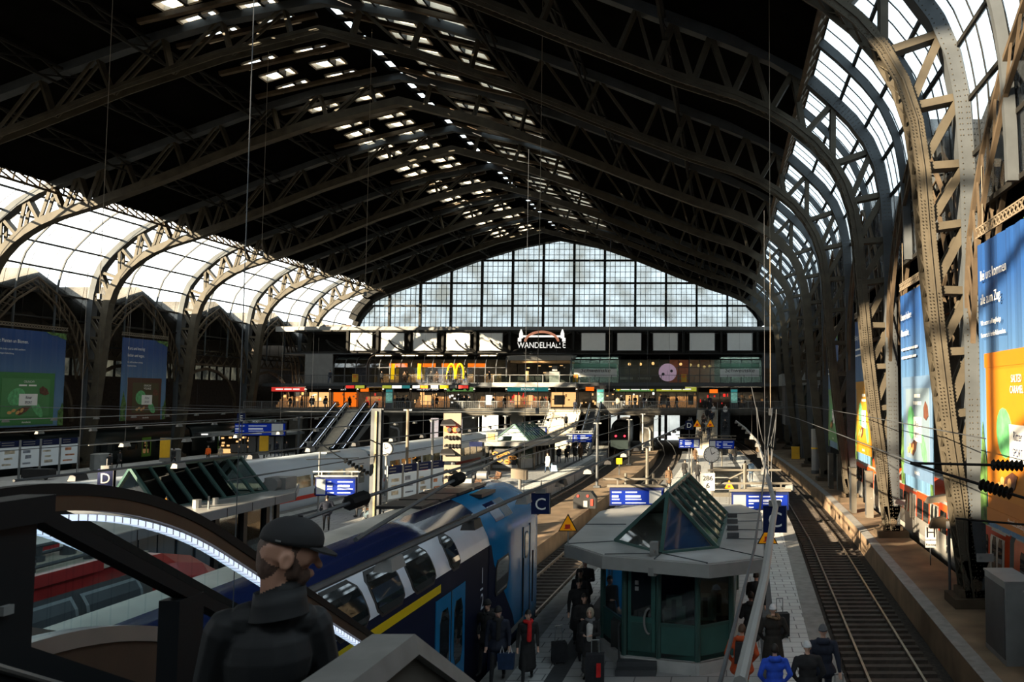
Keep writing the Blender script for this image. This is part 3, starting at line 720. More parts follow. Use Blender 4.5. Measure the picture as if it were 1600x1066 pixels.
# yellow arches, one facing the camera and two edge-on blades
t = thing('arches_sign', 'big yellow double-arch sign on the curved glass of the restaurant', 'sign', (-37.9, 116.4, 9.3)); bx('mount', M['dkgrey'], t, -39.2, -36.6, 116.4, 117.0, 9.3, 9.4)
for s in (-1, 1):
    pts = [(-37.9+s*0.6-0.55*math.cos(a), 116.4, 9.4+1.0*0+2.1*math.sin(a)**0.75 if math.sin(a) > 0 else 9.4) for a in [math.pi*i/14 for i in range(15)]]
    MB().tube(pts, 0.13, 8).build('arch', M['lity'], t)
for x, lb in ((-46.6, 'yellow edge-on arch blade left of the double-arch sign'), (-42.9, 'yellow edge-on arch blade next to the double-arch sign')):
    t = thing('arch_blade', lb, 'sign', (x, 116.2, 9.3)); bx('mount', M['dkgrey'], t, x-0.05, x+0.05, 115.9, 117.0, 9.3, 9.4)
    for dy in (0, 0.5): MB().tube([(x+0.06*dy, 115.9+dy, 9.3), (x, 115.95+dy, 10.8), (x, 116.1+dy, 11.5)], 0.14, 8).build('arch', M['lity'], t)
# yellow timetable boxes on the balcony
for x, lb in ((-50.6, 'yellow box on the balcony at the left end of the restaurant glass'), (-20.6, 'yellow box on the balcony right of the white lettering'), (-5.8, 'yellow box on the balcony right of the lilac disc')):
    t = thing('ticket_box', lb, 'box', (x, 113.5, BZ)); bx('body', M['yellow'], t, x-0.35, x+0.35, 113.3, 113.6, BZ+0.2, BZ+1.25); bx('foot', M['dkgrey'], t, x-0.1, x+0.1, 113.4, 113.5, BZ, BZ+0.2)
    bx('screen', M['orange'], t, x-0.2, x+0.2, 113.27, 113.3, BZ+0.8, BZ+1.1)
t = thing('round_sign', 'large lilac disc with two dark dots on the right curved glass', 'sign', (-8.24, 116.6, 9.05)); bx('mount', M['dkgrey'], t, -8.3, -8.2, 116.5, 117.0, 10.0, 10.6)
MB().disc((-8.24, 116.55, 10.31), 1.25, (0, 1, 0), 0.1, 40).build('disc', M['pink'], t)
for dx, dz, r in ((-0.62, -0.25, 0.22), (0.55, 0.2, 0.2)): MB().disc((-8.24+dx, 116.48, 10.31+dz), r, (0, 1, 0), 0.04, 16).build('dot', M['black'], t)
# recess in the middle with white awning
t = thing('awning', 'white sloping awning over the recessed middle entrance', 'awning', (-25.4, 113, 11.85))
b = MB(); b.hexa([(-29.6, 113, 11.85), (-21.2, 113, 11.85), (-21.2, 116.9, 12.3), (-29.6, 116.9, 12.3), (-29.8, 112.6, 12.45), (-21.0, 112.6, 12.45), (-21.0, 116.9, 12.75), (-29.8, 116.9, 12.75)]); b.build('canopy', M['white'], t)
bx('soffit', mat('wood_soffit', (0.40, 0.24, 0.10), 0.6), t, -29.4, -21.4, 113.2, 117.2, 11.55, 11.84)
for x in (-29.9, -21.1): bx('post', M['dkgrey'], t, x-0.08, x+0.08, 113, 113.2, BZ, 12.2)
t = thing('lobby', 'recessed middle entrance with dark interior and small lights', 'entrance', (-25.5, 121, BZ))
bx('back_panel', M['shopdark'], t, -30.6, -22.2, 122, 122.2, BZ, 12.8)
for x, z in ((-28.6, 11.0), (-27, 11.3), (-25.4, 11.2), (-23.8, 11.35), (-26.2, 10.3)): bx('lamp', M['litw'], t, x-0.2, x+0.2, 119.9, 120, z, z+0.12)
bx('lit_column', M['litw'], t, -28.9, -28.5, 119.7, 119.9, 9.2, 10.6); bx('cabinet', M['offwhite'], t, -24.6, -23.2, 115.6, 116.4, BZ, 10.4); bx('notice', M['signwhite'], t, -24.2, -23.5, 115.55, 115.6, 10.5, 11.2)
b = MB(); b.box(-59.2, -55.3, 116.8, 117.0, BZ, 12.9); b.build('wall_upper_end', M['offwhite'], kind='structure')
b = MB(); b.box(5.1, 7.4, 116.8, 117.0, BZ, 12.9); b.build('wall_upper_right_end', M['dkgrey'], kind='structure')
bx('door_1', M['rust'], None, 5.4, 6.4, 116.7, 116.8, BZ, 10.9)['kind'] = 'structure'
# white boards and trusses above the upper floor
t = thing('board_truss', 'long dark steel truss carrying the row of white boards', 'truss', (-24, 115.5, 13))
g = MB(); g.box(-60, 7, 115.2, 115.5, 12.95, 13.2); g.box(-60, 7, 115.2, 115.5, 15.95, 16.15); g.build('chords', M['darksteel'], t)
PX = [-52.55, -48.39, -43.97, -39.37, -34.85, -30.08, -21.23, -15.92, -10.88, -5.93, -0.71, 4.33]
for i, x in enumerate(PX):
    bx('post', M['darksteel'], t, x-0.16, x+0.16, 115.05, 115.5, 13, 16.1)
    g = MB(); c = [(x+0.1, 115.0, 13.2), (x-0.5, 114.6, 13.2), (x-1.2, 114.2, 13.5), (x-1.9, 113.9, 14.1), (x-2.3, 113.7, 14.7)]
    for p, q in zip(c, c[1:]): g.bar(p, q, 0.14, 0.22)
    g.bar(c[0], (c[2][0], c[2][1], c[2][2]+0.35), 0.08, 0.08); g.bar(c[-1], (x, 115.1, 13.35), 0.06, 0.06)
    if i < 6 or i == 6: g.build('bracket_arm', M['darksteel'], t)
    if i+1 < len(PX):
        g = MB(); x2 = PX[i+1]; g.bar((x+0.2, 115.45, 15.9), (x2-0.2, 115.45, 13.2), 0.12, 0.16); g.bar((x2-0.2, 115.48, 15.9), (x+0.2, 115.48, 13.2), 0.12, 0.16); g.build('brace', M['darksteel'], t)
for i, (x0, x1) in enumerate([(-52.02, -49.01), (-47.77, -44.58), (-43.35, -40.07), (-38.75, -35.47), (-34.15, -30.96), (-20.08, -16.72), (-15.13, -11.77), (-10.17, -6.72), (-5.13, -1.59), (0.09, 3.63)]):
    nth = ['first', 'second', 'third', 'fourth', 'fifth'][i % 5]
    t = thing('blank_board', 'blank white board, %s from the left in the row %s of the white lettering' % (nth, 'left' if i < 5 else 'right'), 'board', ((x0+x1)/2, 114.9, 13.27), 'blank boards')
    bx('panel', M['board'], t, x0+0.06, x1-0.06, 114.85, 114.95, 13.33, 15.69)
    m = MB()
    for a in ((x0, x1, 13.27, 13.33), (x0, x1, 15.69, 15.75), (x0, x0+0.06, 13.33, 15.69), (x1-0.06, x1, 13.33, 15.69)): m.box(a[0], a[1], 114.82, 115.0, a[2], a[3])
    m.build('frame', M['grey'], t)
# WANDELHALLE sign with arch and towers
t = thing('hall_sign', 'big white hall lettering under a copper arch between two small white towers', 'sign', (-25.45, 114.4, 13.4))
lettering(t, 'WANDELHALLE', (-25.45, 114.3, 13.62), FX, UP, 0.8, M['lit'], sx=0.82)
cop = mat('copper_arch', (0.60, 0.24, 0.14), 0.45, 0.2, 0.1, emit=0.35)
MB().tube([(-25.45-2.25*math.cos(a), 114.35, 14.5+1.35*math.sin(a)) for a in [math.pi*i/18 for i in range(19)]], 0.17, 8).build('arch', cop, t)
MB().box(-28.1, -22.8, 114.3, 114.42, 15.1, 15.36).build('crossbar', M['lit'], t)
for s in (-1, 1):
    x = -25.45+s*2.85; g = MB(); g.box(x-0.22+s*0.2, x+0.22+s*0.2, 114.25, 114.45, 14.5, 15.0); g.box(x-0.24, x+0.24, 114.25, 114.45, 14.95, 15.6)
    g.hexa([(x-0.24, 114.25, 15.6), (x+0.24, 114.25, 15.6), (x+0.24, 114.45, 15.6), (x-0.24, 114.45, 15.6), (x-0.06, 114.3, 16.2), (x+0.06, 114.3, 16.2), (x+0.06, 114.4, 16.2), (x-0.06, 114.4, 16.2)]); g.build('tower', M['lit'], t)
# under the bridge: end wall with bright openings to the open tracks
b = MB(); xs = [-80, -46.1, -41, -20.8, -17.3, -13.3, -8.4, 24]
for i in range(0, len(xs), 2): b.box(xs[i], xs[i+1], 150, 150.5, -1, 4.5)
for x in (-44.2, -19.4, -12.0, -10.9): b.box(x-0.25, x+0.25, 150, 150.3, -1, 4.5)
b.box(-80, 24, 150, 150.5, 3.9, 17)
b.build('wall_front', M['shopdark'], kind='structure')
b = MB(); b.box(-80, -62.5, 138, 150, 4.5, 5); b.box(7.6, 24, 138, 150, 4.5, 5); b.build('ceiling_under_bridge', M['shopdark'], kind='structure')
# lit poster columns under the bridge
for x, lb in ((-38.6, 'left one of two lit posters in the dark under the bridge'), (-35.4, 'right one of two lit posters in the dark under the bridge')):
    t = thing('lit_poster', lb, 'poster', (x, 110.5, 1.4)); bx('face', mat('poster_print', (0.75, 0.62, 0.58), 0.5, 0, 0.5, 3, emit=0.5), t, x-0.5, x+0.5, 110.4, 110.5, 1.4, 4.1); bx('post', M['dkgrey'], t, x-0.1, x+0.1, 110.5, 110.6, 0, 4.3)
# stairs and escalators down from the bridge
def stairs(x0, x1, ytop, label):
    t = thing('staircase', label, 'stairs', ((x0+x1)/2, ytop-8.6, 0))
    m = MB(); n = 30
    for i in range(n):
        z = DZ*(n-i)/n; y = ytop-8.6*i/n; m.box(x0, x1, y-8.6/n, y, z-DZ/n*1.0-0.3 if i < n-2 else 0, z)
    m.build('steps', M['beige'], t)
    for x in (x0+0.05, x1-0.05):
        m = MB(); m.bar((x, ytop, DZ+0.9), (x, ytop-8.6, 0.9), 0.06, 0.06)
        for j in range(6): m.box(x-0.03, x+0.03, ytop-1.5*j-0.03, ytop-1.5*j+0.03, DZ*(1-1.5*j/8.6), DZ*(1-1.5*j/8.6)+0.9)
        m.build('handrail', M['grey'], t)
M['ledstrip'] = em('led_strip', (0.75, 0.85, 1.0), 0.5)
M['rubber'] = mat('black_rubber', (0.006, 0.006, 0.006), 0.6, 0, 0.1, spec=0.15)
def far_escalator(x0, x1, ytop, label, gl=True):
    t = thing('escalator', label, 'escalator', ((x0+x1)/2, ytop-8.8, 0))
    yb = ytop-8.8
    m = MB(); n = 26
    for i in range(n):
        z = DZ*(n-i)/n; y = ytop-8.8*i/n; m.box(x0+0.2, x1-0.2, y-8.8/n, y, z-0.35, z)
    m.build('steps', M['dkgrey'], t)
    for x in (x0+0.08, x1-0.08):
        m = MB(); m.prism([(x-0.03, ytop+0.8, DZ), (x-0.03, ytop+0.8, DZ+0.85), (x-0.03, ytop, DZ+0.9), (x-0.03, yb, 0.9), (x-0.03, yb-0.9, 0.85), (x-0.03, yb-0.9, 0), (x-0.03, yb, 0), (x-0.03, ytop, DZ)], (0.06, 0, 0)); m.build('balustrade', M['clear'] if gl else M['grey'], t)
        MB().tube([(x, ytop+0.9, DZ+0.5), (x, ytop+0.7, DZ+0.95), (x, ytop, DZ+1.0), (x, yb, 1.0), (x, yb-0.8, 0.95), (x, yb-1.0, 0.5)], 0.07, 6).build('handrail', M['rubber'], t)
        m = MB(); m.bar((x, ytop, DZ+0.86), (x, yb, 0.86), 0.08, 0.07); m.build('light_strip', M['ledstrip'], t)
    m = MB(); m.prism([(x0+0.1, ytop, DZ-0.3), (x0+0.1, yb, -0.05), (x0+0.1, yb+1.2, -0.05), (x0+0.1, ytop, DZ-1.3)], (x1-x0-0.2, 0, 0)); m.build('truss_casing', M['grey'], t)
far_escalator(-50.7, -49.2, 108, 'far left escalator left of the steps below the orange shop')
stairs(-49.0, -46.9, 108, 'narrow steps between the two far left escalators')
far_escalator(-46.8, -45.4, 108, 'far left escalator right of the steps below the orange shop')
stairs(-22.9, -18.8, 108, 'sunlit beige staircase down to the platform with the pretzel kiosk')
far_escalator(-17.8, -16.2, 108, 'steep-looking escalator right of the sunlit beige staircase', False)
stairs(-3.8, -1.1, 108, 'crowded staircase at the end of the platform with the white clock')
far_escalator(-0.8, 0.5, 108, 'narrow escalator right of the crowded staircase', False)
# signal cabin box at the right end
t = thing('signal_cabin', 'grey glazed signal cabin in two stepped boxes at the dark right end', 'cabin', (8.6, 96, 4.2))
bx('lower_box', M['dkgrey'], t, 6.9, 9.6, 98, 103, 3.6, 8.2); bx('roof', M['grey'], t, 6.5, 9.8, 97.6, 103.4, 8.2, 9.6)
bx('front_box', M['green_tint'], t, 8.6, 10.2, 92.5, 97.5, 3.6, 8.2); bx('front_roof', M['grey'], t, 8.3, 10.4, 92.2, 97.6, 8.2, 9.8)
bx('support', M['dkgrey'], t, 8.5, 9.5, 94, 102, -0.0, 3.6)
# pale sunlit yard and wall added so the openings look bright
M['yard'] = mat('pale_concrete_yard', (0.55, 0.54, 0.5), 0.9, 0, 0.15, 0.5)
bx('floor_yard', M['yard'], None, -90, 40, 151, 190, -1.0, -0.9)['kind'] = 'structure'
bx('wall_yard', M['yard'], None, -90, 40, 189, 190, -1, 12)['kind'] = 'structure'
# ---------------------------------------------------------------- trains
M['tnavy'] = mat('navy_train_paint', (0.010, 0.018, 0.075), 0.12, 0, 0.05, spec=0.6)
M['tnavyside'] = mat('dark_navy_train_side', (0.006, 0.009, 0.026), 0.65, 0, 0.05, spec=0.06)
M['tblue'] = mat('light_blue_train_paint', (0.010, 0.13, 0.29), 0.25, 0, 0.05, spec=0.35)
M['twhite'] = mat('white_train_paint', (0.55, 0.60, 0.68), 0.25, 0, 0.04, spec=0.5)
M['troof'] = mat('cream_roof_sheet', (0.52, 0.50, 0.44), 0.5, 0, 0.25, 0.8)
M['tyellow'] = mat('yellow_stripe', (0.62, 0.46, 0.01), 0.3, 0, 0.03)
M['twin'] = mat('train_window', (0.012, 0.015, 0.016), 0.03, 0, 0.0, spec=1.0)
M['tgold'] = mat('train_window_seen_through', (0.20, 0.17, 0.10), 0.08, 0, 0.9, 1.2, spec=1.0)
M['ice'] = mat('white_intercity_paint', (0.46, 0.52, 0.58), 0.35, 0, 0.05, 0.4)
M['icestripe'] = mat('red_train_stripe', (0.55, 0.03, 0.015), 0.3, 0, 0.03)
M['sred'] = mat('orange_red_train_paint', (0.62, 0.062, 0.008), 0.4, 0, 0.05)
M['swhite'] = mat('white_train_trim', (0.25, 0.245, 0.225), 0.4, 0, 0.05)
M['under'] = mat('underframe', (0.02, 0.019, 0.018), 0.8, 0, 0.3)
def half_ring(prof, cx, y, k=1.0, zk=None):
    R_ = [(cx+x*k, y, (z if zk is None else zk(z))) for x, z in prof]
    L_ = [(cx-x*k, y, (z if zk is None else zk(z))) for x, z in reversed(prof[:-1])]
    return R_ + L_
def shell(parent, name, prof, tab, ys, mats, segm, ks=None, zks=None, smooth=True):
    m = MB(); rings = []
    for i, yv in enumerate(ys):
        k = 1 if ks is None else ks[i]; zk = None if zks is None else zks[i]
        rings.append(half_ring(prof, tab if isinstance(tab, (int, float)) else lerp(tab, yv), yv, k, zk))
    n = len(rings[0]); V = [p for g in rings for p in g]; Fs = []; ms = []
    ns = len(prof)-1; sm = list(segm) + list(reversed(segm))
    for i in range(len(rings)-1):
        for k in range(n-1):
            Fs.append((i*n+k, (i+1)*n+k, (i+1)*n+k+1, i*n+k+1)); ms.append(sm[k])
        Fs.append((i*n+n-1, (i+1)*n+n-1, (i+1)*n, i*n)); ms.append(0)
    Fs.append(tuple(range(n))); ms.append(sm[1]); Fs.append(tuple(range(len(rings)*n-1, (len(rings)-1)*n-1, -1))); ms.append(sm[1])
    m.v = V; m.f = Fs; m.m = ms
    o = m.build(name, mats, parent)
    if smooth:
        for p in o.data.polygons: p.use_smooth = len(p.vertices) == 4
    return o
def profx(prof, z):      # outward x of the profile at height z
    return lerp([(b, a) for a, b in prof], z)
def patch(prof, cx, y0, y1, z0, z1, off, m=None, rad=0.0, n=6, shear=0.0, mb=None, mi=0):
    """panel that follows the side profile (right-hand side), rounded corners in (y, z)"""
    mb = mb or MB()
    def P(y, z, o): return (cx+profx(prof, z)+o, y, z)
    out = []
    if rad > 0:
        for (yc, zc, a0) in ((y0+rad, z0+rad, 180), (y1-rad, z0+rad, 270), (y1-rad, z1-rad, 0), (y0+rad, z1-rad, 90)):
            for i in range(4):
                a = R(a0+30*i); out.append((yc+rad*math.cos(a), zc+rad*math.sin(a)))
    else: out = [(y0, z0), (y1, z0), (y1, z1), (y0, z1)]
    out = [(y+shear*(z-z0), z) for y, z in out]
    # slice horizontally so it bends with the profile
    zs = sorted(set([z0+(z1-z0)*i/n for i in range(n+1)]))
    def span(z):
        ys = []
        for (a, b), (c, d) in zip(out, out[1:]+out[:1]):
            if (b-z)*(d-z) <= 0 and b != d: ys.append(a+(c-a)*(z-b)/(d-b))
            elif b == d == z: ys += [a, c]
        return (min(ys), max(ys)) if ys else None
    rows = []
    for z in zs:
        s_ = span(min(max(z, z0+1e-4), z1-1e-4))
        if s_: rows.append((z, s_))
    for (za, sa), (zb, sb) in zip(rows, rows[1:]):
        mb.quad(P(sa[0], za, off), P(sa[1], za, off), P(sb[1], zb, off), P(sb[0], zb, off), mi)
    for (za, sa), (zb, sb) in zip(rows, rows[1:]):   # rim
        mb.quad(P(sa[0], za, off), P(sb[0], zb, off), P(sb[0], zb, off-0.03), P(sa[0], za, off-0.03), mi)
        mb.quad(P(sa[1], za, off), P(sb[1], zb, off), P(sb[1], zb, off-0.03), P(sa[1], za, off-0.03), mi)
    return mb
# --- blue and white double-deck train
BXc = -7.68
BP = [(1.38, -0.45), (1.42, 0.1), (1.42, 2.98), (1.36, 3.2), (1.22, 3.5), (0.96, 3.82), (0.66, 4.05), (0.36, 4.18), (0.0, 4.24)]
t = thing('regional_train', 'blue and white double-deck train with yellow stripe and rounded light blue nose', 'train', (BXc, 10, -0.76))
ys = [-9, 0, 6, 12, 18, 22.3]
shell(t, 'body', BP, BXc, ys, [M['tnavyside'], M['twhite'], M['tnavy'], M['troof']], [0, 0, 1, 1, 1, 2, 2, 3])
# nose: light blue rings that round off towards the front
ny = [22.3, 24.9, 26.6, 27.6, 28.3, 28.8, 29.15, 29.3]
kk = [1.003, 1.003, 1.0, 0.985, 0.93, 0.8, 0.55, 0.3]
def zf(top, f): return lambda z: z if z < 1.2 else 1.2+(z-1.2)*f
zz = [None, None, zf(0, 0.995), zf(0, 0.975), zf(0, 0.93), zf(0, 0.86), zf(0, 0.76), zf(0, 0.66)]
shell(t, 'nose', BP, BXc, ny, [M['tblue'], M['tblue'], M['tblue'], M['tnavy']], [0, 0, 1, 1, 1, 1, 1, 3], kk, zz)
# navy wedge of the side that runs into the blue nose
m = MB(); xs_ = BXc+1.428
m.poly([(xs_, 22.2, -0.4), (xs_, 25.2, -0.1), (xs_, 24.7, 0.6), (xs_, 23.7, 1.5), (xs_, 22.7, 2.4), (xs_, 22.4, 2.97), (xs_, 22.2, 2.97)]); m.build('navy_wedge', M['tnavyside'], t)
for y0, y1 in ((8.5, 9.75), (10.2, 11.45), (11.9, 13.15), (13.6, 14.85), (15.25, 16.45), (16.95, 18.2), (19.2, 19.85)):
    f = patch(BP, BXc, y0-0.06, y1+0.06, 2.9, 3.72, 0.012, rad=0.2).build('upper_window', M['black'], t)
    patch(BP, BXc, y0, y1, 2.96, 3.66, 0.02, rad=0.16).build('pane', M['twin'], f)
patch(BP, BXc, -8, 18.5, 2.62, 2.8, 0.008).build('yellow_stripe', M['tyellow'], t)
m = MB(); m.box(BXc+0.9, BXc+1.01, -9, 22, 3.80, 3.84); m.build('roof_seam', M['black'], t)
d = patch(BP, BXc, 18.2, 20.2, 0.15, 2.5, 0.02).build('door', M['tblue'], t)
for y0 in (18.35, 19.3):
    patch(BP, BXc, y0+0.1, y0+0.68, 0.75, 2.2, 0.035, rad=0.12).build('door_window', M['twin'], d)
m = MB(); m.box(xs_, xs_+0.02, 19.17, 19.21, 0.15, 2.5); m.build('door_seam', M['black'], d)
lettering(t, 'Norden.', (xs_+0.012, 13.9, 1.75), (0, 1, 0), UP, 0.36, M['twhite'], align='LEFT', sx=0.85)
lettering(t, '1', (xs_+0.012, 21.55, 2.15), (0, 1, 0), UP, 0.4, M['twhite'], name='class_number')
bx('class_dash', M['twhite'], t, xs_, xs_+0.015, 21.45, 21.65, 1.98, 2.02)
lettering(t, '2', (xs_+0.012, 21.55, 1.5), (0, 1, 0), UP, 0.4, M['twhite'], name='class_number')
for i in range(3): bx('pictogram', M['offwhite'], t, xs_, xs_+0.015, 21.46, 21.62, 1.2-0.22*i, 1.33-0.22*i)
f = patch(BP, BXc, 22.75, 24.1, 1.5, 2.45, 0.03, rad=0.14, shear=0.15).build('cab_window', M['black'], t); patch(BP, BXc, 22.82, 24.03, 1.56, 2.39, 0.036, rad=0.12, shear=0.15).build('pane', M['twin'], f)
bx('emblem_plate', M['offwhite'], t, xs_, xs_+0.015, 23.2, 23.45, 0.75, 1.05)
c = patch(BP, BXc, 25.9, 26.75, 0.1, 2.85, 0.012).build('cab_door', M['tblue'], t); patch(BP, BXc, 26.1, 26.5, 1.9, 2.7, 0.03, rad=0.08).build('cab_door_window', M['twin'], c)
m = MB()
for yv in (25.88, 26.77): m.box(xs_-0.01, xs_+0.02, yv-0.02, yv+0.02, 0.05, 2.9)
for yv in (25.7, 26.95): m.tube([(xs_+0.06, yv, 0.4), (xs_+0.06, yv, 2.0)], 0.025, 6)
m.build('grab_rail', M['black'], c)
patch(BP, BXc, 23.4, 24.3, 3.42, 3.9, 0.02).build('vent_window', M['tnavy'], t)
m = MB()
for i in range(7): patch(BP, BXc, 24.4+0.12*i, 24.46+0.12*i, 3.42, 3.9, 0.02, mb=m)
m.build('vent_slats', M['grey'], t)
m = MB(); m.box(BXc+0.45, BXc+0.8, 23.6, 25.0, 4.06, 4.16); m.build('roof_grille', M['black'], t)
m = MB()
for yv in (20.2, 21.6, 23.0, 24.4): m.box(BXc-0.75, BXc+0.35, yv, yv+1.2, 4.2, 4.27)
m.build('roof_equipment', M['black'], t)
m = MB(); m.box(BXc-0.5, BXc-0.1, 25.6, 25.9, 4.2, 4.4); m.disc((BXc+0.2, 25.7, 4.5), 0.13, (1, 0, 0), 0.3, 12); m.disc((BXc-0.35, 25.7, 4.5), 0.1, (0, 1, 0), 0.12, 12); m.build('horns', M['grey'], t)
patch(BP, BXc, 24.2, 26.0, 0.02, 0.2, 0.03).build('step_plate', M['offwhite'], t)
bx('underframe', M['under'], t, BXc-1.2, BXc+1.2, -9, 28, -0.8, -0.4)
for yv in (24.2, 26.4, 4.5, 6.7): MB().disc((BXc, yv, -0.33), 0.44, (1, 0, 0), 1.6, 16).build('wheelset', M['under'], t)
g = MB(); g.poly([(BXc-0.75, 29.36, 2.1), (BXc+0.75, 29.36, 2.1), (BXc+0.6, 29.2, 3.0), (BXc-0.6, 29.2, 3.0)]); g.build('windscreen', M['twin'], t)
for s in (-1, 1): MB().disc((BXc+s*0.75, 29.0, 0.6), 0.14, (0, 1, 0), 0.2, 12).build('headlamp', M['offwhite'], t)
# --- red locomotive behind the escalator
RX = -13.35; RP = [(1.36, -0.45), (1.42, 0.1), (1.42, 2.75), (1.38, 3.0), (1.2, 3.3), (0.9, 3.5), (0.0, 3.55)]
t = thing('red_locomotive', 'red locomotive with grey side grilles and a beige pantograph deck beyond the escalator glass', 'train', (RX, 10, -0.76))
M['lred'] = mat('red_locomotive_paint', (0.36, 0.022, 0.02), 0.3, 0, 0.12)
shell(t, 'body', RP, RX, [-9, 4, 17.6], [M['lred'], M['dkgrey'], M['lred']], [0, 0, 1, 1, 2, 2])
shell(t, 'cab', RP, RX, [17.6, 18.6, 19.6, 20.4, 20.9], [M['lred'], M['lred'], M['lred']], [0, 0, 0, 0, 2, 2], [1, 1, 0.98, 0.94, 0.88], [None, lambda z: z if z < 1.2 else 1.2+(z-1.2)*0.98, lambda z: z if z < 1.2 else 1.2+(z-1.2)*0.88, lambda z: z if z < 1.2 else 1.2+(z-1.2)*0.7, lambda z: z if z < 1.2 else 1.2+(z-1.2)*0.4], smooth=False)
bx('windscreen', M['twin'], t, RX-1.1, RX+1.1, 20.35, 20.6, 1.6, 2.35)
for i in range(9):
    f = patch(RP, RX, 2.2+1.7*i, 3.7+1.7*i, 2.78, 3.22, 0.015).build('side_grille', M['grey'], t); patch(RP, RX, 2.28+1.7*i, 3.62+1.7*i, 2.83, 3.17, 0.022).build('louvres', M['dkgrey'], f)
m = MB(); m.box(RX-1.0, RX+1.0, 10, 18.0, 3.5, 3.62); m.build('roof_deck', M['beige'], t)
m = MB(); m.box(RX-1.1, RX-0.9, 9.5, 18.0, 3.5, 3.8); m.box(RX+0.95, RX+1.1, 9.5, 16.6, 3.5, 3.72); m.build('deck_edge', M['lred'], t)
for yv in (12.4, 14.2, 15.4, 16.8, 17.6):
    m = MB(); m.tube([(RX-0.4, yv, 3.6), (RX-0.4, yv, 3.72), (RX-0.4, yv, 3.75), (RX-0.4, yv, 3.9)], [0.14, 0.14, 0.08, 0.1], 8); m.tube([(RX+0.4, yv+0.3, 3.6), (RX+0.4, yv+0.3, 3.85)], 0.08, 8); m.build('insulator', M['dkgrey'], t)
m = MB(); m.tube([(RX-0.4, 12.4, 3.92), (RX-0.4, 17.6, 3.92)], 0.04, 6); m.tube([(RX+0.5, 13, 3.7), (RX+0.5, 17.8, 3.75), (RX-0.5, 17.8, 3.75), (RX-0.5, 13, 3.7)], 0.04, 6); m.bar((RX-0.6, 13.2, 3.8), (RX-0.6, 15.4, 4.2), 0.06, 0.06); m.bar((RX+0.6, 13.2, 3.8), (RX+0.6, 15.4, 4.2), 0.06, 0.06); m.build('pantograph', M['dkgrey'], t)
bx('underframe', M['under'], t, RX-1.2, RX+1.2, -9, 20, -0.8, -0.4)
# --- long white express train
IP = [(1.30, -0.4), (1.44, 0.2), (1.46, 1.2), (1.42, 2.0), (1.28, 2.5), (1.0, 2.85), (0.55, 3.04), (0, 3.08)]
t = thing('express_train', 'long white express train with red stripe and dark windows at the sunlit platform', 'train', (-28.5, 60, -0.76))
for ci, (a, b_) in enumerate(((8, 34.8), (35.3, 62.2), (62.7, 89.6), (90.1, 117))):
    ysx = [a+(b_-a)*i/8 for i in range(9)]
    c = shell(t, 'carriage', IP, T4, ysx, [M['ice'], M['ice']], [0]*7)
    def ic(y, z, o=0.01): return lerp(T4, y)+profx(IP, z)+o
    def ipatch(nm, y0, y1, z0, z1, mm, off=0.015, par=c):
        m = MB(); 
        for q in range(3):
            ya, yb = y0+(y1-y0)*q/3, y0+(y1-y0)*(q+1)/3
            for (za, zb) in ((z0, (z0+z1)/2), ((z0+z1)/2, z1)):
                m.hexa([(ic(ya, za, -0.05), ya, za), (ic(ya, za, off), ya, za), (ic(yb, za, off), yb, za), (ic(yb, za, -0.05), yb, za), (ic(ya, zb, -0.05), ya, zb), (ic(ya, zb, off), ya, zb), (ic(yb, zb, off), yb, zb), (ic(yb, zb, -0.05), yb, zb)])
        return m.build(nm, mm, par)
    ipatch('red_stripe', a+1.6, b_-2.6, 0.42, 0.66, M['icestripe'])
    yv = a+2.6
    while yv < b_-3.4:
        ipatch('window', yv, yv+1.75, 1.15, 1.9, M['tgold'] if (int(yv)*7) % 3 else M['twin']); yv += 2.05
    ipatch('door', a+0.55, a+1.4, 0.0, 2.1, M['offwhite']); ipatch('door_window', a+0.75, a+1.2, 1.1, 1.95, M['twin'], 0.03)
    ipatch('door', b_-1.9, b_-1.05, 0.0, 2.1, M['offwhite']); ipatch('door_window', b_-1.7, b_-1.25, 1.1, 1.95, M['twin'], 0.03)
    ipatch('roof_line', a+0.2, b_-0.2, 2.36, 2.4, M['dkgrey'])
    bx('roof_hatch', M['grey'], c, lerp(T4, a+6)-0.1, lerp(T4, a+6)+0.7, a+5, a+7.5, 3.02, 3.1)
    bx('roof_hatch', M['grey'], c, lerp(T4, b_-4)-0.1, lerp(T4, b_-4)+0.7, b_-5, b_-3, 3.02, 3.1)
    if ci: m = MB(); yg = a-0.25; m.box(lerp(T4, yg)-1.2, lerp(T4, yg)+1.25, a-0.55, a+0.05, -0.3, 2.6); m.build('gangway', M['black'], t)
    bx('underframe', M['under'], c, lerp(T4, (a+b_)/2)-1.2, lerp(T4, (a+b_)/2)+1.2, a+1, b_-1, -0.8, -0.4)
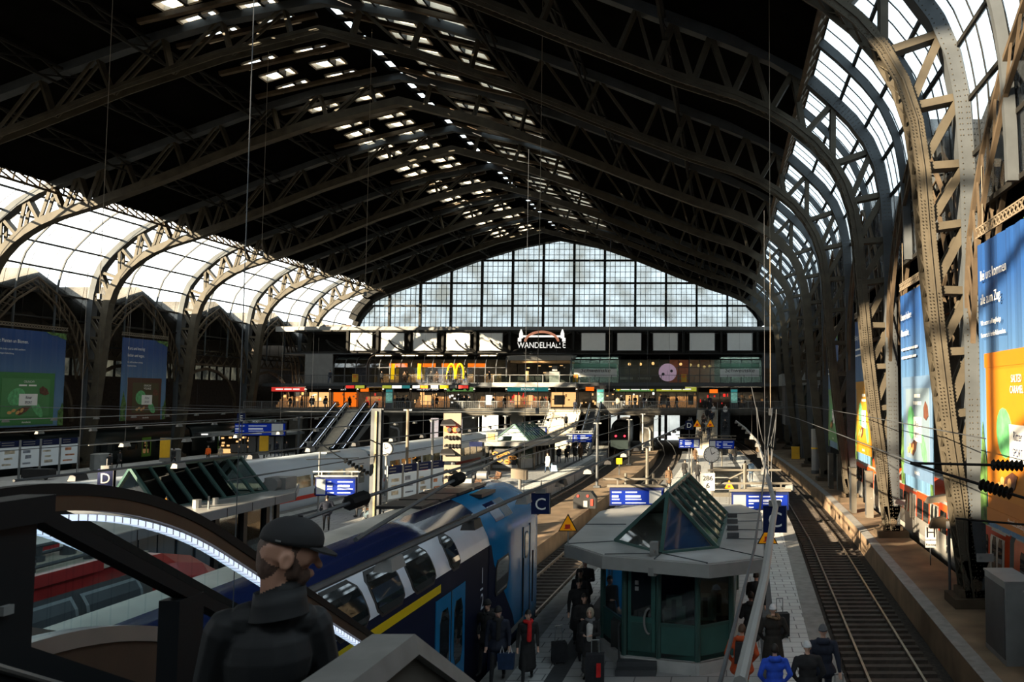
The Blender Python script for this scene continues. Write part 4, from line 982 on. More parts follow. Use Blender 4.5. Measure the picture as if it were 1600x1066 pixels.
# --- orange and white suburban train behind the riveted columns
SXc = 10.85; SP = [(1.38, -0.45), (1.45, 0.1), (1.46, 1.0), (1.42, 2.1), (1.30, 2.45), (1.05, 2.75), (0.5, 2.92), (0, 2.95)]
t = thing('suburban_train', 'orange-red and white suburban train behind the riveted columns on the right', 'train', (SXc, 35, -0.76))
def lp(y0, y1, z0, z1, off, nm, mm, par, rad=0.0):   # patch on the left-hand side of the train
    m = patch(SP, 0, y0, y1, z0, z1, off, rad=rad); m.v = [(SXc-x, y, z) for x, y, z in m.v]; return m.build(nm, mm, par)
for ci, (a, b_) in enumerate(((9.2, 27.6), (28.0, 46.6), (47.0, 66))):
    c = shell(t, 'carriage', SP, SXc, [a, (a+b_)/2, b_], [M['sred'], M['swhite'], M['grey']], [2, 1, 0, 0, 0, 0, 2])
    lp(a+0.1, b_-0.1, 2.24, 2.36, 0.02, 'white_line', M['swhite'], c); lp(a+0.1, b_-0.1, 0.05, 0.3, 0.02, 'sill', M['swhite'], c)
    yv = a+0.5; 
    while yv < b_-4.2:
        d = lp(yv, yv+1.5, 0.05, 2.28, 0.018, 'door', M['swhite'], c)
        for q in (0.2, 0.85): lp(yv+q, yv+q+0.42, 0.75, 2.0, 0.03, 'door_window', M['twin'], d, 0.1)
        for q in (1.75, 3.0):
            if yv+q+1.1 < b_-0.2: lp(yv+q, yv+q+1.05, 1.0, 1.95, 0.03, 'window', M['twin'], c, 0.08)
        yv += 4.4
    bx('underframe', M['under'], c, SXc-1.25, SXc+1.25, a+0.3, b_-0.3, -0.85, -0.4)
    bx('roof_unit', M['offwhite'], c, SXc-0.6, SXc+0.6, a+3, a+7, 2.9, 3.15)
bx('floor_right_track', M['ballast'], None, 9.0, 23, -14, 140, -0.97, -0.9)['kind'] = 'structure'
# --- dark green train with lime doors beyond the left columns
DX = -68.2; DP = [(1.4, -0.4), (1.45, 0.2), (1.45, 2.2), (1.3, 2.8), (0.9, 3.2), (0, 3.35)]
M['dgreen'] = mat('dark_green_train_paint', (0.010, 0.018, 0.018), 0.35, 0, 0.2)
t = thing('dark_train', 'dark train with lime green doors in the shade beyond the left columns', 'train', (DX, 90, -0.76))
for a, b_ in ((58, 80.6), (81, 104), (104.4, 124)):
    c = shell(t, 'carriage', DP, DX, [a, b_], [M['dgreen']], [0]*5)
    yv = a+3
    lime = mat('lime_door', (0.16, 0.36, 0.04), 0.5, 0, 0.1)
    i = 0
    while yv < b_-2:
        if i % 4 == 1:
            d = patch(DP, DX, yv, yv+1.5, 0.05, 2.25, 0.02).build('door', lime, c)
            for q in (0.15, 0.85): patch(DP, DX, yv+q, yv+q+0.5, 0.4, 1.9, 0.03, rad=0.08).build('door_window', M['twin'], d)
        else: patch(DP, DX, yv, yv+1.6, 1.0, 1.9, 0.02, rad=0.1).build('window', M['twin'], c)
        yv += 2.3; i += 1
# --- dark train leaving under the bridge, red tail lamps
t = thing('departing_train', 'dark train with two red tail lamps under the bridge', 'train', (-15.1, 121, -0.76))
QP = [(1.35, -0.5), (1.4, 1.9), (1.2, 2.9), (0.8, 3.3), (0, 3.4)]
shell(t, 'body', QP, [(118, -15.0), (130, -16.4), (149, -17.9)], [118.5, 130, 148], [M['dgreen']], [0]*4)
for s in (-0.62, 0.62): MB().disc((-15.05+s, 118.42, 1.35), 0.14, (0, 1, 0), 0.1, 12).build('tail_lamp', em('tail_lamp', (1.0, 0.03, 0.05), 3.0), t)
bx('rear_window', M['twin'], t, -15.9, -14.2, 118.42, 118.48, 1.9, 2.8)
# ---------------------------------------------------------------- kiosks
M['kgreen'] = mat('dark_green_kiosk_frame', (0.035, 0.082, 0.072), 0.4, 0.1, 0.1)
M['kpanel'] = mat('green_kiosk_panel', (0.03, 0.098, 0.085), 0.45, 0, 0.12)
M['zinc'] = mat('grey_zinc_roof', (0.38, 0.385, 0.375), 0.4, 0.3, 0.3, 0.6)
M['fascia'] = mat('grey_roof_edge', (0.24, 0.24, 0.23), 0.5, 0.1, 0.1)
M['plinth'] = mat('kiosk_plinth', (0.42, 0.42, 0.4), 0.8, 0, 0.15, 2)
M['kdark'] = mat('kiosk_interior', (0.012, 0.014, 0.014), 0.7)
M['roofglass'] = glass('ridge_glass', (0.5, 0.58, 0.56), 0.8, 0.03, (0.1, 0.12, 0.12), 0.06)
def poly_slab(pts, z0, z1): return MB().prism([(x, y, z0) for x, y in pts], (0, 0, z1-z0))
# --- the near kiosk on the right
t = thing('platform_kiosk', 'dark green octagonal kiosk with grey roof and glass ridge in the right foreground', 'kiosk', (-1.6, 25, 0))
ROOF = [(-4.35, 22.6), (-3.98, 22.2), (-3.1, 21.03), (-0.41, 19.92), (0.95, 20.65), (1.2, 28.9), (0.55, 30.9), (-3.75, 30.6), (-4.4, 29.0)]
rf = poly_slab(ROOF, 2.62, 2.93).build('roof', M['fascia'], t)
poly_slab([(x*0.985-0.025, 25+(y-25)*0.985) for x, y in ROOF], 2.9, 2.96).build('roof_sheet', M['zinc'], rf)
for p, q in (((-1.6, 21.2), (-0.45, 20.0)), ((-1.7, 21.2), (-3.05, 21.1)), ((-1.65, 21.2), (-1.75, 20.5)), ((-3.0, 23), (-4.25, 22.6)), ((-0.2, 22), (0.9, 20.7)), ((0, 25), (1.05, 24.9)), ((0.05, 28.2), (1.15, 28.6)), ((-3.1, 26), (-4.35, 26)), ((0, 23.4), (1.0, 23.3)), ((0, 26.6), (1.1, 26.7))): MB().bar((*p, 2.965), (*q, 2.965), 0.03, 0.03).build('roof_seam', M['dkgrey'], rf)
WALL = [(-3.4, 23.3), (-2.62, 21.75), (-1.72, 21.48), (-0.72, 21.18), (0.12, 21.75), (0.35, 29.0), (-0.5, 29.9), (-2.8, 29.9), (-3.45, 28.6)]
poly_slab([(x, y) for x, y in WALL], 0.3, 0.42).build('floor_plate', M['kdark'], t)
m = poly_slab([(-1.6+(x+1.6)*1.06, 25.4+(y-25.4)*1.035) for x, y in WALL], 0.0, 0.3); m.build('plinth', M['plinth'], t)
poly_slab([(-1.6+(x+1.6)*0.98, 25.4+(y-25.4)*0.985) for x, y in WALL], 2.5, 2.64).build('soffit', M['kdark'], t)
n = len(WALL)
for i in range(n):
    (x0, y0), (x1, y1) = WALL[i], WALL[(i+1) % n]
    L_ = math.hypot(x1-x0, y1-y0); nx, ny_ = (y1-y0)/L_, -(x1-x0)/L_
    MB().tube([(x0, y0, 0.3), (x0, y0, 2.63)], 0.075, 8).build('corner_post', M['kgreen'], t)
    def wp_(f, z, o=0): return (x0+(x1-x0)*f+nx*o, y0+(y1-y0)*f+ny_*o, z)
    def wall_panel(nm, f0, f1, z0, z1, mm, th=0.05, o=0.0, par=t):
        a_, b_, c_, d_ = wp_(f0, z0, o-th), wp_(f1, z0, o-th), wp_(f1, z0, o), wp_(f0, z0, o)
        return MB().prism([a_, b_, c_, d_], (0, 0, z1-z0)).build(nm, mm, par)
    if i == 1:      # door facet
        dr = wall_panel('door', 0.1, 0.9, 0.3, 2.55, M['kpanel'], 0.06)
        wall_panel('door_panel', 0.2, 0.8, 0.45, 1.15, M['kgreen'], 0.05, 0.02, dr)
        wall_panel('door_glass', 0.2, 0.78, 1.3, 2.45, M['twin'], 0.05, 0.02, dr)
        pts = [Vector(wp_(0.78-0.16*math.sin(a), 1.22+0.32*math.cos(a), 0.1)) for a in [math.pi*j/10 for j in range(11)]]
        MB().tube(pts, 0.03, 8).build('door_handle', M['offwhite'], dr)
        for zq in (2.1, 1.95): wall_panel('sticker', 0.32, 0.42, zq, zq+0.1, M['white'], 0.02, 0.04, dr)
    else:
        wall_panel('lower_panel', 0.04, 0.96, 0.3, 1.12, M['kpanel']); wall_panel('sill', 0.02, 0.98, 1.1, 1.18, M['kgreen'], 0.09, 0.03)
        for f in ((0.04, 0.96),) if L_ < 3 else ((0.02, 0.18), (0.2, 0.38), (0.4, 0.58), (0.6, 0.78), (0.8, 0.98)):
            wall_panel('window_pane', f[0], f[1], 1.18, 2.5, M['tint'], 0.02)
        wall_panel('head_rail', 0.02, 0.98, 2.48, 2.62, M['kgreen'], 0.09, 0.03)
    if i in (2, 3): wall_panel('plinth_facing', 0.0, 1.0, 0.0, 0.3, M['plinth'], 0.05, 0.14)
for i in range(2):
    bx('entrance_step', M['dkgrey'], t, -2.75+0.0*i, -1.75, 21.0+0.28*i, 21.45+0.1*i, 0.0, 0.14+0.13*i)
m = MB(); m.tube([(-2.72, 21.5, 0.2), (-2.72, 21.35, 1.1), (-2.72, 21.6, 1.15)], 0.025, 6); m.build('step_rail', M['dkgrey'], t)
# inside the kiosk: counter monitors and paper
for x, y in ((-1.35, 21.75), (-0.55, 21.95), (-0.2, 22.4)):
    bx('monitor', M['board'], t, x-0.2, x+0.2, y, y+0.05, 1.5, 1.8); bx('printer', M['board'], t, x-0.28, x+0.28, y+0.05, y+0.45, 1.1, 1.42)
    bx('monitor_stand', M['black'], t, x-0.06, x+0.06, y-0.03, y, 1.2, 1.7)
bx('counter', M['kdark'], t, -3.0, 0.0, 22.0, 22.6, 0.42, 1.1)
bx('inner_wall', M['kdark'], t, -3.2, 0.1, 24.4, 24.5, 0.42, 2.5)
# glass ridge on the roof
A0, A1 = (-1.57, 22.3, 4.35), (-1.25, 27.6, 4.35)
B = [(-3.03, 23.0, 2.97), (-1.63, 21.2, 2.97), (-0.23, 21.98, 2.97), (0.04, 28.2, 2.97), (-1.3, 28.9, 2.97), (-2.75, 28.4, 2.97)]
MB().add([A0, A1] + B, [(0, 2, 3), (0, 3, 4), (0, 4, 5, 1), (1, 5, 6), (1, 6, 7), (0, 1, 7, 2)]).build('ridge_glass', M['roofglass'], t)
m = MB()
for p, q in ((A0, B[0]), (A0, B[1]), (A0, B[2]), (A1, B[3]), (A1, B[4]), (A1, B[5]), (A0, A1)) + tuple((B[i], B[(i+1) % 6]) for i in range(6)): m.bar(p, q, 0.09, 0.1)
for i in range(1, 5):
    f = i/5
    for bq, bw in ((B[2], B[3]), (B[0], B[5])):
        p = tuple(A0[k]+(A1[k]-A0[k])*f for k in range(3)); q = tuple(bq[k]+(bw[k]-bq[k])*f for k in range(3)); m.bar(p, q, 0.08, 0.08)
m.build('ridge_frame', M['kgreen'], t)
m = MB(); m.add([(-1.5, 22.35, 4.2), (-1.6, 21.45, 3.0), (-0.4, 22.1, 3.0)], [(0, 1, 2)]); m.build('blind', mat('blue_blind', (0.03, 0.2, 0.62), 0.5, 0, 0.2), t)  # blue sheet under the glass stands in for a reflection of the banners
m = MB(); m.box(-1.9, -1.7, 20.85, 21.05, 2.96, 3.3); m.box(-1.83, -1.77, 20.7, 20.9, 3.05, 3.12); m.tube([(-1.8, 20.6, 2.55), (-1.8, 20.6, 2.75)], 0.12, 10); m.bar((-1.8, 20.6, 2.75), (-1.8, 20.9, 3.0), 0.05, 0.05); m.build('camera_housing', M['offwhite'], t)
for y in (23.5, 24.8, 26.1, 27.4): bx('ridge_motor', M['dkgrey'], t, 0.02, 0.35, y, y+0.12, 2.97, 3.1)
# --- left kiosk beyond the red locomotive
t = thing('platform_kiosk', 'long grey kiosk with dark glass ridge on the left platform beyond the escalator', 'kiosk', (-21, 29, 0))
R2 = [(-16.9, 19.5), (-17.55, 27), (-17.65, 34.4), (-19.2, 37.7), (-23.6, 38), (-24.6, 36), (-24.8, 20), (-23, 18.5)]
rf = poly_slab(R2, 2.68, 2.98).build('roof', mat('blue_grey_roof_edge', (0.13, 0.15, 0.17), 0.5, 0, 0.08), t); poly_slab([(x*0.99-0.2, y*0.99+0.28) for x, y in R2], 2.96, 3.01).build('roof_sheet', M['zinc'], rf)
m = MB()
for i in range(11): yq = 20+1.6*i; xq = lerp([(19.5, -16.9), (27, -17.55), (34.4, -17.65), (40, -17.7)], yq); m.box(xq-0.02, xq+0.012, yq-0.012, yq+0.012, 2.68, 2.98)
m.build('roof_edge_joints', M['black'], rf)
W2_ = [(-18.0, 21), (-18.5, 27.5), (-18.55, 33.8), (-19.7, 36.8), (-23.2, 37), (-23.9, 35.5), (-24, 21)]
poly_slab(W2_[:2] + [(-18.52, 30.2), (-24, 30.2)] + W2_[-1:], 0.0, 2.68).build('closed_body', M['kdark'], t)
bp = mat('blue_grey_panel', (0.055, 0.085, 0.115), 0.35, 0, 0.1, 1)
for i in range(9):
    y0 = 21.3+1.0*i; xa = lerp([(21, -18.0), (27.5, -18.5), (34, -18.55)], y0)+0.03
    MB().box(xa-0.02, xa+0.03, y0, y0+0.82, 0.25, 2.6).build('wall_panel', bp, t)
for i, (x, y) in enumerate([(-18.52, 30.4), (-18.53, 32.2), (-18.55, 33.8), (-19.7, 36.7), (-21.5, 36.9), (-23.2, 36.9), (-23.9, 35.5), (-23.9, 33)]):
    bx('post', M['black'], t, x-0.12, x+0.12, y-0.12, y+0.12, 0, 2.7)
for (p, q) in (((-18.52, 30.5), (-18.53, 32.1)), ((-18.53, 32.3), (-18.55, 33.7)), ((-18.6, 33.9), (-19.65, 36.6))):
    MB().prism([(p[0], p[1], 0.1), (q[0], q[1], 0.1), (q[0]-0.02, q[1], 0.1), (p[0]-0.02, p[1], 0.1)], (0, 0, 2.5)).build('glass_pane', M['clear'], t)
A0, A1 = (-20.9, 29.4, 4.4), (-20.15, 34.7, 4.4)
B = [(-22.05, 29.9, 3.0), (-19.66, 29.1, 3.0), (-19.0, 34.7, 3.0), (-21.4, 34.9, 3.0)]
MB().add([A0, A1] + B, [(0, 2, 3), (0, 3, 4, 1), (1, 4, 5), (0, 1, 5, 2)]).build('ridge_glass', M['roofglass'], t)
m = MB()
for p, q in ((A0, B[0]), (A0, B[1]), (A1, B[2]), (A1, B[3]), (A0, A1), (B[0], B[1]), (B[1], B[2]), (B[2], B[3]), (B[3], B[0])): m.bar(p, q, 0.12, 0.1)
for i in range(1, 7):
    for b0, b1 in ((B[1], B[2]), (B[0], B[3])):
        f = i/7; m.bar([A0[k]+(A1[k]-A0[k])*f for k in range(3)], [b0[k]+(b1[k]-b0[k])*f for k in range(3)], 0.08 if i % 2 else 0.14, 0.09)
m.build('ridge_frame', M['kgreen'], t)
g = MB(); g.add([[A0[k]*0.995 for k in range(3)]]+[A1]+[B[1], B[2]], [(0, 2, 3, 1)]); 
for f0, f1 in ((0.02, 0.7),):
    L3 = lambda a, b, f: tuple(a[k]+(b[k]-a[k])*f for k in range(3))
    o = (-0.06, 0, -0.03); pp = [L3(A0, A1, f0), L3(A0, A1, f1), L3(B[1], B[2], f1), L3(B[1], B[2], f0)]
    MB().poly([tuple(p[k]+o[k] for k in range(3)) for p in pp]).build('ridge_blind', M['black'], t)
MB().tube([(-18.6, 29.5, 2.98), (-18.6, 29.5, 3.3)], 0.14, 10).build('roof_vent', M['grey'], t); MB().tube([(-18.5, 30.4, 2.98), (-18.5, 30.4, 3.25)], 0.1, 10).build('roof_vent', M['grey'], t)
m = MB(); m.box(-19.4, -18.5, 35.2, 36.1, 3.0, 3.5); m.disc((-18.95, 35.1, 3.25), 0.3, (0, 1, 0), 0.5, 14); m.build('air_conditioner', M['offwhite'], t)
MB().tube([(-18.0, 29.2, 2.98), (-18.0, 29.2, 3.45)], 0.035, 6).build('roof_pole', M['offwhite'], t)
# --- far kiosk with the pretzel poster
t = thing('platform_kiosk', 'far sunlit kiosk with a big pretzel poster and striped glass ridge', 'kiosk', (-20, 82, 0))
R3_ = [(-23.6, 79.6), (-22.6, 77.6), (-18.6, 76.6), (-16.8, 78.5), (-16.9, 89.5), (-19, 91), (-23, 90.6), (-24, 88)]
poly_slab(R3_, 2.35, 2.75).build('roof', M['offwhite'], t)
W3 = [(-23.0, 80.4), (-22.1, 78.6), (-19.3, 78.0), (-18.2, 79.2), (-18.4, 89), (-23, 89)]
poly_slab(W3, 0, 0.25).build('plinth', M['concrete'], t)
bx('body', M['kdark'], t, -22.6, -19.0, 80.5, 88.6, 0.2, 2.35)
for i in range(6):
    (x0, y0), (x1, y1) = W3[i], W3[(i+1) % 6]
    MB().tube([(x0, y0, 0), (x0, y0, 2.4)], 0.16, 6).build('post', M['concrete'], t)
    if i in (0, 1, 2):
        MB().prism([(x0, y0, 0.25), (x1, y1, 0.25), (x1, y1+0.06, 0.25), (x0, y0+0.06, 0.25)], (0, 0, 0.85 if i != 1 else 0.3)).build('counter_front', M['white'], t)
        MB().prism([(x0, y0, 1.1), (x1, y1, 1.1), (x1, y1+0.03, 1.1), (x0, y0+0.03, 1.1)], (0, 0, 1.25)).build('pane', M['green_tint'], t)
p = MB(); p.prism([(-21.85, 78.48, 0.55), (-19.6, 78.0, 0.55), (-19.6, 78.04, 0.55), (-21.85, 78.52, 0.55)], (0, 0, 1.5)); p = p.build('poster', M['black'], t)
g = MB(); rnd = random.Random(3)
for i in range(11):
    f = rnd.uniform(0.08, 0.92); cx, cy_, cz = -21.85+2.25*f, 78.42-0.48*f, 0.75+rnd.random()*1.0
    g.tube([(cx+0.2*math.cos(a)*(1+0.3*math.cos(2*a)), cy_, cz+0.15*math.sin(a)) for a in [2*math.pi*j/9 for j in range(10)]], 0.07, 5)
g.build('pretzel_print', mat('pretzel_print', (0.62, 0.28, 0.06), 0.5, 0, 0.4, 6), p)
for i in range(5): bx('side_panel', M['white'], t, -18.46, -18.3, 80+1.7*i, 80.7+1.7*i, 0.3, 1.6); bx('side_frame', M['black'], t, -18.5, -18.28, 80.8+1.7*i, 81.1+1.7*i, 0.2, 2.35)
A0, A1 = (-20.2, 79.6, 4.3), (-19.6, 84.6, 4.3); B = [(-22.2, 79.8, 2.75), (-18.6, 78.9, 2.75), (-17.9, 85.3, 2.75), (-21.6, 85.5, 2.75)]
MB().add([A0, A1] + B, [(0, 2, 3), (0, 3, 4, 1), (1, 4, 5), (0, 1, 5, 2)]).build('ridge_glass', M['green_tint'], t)
m = MB()
for p_, q_ in ((A0, B[0]), (A0, B[1]), (A1, B[2]), (A0, A1), (B[0], B[1]), (B[1], B[2])): m.bar(p_, q_, 0.16, 0.14)
for i in range(1, 8): f = i/8; m.bar([A0[k]+(A1[k]-A0[k])*f for k in range(3)], [B[1][k]+(B[2][k]-B[1][k])*f for k in range(3)], 0.13, 0.1)
for i in range(1, 4): f = i/4; m.bar([A0[k]+(B[0][k]-A0[k])*f for k in range(3)], [A0[k]+(B[1][k]-A0[k])*f for k in range(3)], 0.08, 0.08)
m.build('ridge_frame', M['kgreen'], t)
bx('roof_sign', M['offwhite'], t, -22.5, -21.4, 78.2, 78.3, 2.75, 3.6); bx('roof_sign_print', mat('bread_print', (0.6, 0.3, 0.07), 0.5, 0, 0.3, 5), t, -22.3, -21.7, 78.15, 78.2, 2.9, 3.45)
bx('name_board', M['navy'], t, -23.8, -22.6, 77.4, 77.5, 2.3, 2.75)
# --- farthest left kiosk with white panels
t = thing('platform_kiosk', 'far left kiosk with white panels and warm lit bakery counter', 'kiosk', (-60, 103, 0))
poly_slab([(-64, 100.5), (-61, 99), (-53, 100.6), (-52.5, 104), (-63.5, 107)], 2.3, 2.6).build('roof', M['grey'], t)
bx('body', M['kdark'], t, -62.4, -54.4, 103, 105.5, 0, 2.3)
g = MB(); rnd = random.Random(5)
for i in range(16): x = rnd.uniform(-62.2, -58.8); z = rnd.uniform(0.5, 1.9); g.box(x, x+0.3, 102.9, 103, z, z+0.2)
g.build('baked_goods', M['litw'], t, kind='stuff')
bx('counter', M['litw'], t, -62.3, -61.0, 102.6, 103, 0, 0.5)
for i in range(6): bx('white_panel', M['white'], t, -60.9+1.1*i, -60.0+1.1*i, 102.7, 102.9, 0.1, 1.1 if i < 2 else 2.0)
A0, A1 = (-59.6, 103, 4.1), (-56.2, 104, 4.1); B = [(-60.2, 101.5, 2.6), (-54.8, 101.5, 2.6), (-55, 105, 2.6), (-60.6, 105, 2.6)]
MB().add([A0, A1] + B, [(0, 2, 3, 1), (1, 3, 4), (0, 1, 4, 5), (0, 5, 2)]).build('ridge_glass', M['green_tint'], t)
m = MB()
for i in range(7): f = i/6; m.bar([A0[k]+(A1[k]-A0[k])*f for k in range(3)], [B[0][k]+(B[1][k]-B[0][k])*f for k in range(3)], 0.13, 0.1)
m.bar(A0, A1, 0.12, 0.12); m.build('ridge_frame', M['kgreen'], t)
bx('name_strip', M['lit'], t, -62.4, -60.8, 99.3, 99.4, 2.36, 2.52)
# ---------------------------------------------------------------- overhead lamp rails, signs, posts, wires
def on(path, d):   # point at arc fraction d of a polyline
    L = [0]
    for a, b in zip(path, path[1:]): L.append(L[-1]+(Vector(b)-Vector(a)).length)
    q = d*L[-1]; k = 0
    while k < len(path)-2 and L[k+1] < q: k += 1
    t_ = (q-L[k])/(L[k+1]-L[k]); return Vector(path[k]).lerp(Vector(path[k+1]), t_), L[-1]
def lamp_rail(path, label, step, r=0.05, lampw=0.3, dark=True, hang=9.0, start=0.0):
    t = thing('lamp_rail', label, 'lamp rail', path[0])
    MB().tube(path, r, 8).build('rail', M['fascia'] if not dark else M['dkgrey'], t)
    _, L = on(path, 0); d = start+step*0.5; i = 0
    while d < L:
        p, _ = on(path, d/L)
        m = MB(); m.hexa([(p.x-lampw*0.5, p.y-0.28, p.z-0.22), (p.x+lampw*0.5, p.y-0.28, p.z-0.22), (p.x+lampw*0.5, p.y+0.28, p.z-0.22), (p.x-lampw*0.5, p.y+0.28, p.z-0.22), (p.x-lampw*0.35, p.y-0.22, p.z-0.03), (p.x+lampw*0.35, p.y-0.22, p.z-0.03), (p.x+lampw*0.35, p.y+0.22, p.z-0.03), (p.x-lampw*0.35, p.y+0.22, p.z-0.03)])
        m.build('lamp', [M['black'], M['offwhite']][i % 2] if dark else M['offwhite'], t)
        if i % 3 == 0: MB().tube([(p.x, p.y, p.z), (p.x, p.y, p.z+hang)], 0.006, 4).build('hanger_wire', M['dkgrey'], t)
        d += step; i += 1
    return t
lamp_rail([(-5.3, 7, 4.45), (-5.25, 20, 4.4), (-4.9, 30, 4.4), (-4.0, 60, 4.4), (-3.6, 80, 4.4), (-4.2, 100, 4.4)], 'long lamp rail hanging over the left edge of the kiosk platform above the blue train', 4.15)
lamp_rail([(0.1, 6.4, 4.75), (0.45, 10, 4.75), (0.76, 14, 4.75), (0.96, 16.4, 4.75), (1.13, 23.3, 4.75), (1.5, 40, 4.75), (1.3, 58, 4.75), (0.87, 75, 4.75)], 'thick grey lamp rail curving up over the right side of the kiosk', 7.0, 0.055, 0.26, False, 8, 16)
lamp_rail([(-20.4, 24, 4.5), (-19.8, 45, 4.5), (-19.0, 75, 4.5), (-19.6, 100, 4.5)], 'lamp rail hanging over the sunlit platform above the left kiosk', 4.6, 0.04, 0.25)
lamp_rail([(-30.5, 40, 4.6), (-29.5, 70, 4.6), (-29.5, 104, 4.6)], 'lamp rail hanging over the roof of the long white train', 4.6, 0.035, 0.25, False)
lamp_rail([(-47, 50, 4.6), (-46, 80, 4.6), (-46, 100, 4.6)], 'lamp rail hanging over the far left platform in front of the far kiosk', 4.6, 0.035, 0.25, False)
lamp_rail([(-60, 62, 5.0), (-60, 104, 5.0)], 'lamp rail hanging in front of the left columns', 5.0, 0.035, 0.25, False)
def letter_sign(x, y, z, ch, w, label, hang=0.35, post=False):
    t = thing('platform_sign', label, 'sign', (x, y, z))
    bx('panel', M['navy'], t, x-w/2, x+w/2, y-0.05, y+0.05, z, z+w*1.1)
    lettering(t, ch, (x, y-0.055, z+w*0.24), FX, UP, w*0.62, M['board'])
    m = MB(); m.box(x-0.14, x+0.14, y-0.1, y+0.1, z+w*1.1, z+w*1.1+0.12); m.tube([(x, y, z+w*1.1), (x, y, z+w*1.1+hang)], 0.02, 6); m.build('hanger', M['offwhite'], t)
    if post: MB().tube([(x, y+0.15, 0), (x, y+0.15, z+w)], 0.06, 6).build('post', M['dkgrey'], t)
    bx('edge', M['offwhite'], t, x+w/2-0.02, x+w/2+0.0, y-0.06, y+0.06, z, z+w*1.1)
letter_sign(-5.2, 23.55, 3.62, 'C', 0.53, 'navy sign with white letter C hanging above the nose of the blue train')
letter_sign(-21.0, 28.4, 3.85, 'D', 0.55, 'navy sign with white letter D above the left kiosk')
letter_sign(1.12, 19.4, 3.78, 'C', 0.55, 'navy sign with white letter C hanging right of the near kiosk roof')
letter_sign(-52, 89.5, 4.15, 'E', 0.9, 'small dark sign with letter E near the far left kiosk', post=True)
letter_sign(-3.3, 74, 4.0, 'D', 0.7, 'small dark sign with white letter D beyond the white clock', post=True)
def warn_sign(x, y, z, s, label, base=None):
    t = thing('warning_sign', label, 'sign', (x, y, base if base is not None else z-0.3))
    m = MB(); m.prism([(x-s/2, y, z), (x+s/2, y, z), (x, y, z+s*0.9)], (0, 0.03, 0)); m.build('border', M['black'], t)
    m = MB(); k = 0.84; cz = z+s*0.3; m.prism([(x-s/2*k, y-0.012, cz-(cz-z)*k), (x+s/2*k, y-0.012, cz-(cz-z)*k), (x, y-0.012, cz+(z+s*0.9-cz)*k)], (0, 0.012, 0)); m.build('face', em('warning_orange', (0.85, 0.33, 0.01), 0.08), t)
    m = MB(); m.box(x-s*0.14, x+s*0.13, y-0.02, y-0.012, z+s*0.16, z+s*0.36); m.box(x-s*0.2, x+s*0.02, y-0.02, y-0.012, z+s*0.12, z+s*0.16); m.bar((x, y-0.016, z+s*0.16), (x+s*0.22, y-0.016, z+s*0.1), s*0.05, 0.01); m.build('pictogram', M['red'], t)
    MB().tube([(x, y+0.04, base if base is not None else z-0.3), (x, y+0.04, z+s*0.5)], 0.018, 6).build('post', M['offwhite'], t)
warn_sign(-4.25, 22.55, 3.3, 0.52, 'orange warning triangle on a post at the left corner of the near kiosk roof', 2.96)
warn_sign(1.02, 20.9, 3.25, 0.52, 'orange warning triangle at the right corner of the near kiosk roof behind the grey pipe', 2.96)
warn_sign(-17.75, 26.6, 3.3, 0.5, 'orange warning triangle at the right edge of the left kiosk roof', 3.0)
warn_sign(-24.3, 29.3, 3.4, 0.5, 'orange warning triangle at the far left just above the escalator handrail', 3.0)
warn_sign(-23.2, 58.2, 1.75, 0.55, 'small orange warning triangle beside the left clock post', 0)
warn_sign(-2.9, 83, 3.9, 0.9, 'left of two orange triangles at the foot of the crowded stairs', 0)
warn_sign(-1.6, 83, 3.9, 0.9, 'right of two orange triangles at the foot of the crowded stairs', 0)
warn_sign(0.15, 45.5, 1.9, 0.6, 'yellow triangle on the beige frame below the white clock', 0)
def clock(x, y, z, r, label, hm, dark=False):
    t = thing('platform_clock', label, 'clock', (x, y, 0))
    MB().tube([(x, y+0.1, 0), (x, y+0.1, z-r)], 0.09, 10).build('post', M['offwhite'] if not dark else M['grey'], t)
    MB().disc((x, y, z), r+0.05, (0, 1, 0), 0.22, 32).build('case', M['dkgrey'], t)
    MB().disc((x, y-0.115, z), r, (0, 1, 0), 0.02, 32).build('dial', em('dial', (0.45, 0.45, 0.43), 0.12), t)
    m = MB()
    for i in range(12):
        a = math.pi*2*i/12; s, c = math.sin(a), math.cos(a); m.bar((x+s*r*0.8, y-0.13, z+c*r*0.8), (x+s*r*0.95, y-0.13, z+c*r*0.95), r*0.06, 0.01, 0, (0, 1, 0))
    m.build('hour_marks', M['black'], t)
    for (a, l, w_) in ((math.pi*2*hm[0]/12, 0.55, 0.1), (math.pi*2*hm[1]/60, 0.85, 0.07)):
        MB().bar((x, y-0.14, z), (x+math.sin(a)*r*l, y-0.14, z+math.cos(a)*r*l), r*w_, 0.01, 0, (0, 1, 0)).build('hand', M['black'], t)
clock(-0.9, 51, 3.4, 0.45, 'round white platform clock above the near kiosk', (1.97, 58))
clock(-23.85, 58.6, 3.25, 0.44, 'round white platform clock on the left above the white train', (1.97, 58), True)
# kilometre sign 286 / 6
t = thing('kilometre_sign', 'white sign with black numbers 286 over 6 left of the white clock post', 'sign', (-0.78, 35, 0))
bx('panel', M['signwhite'], t, -1.08, -0.48, 34.95, 35, 3.0, 3.72); lettering(t, '286', (-0.78, 34.94, 3.42), FX, UP, 0.2, M['black']); lettering(t, '6', (-0.78, 34.94, 3.1), FX, UP, 0.22, M['black'])
MB().tube([(-0.7, 35.05, 0), (-0.7, 35.05, 3.7)], 0.07, 8).build('post', M['beige'], t)
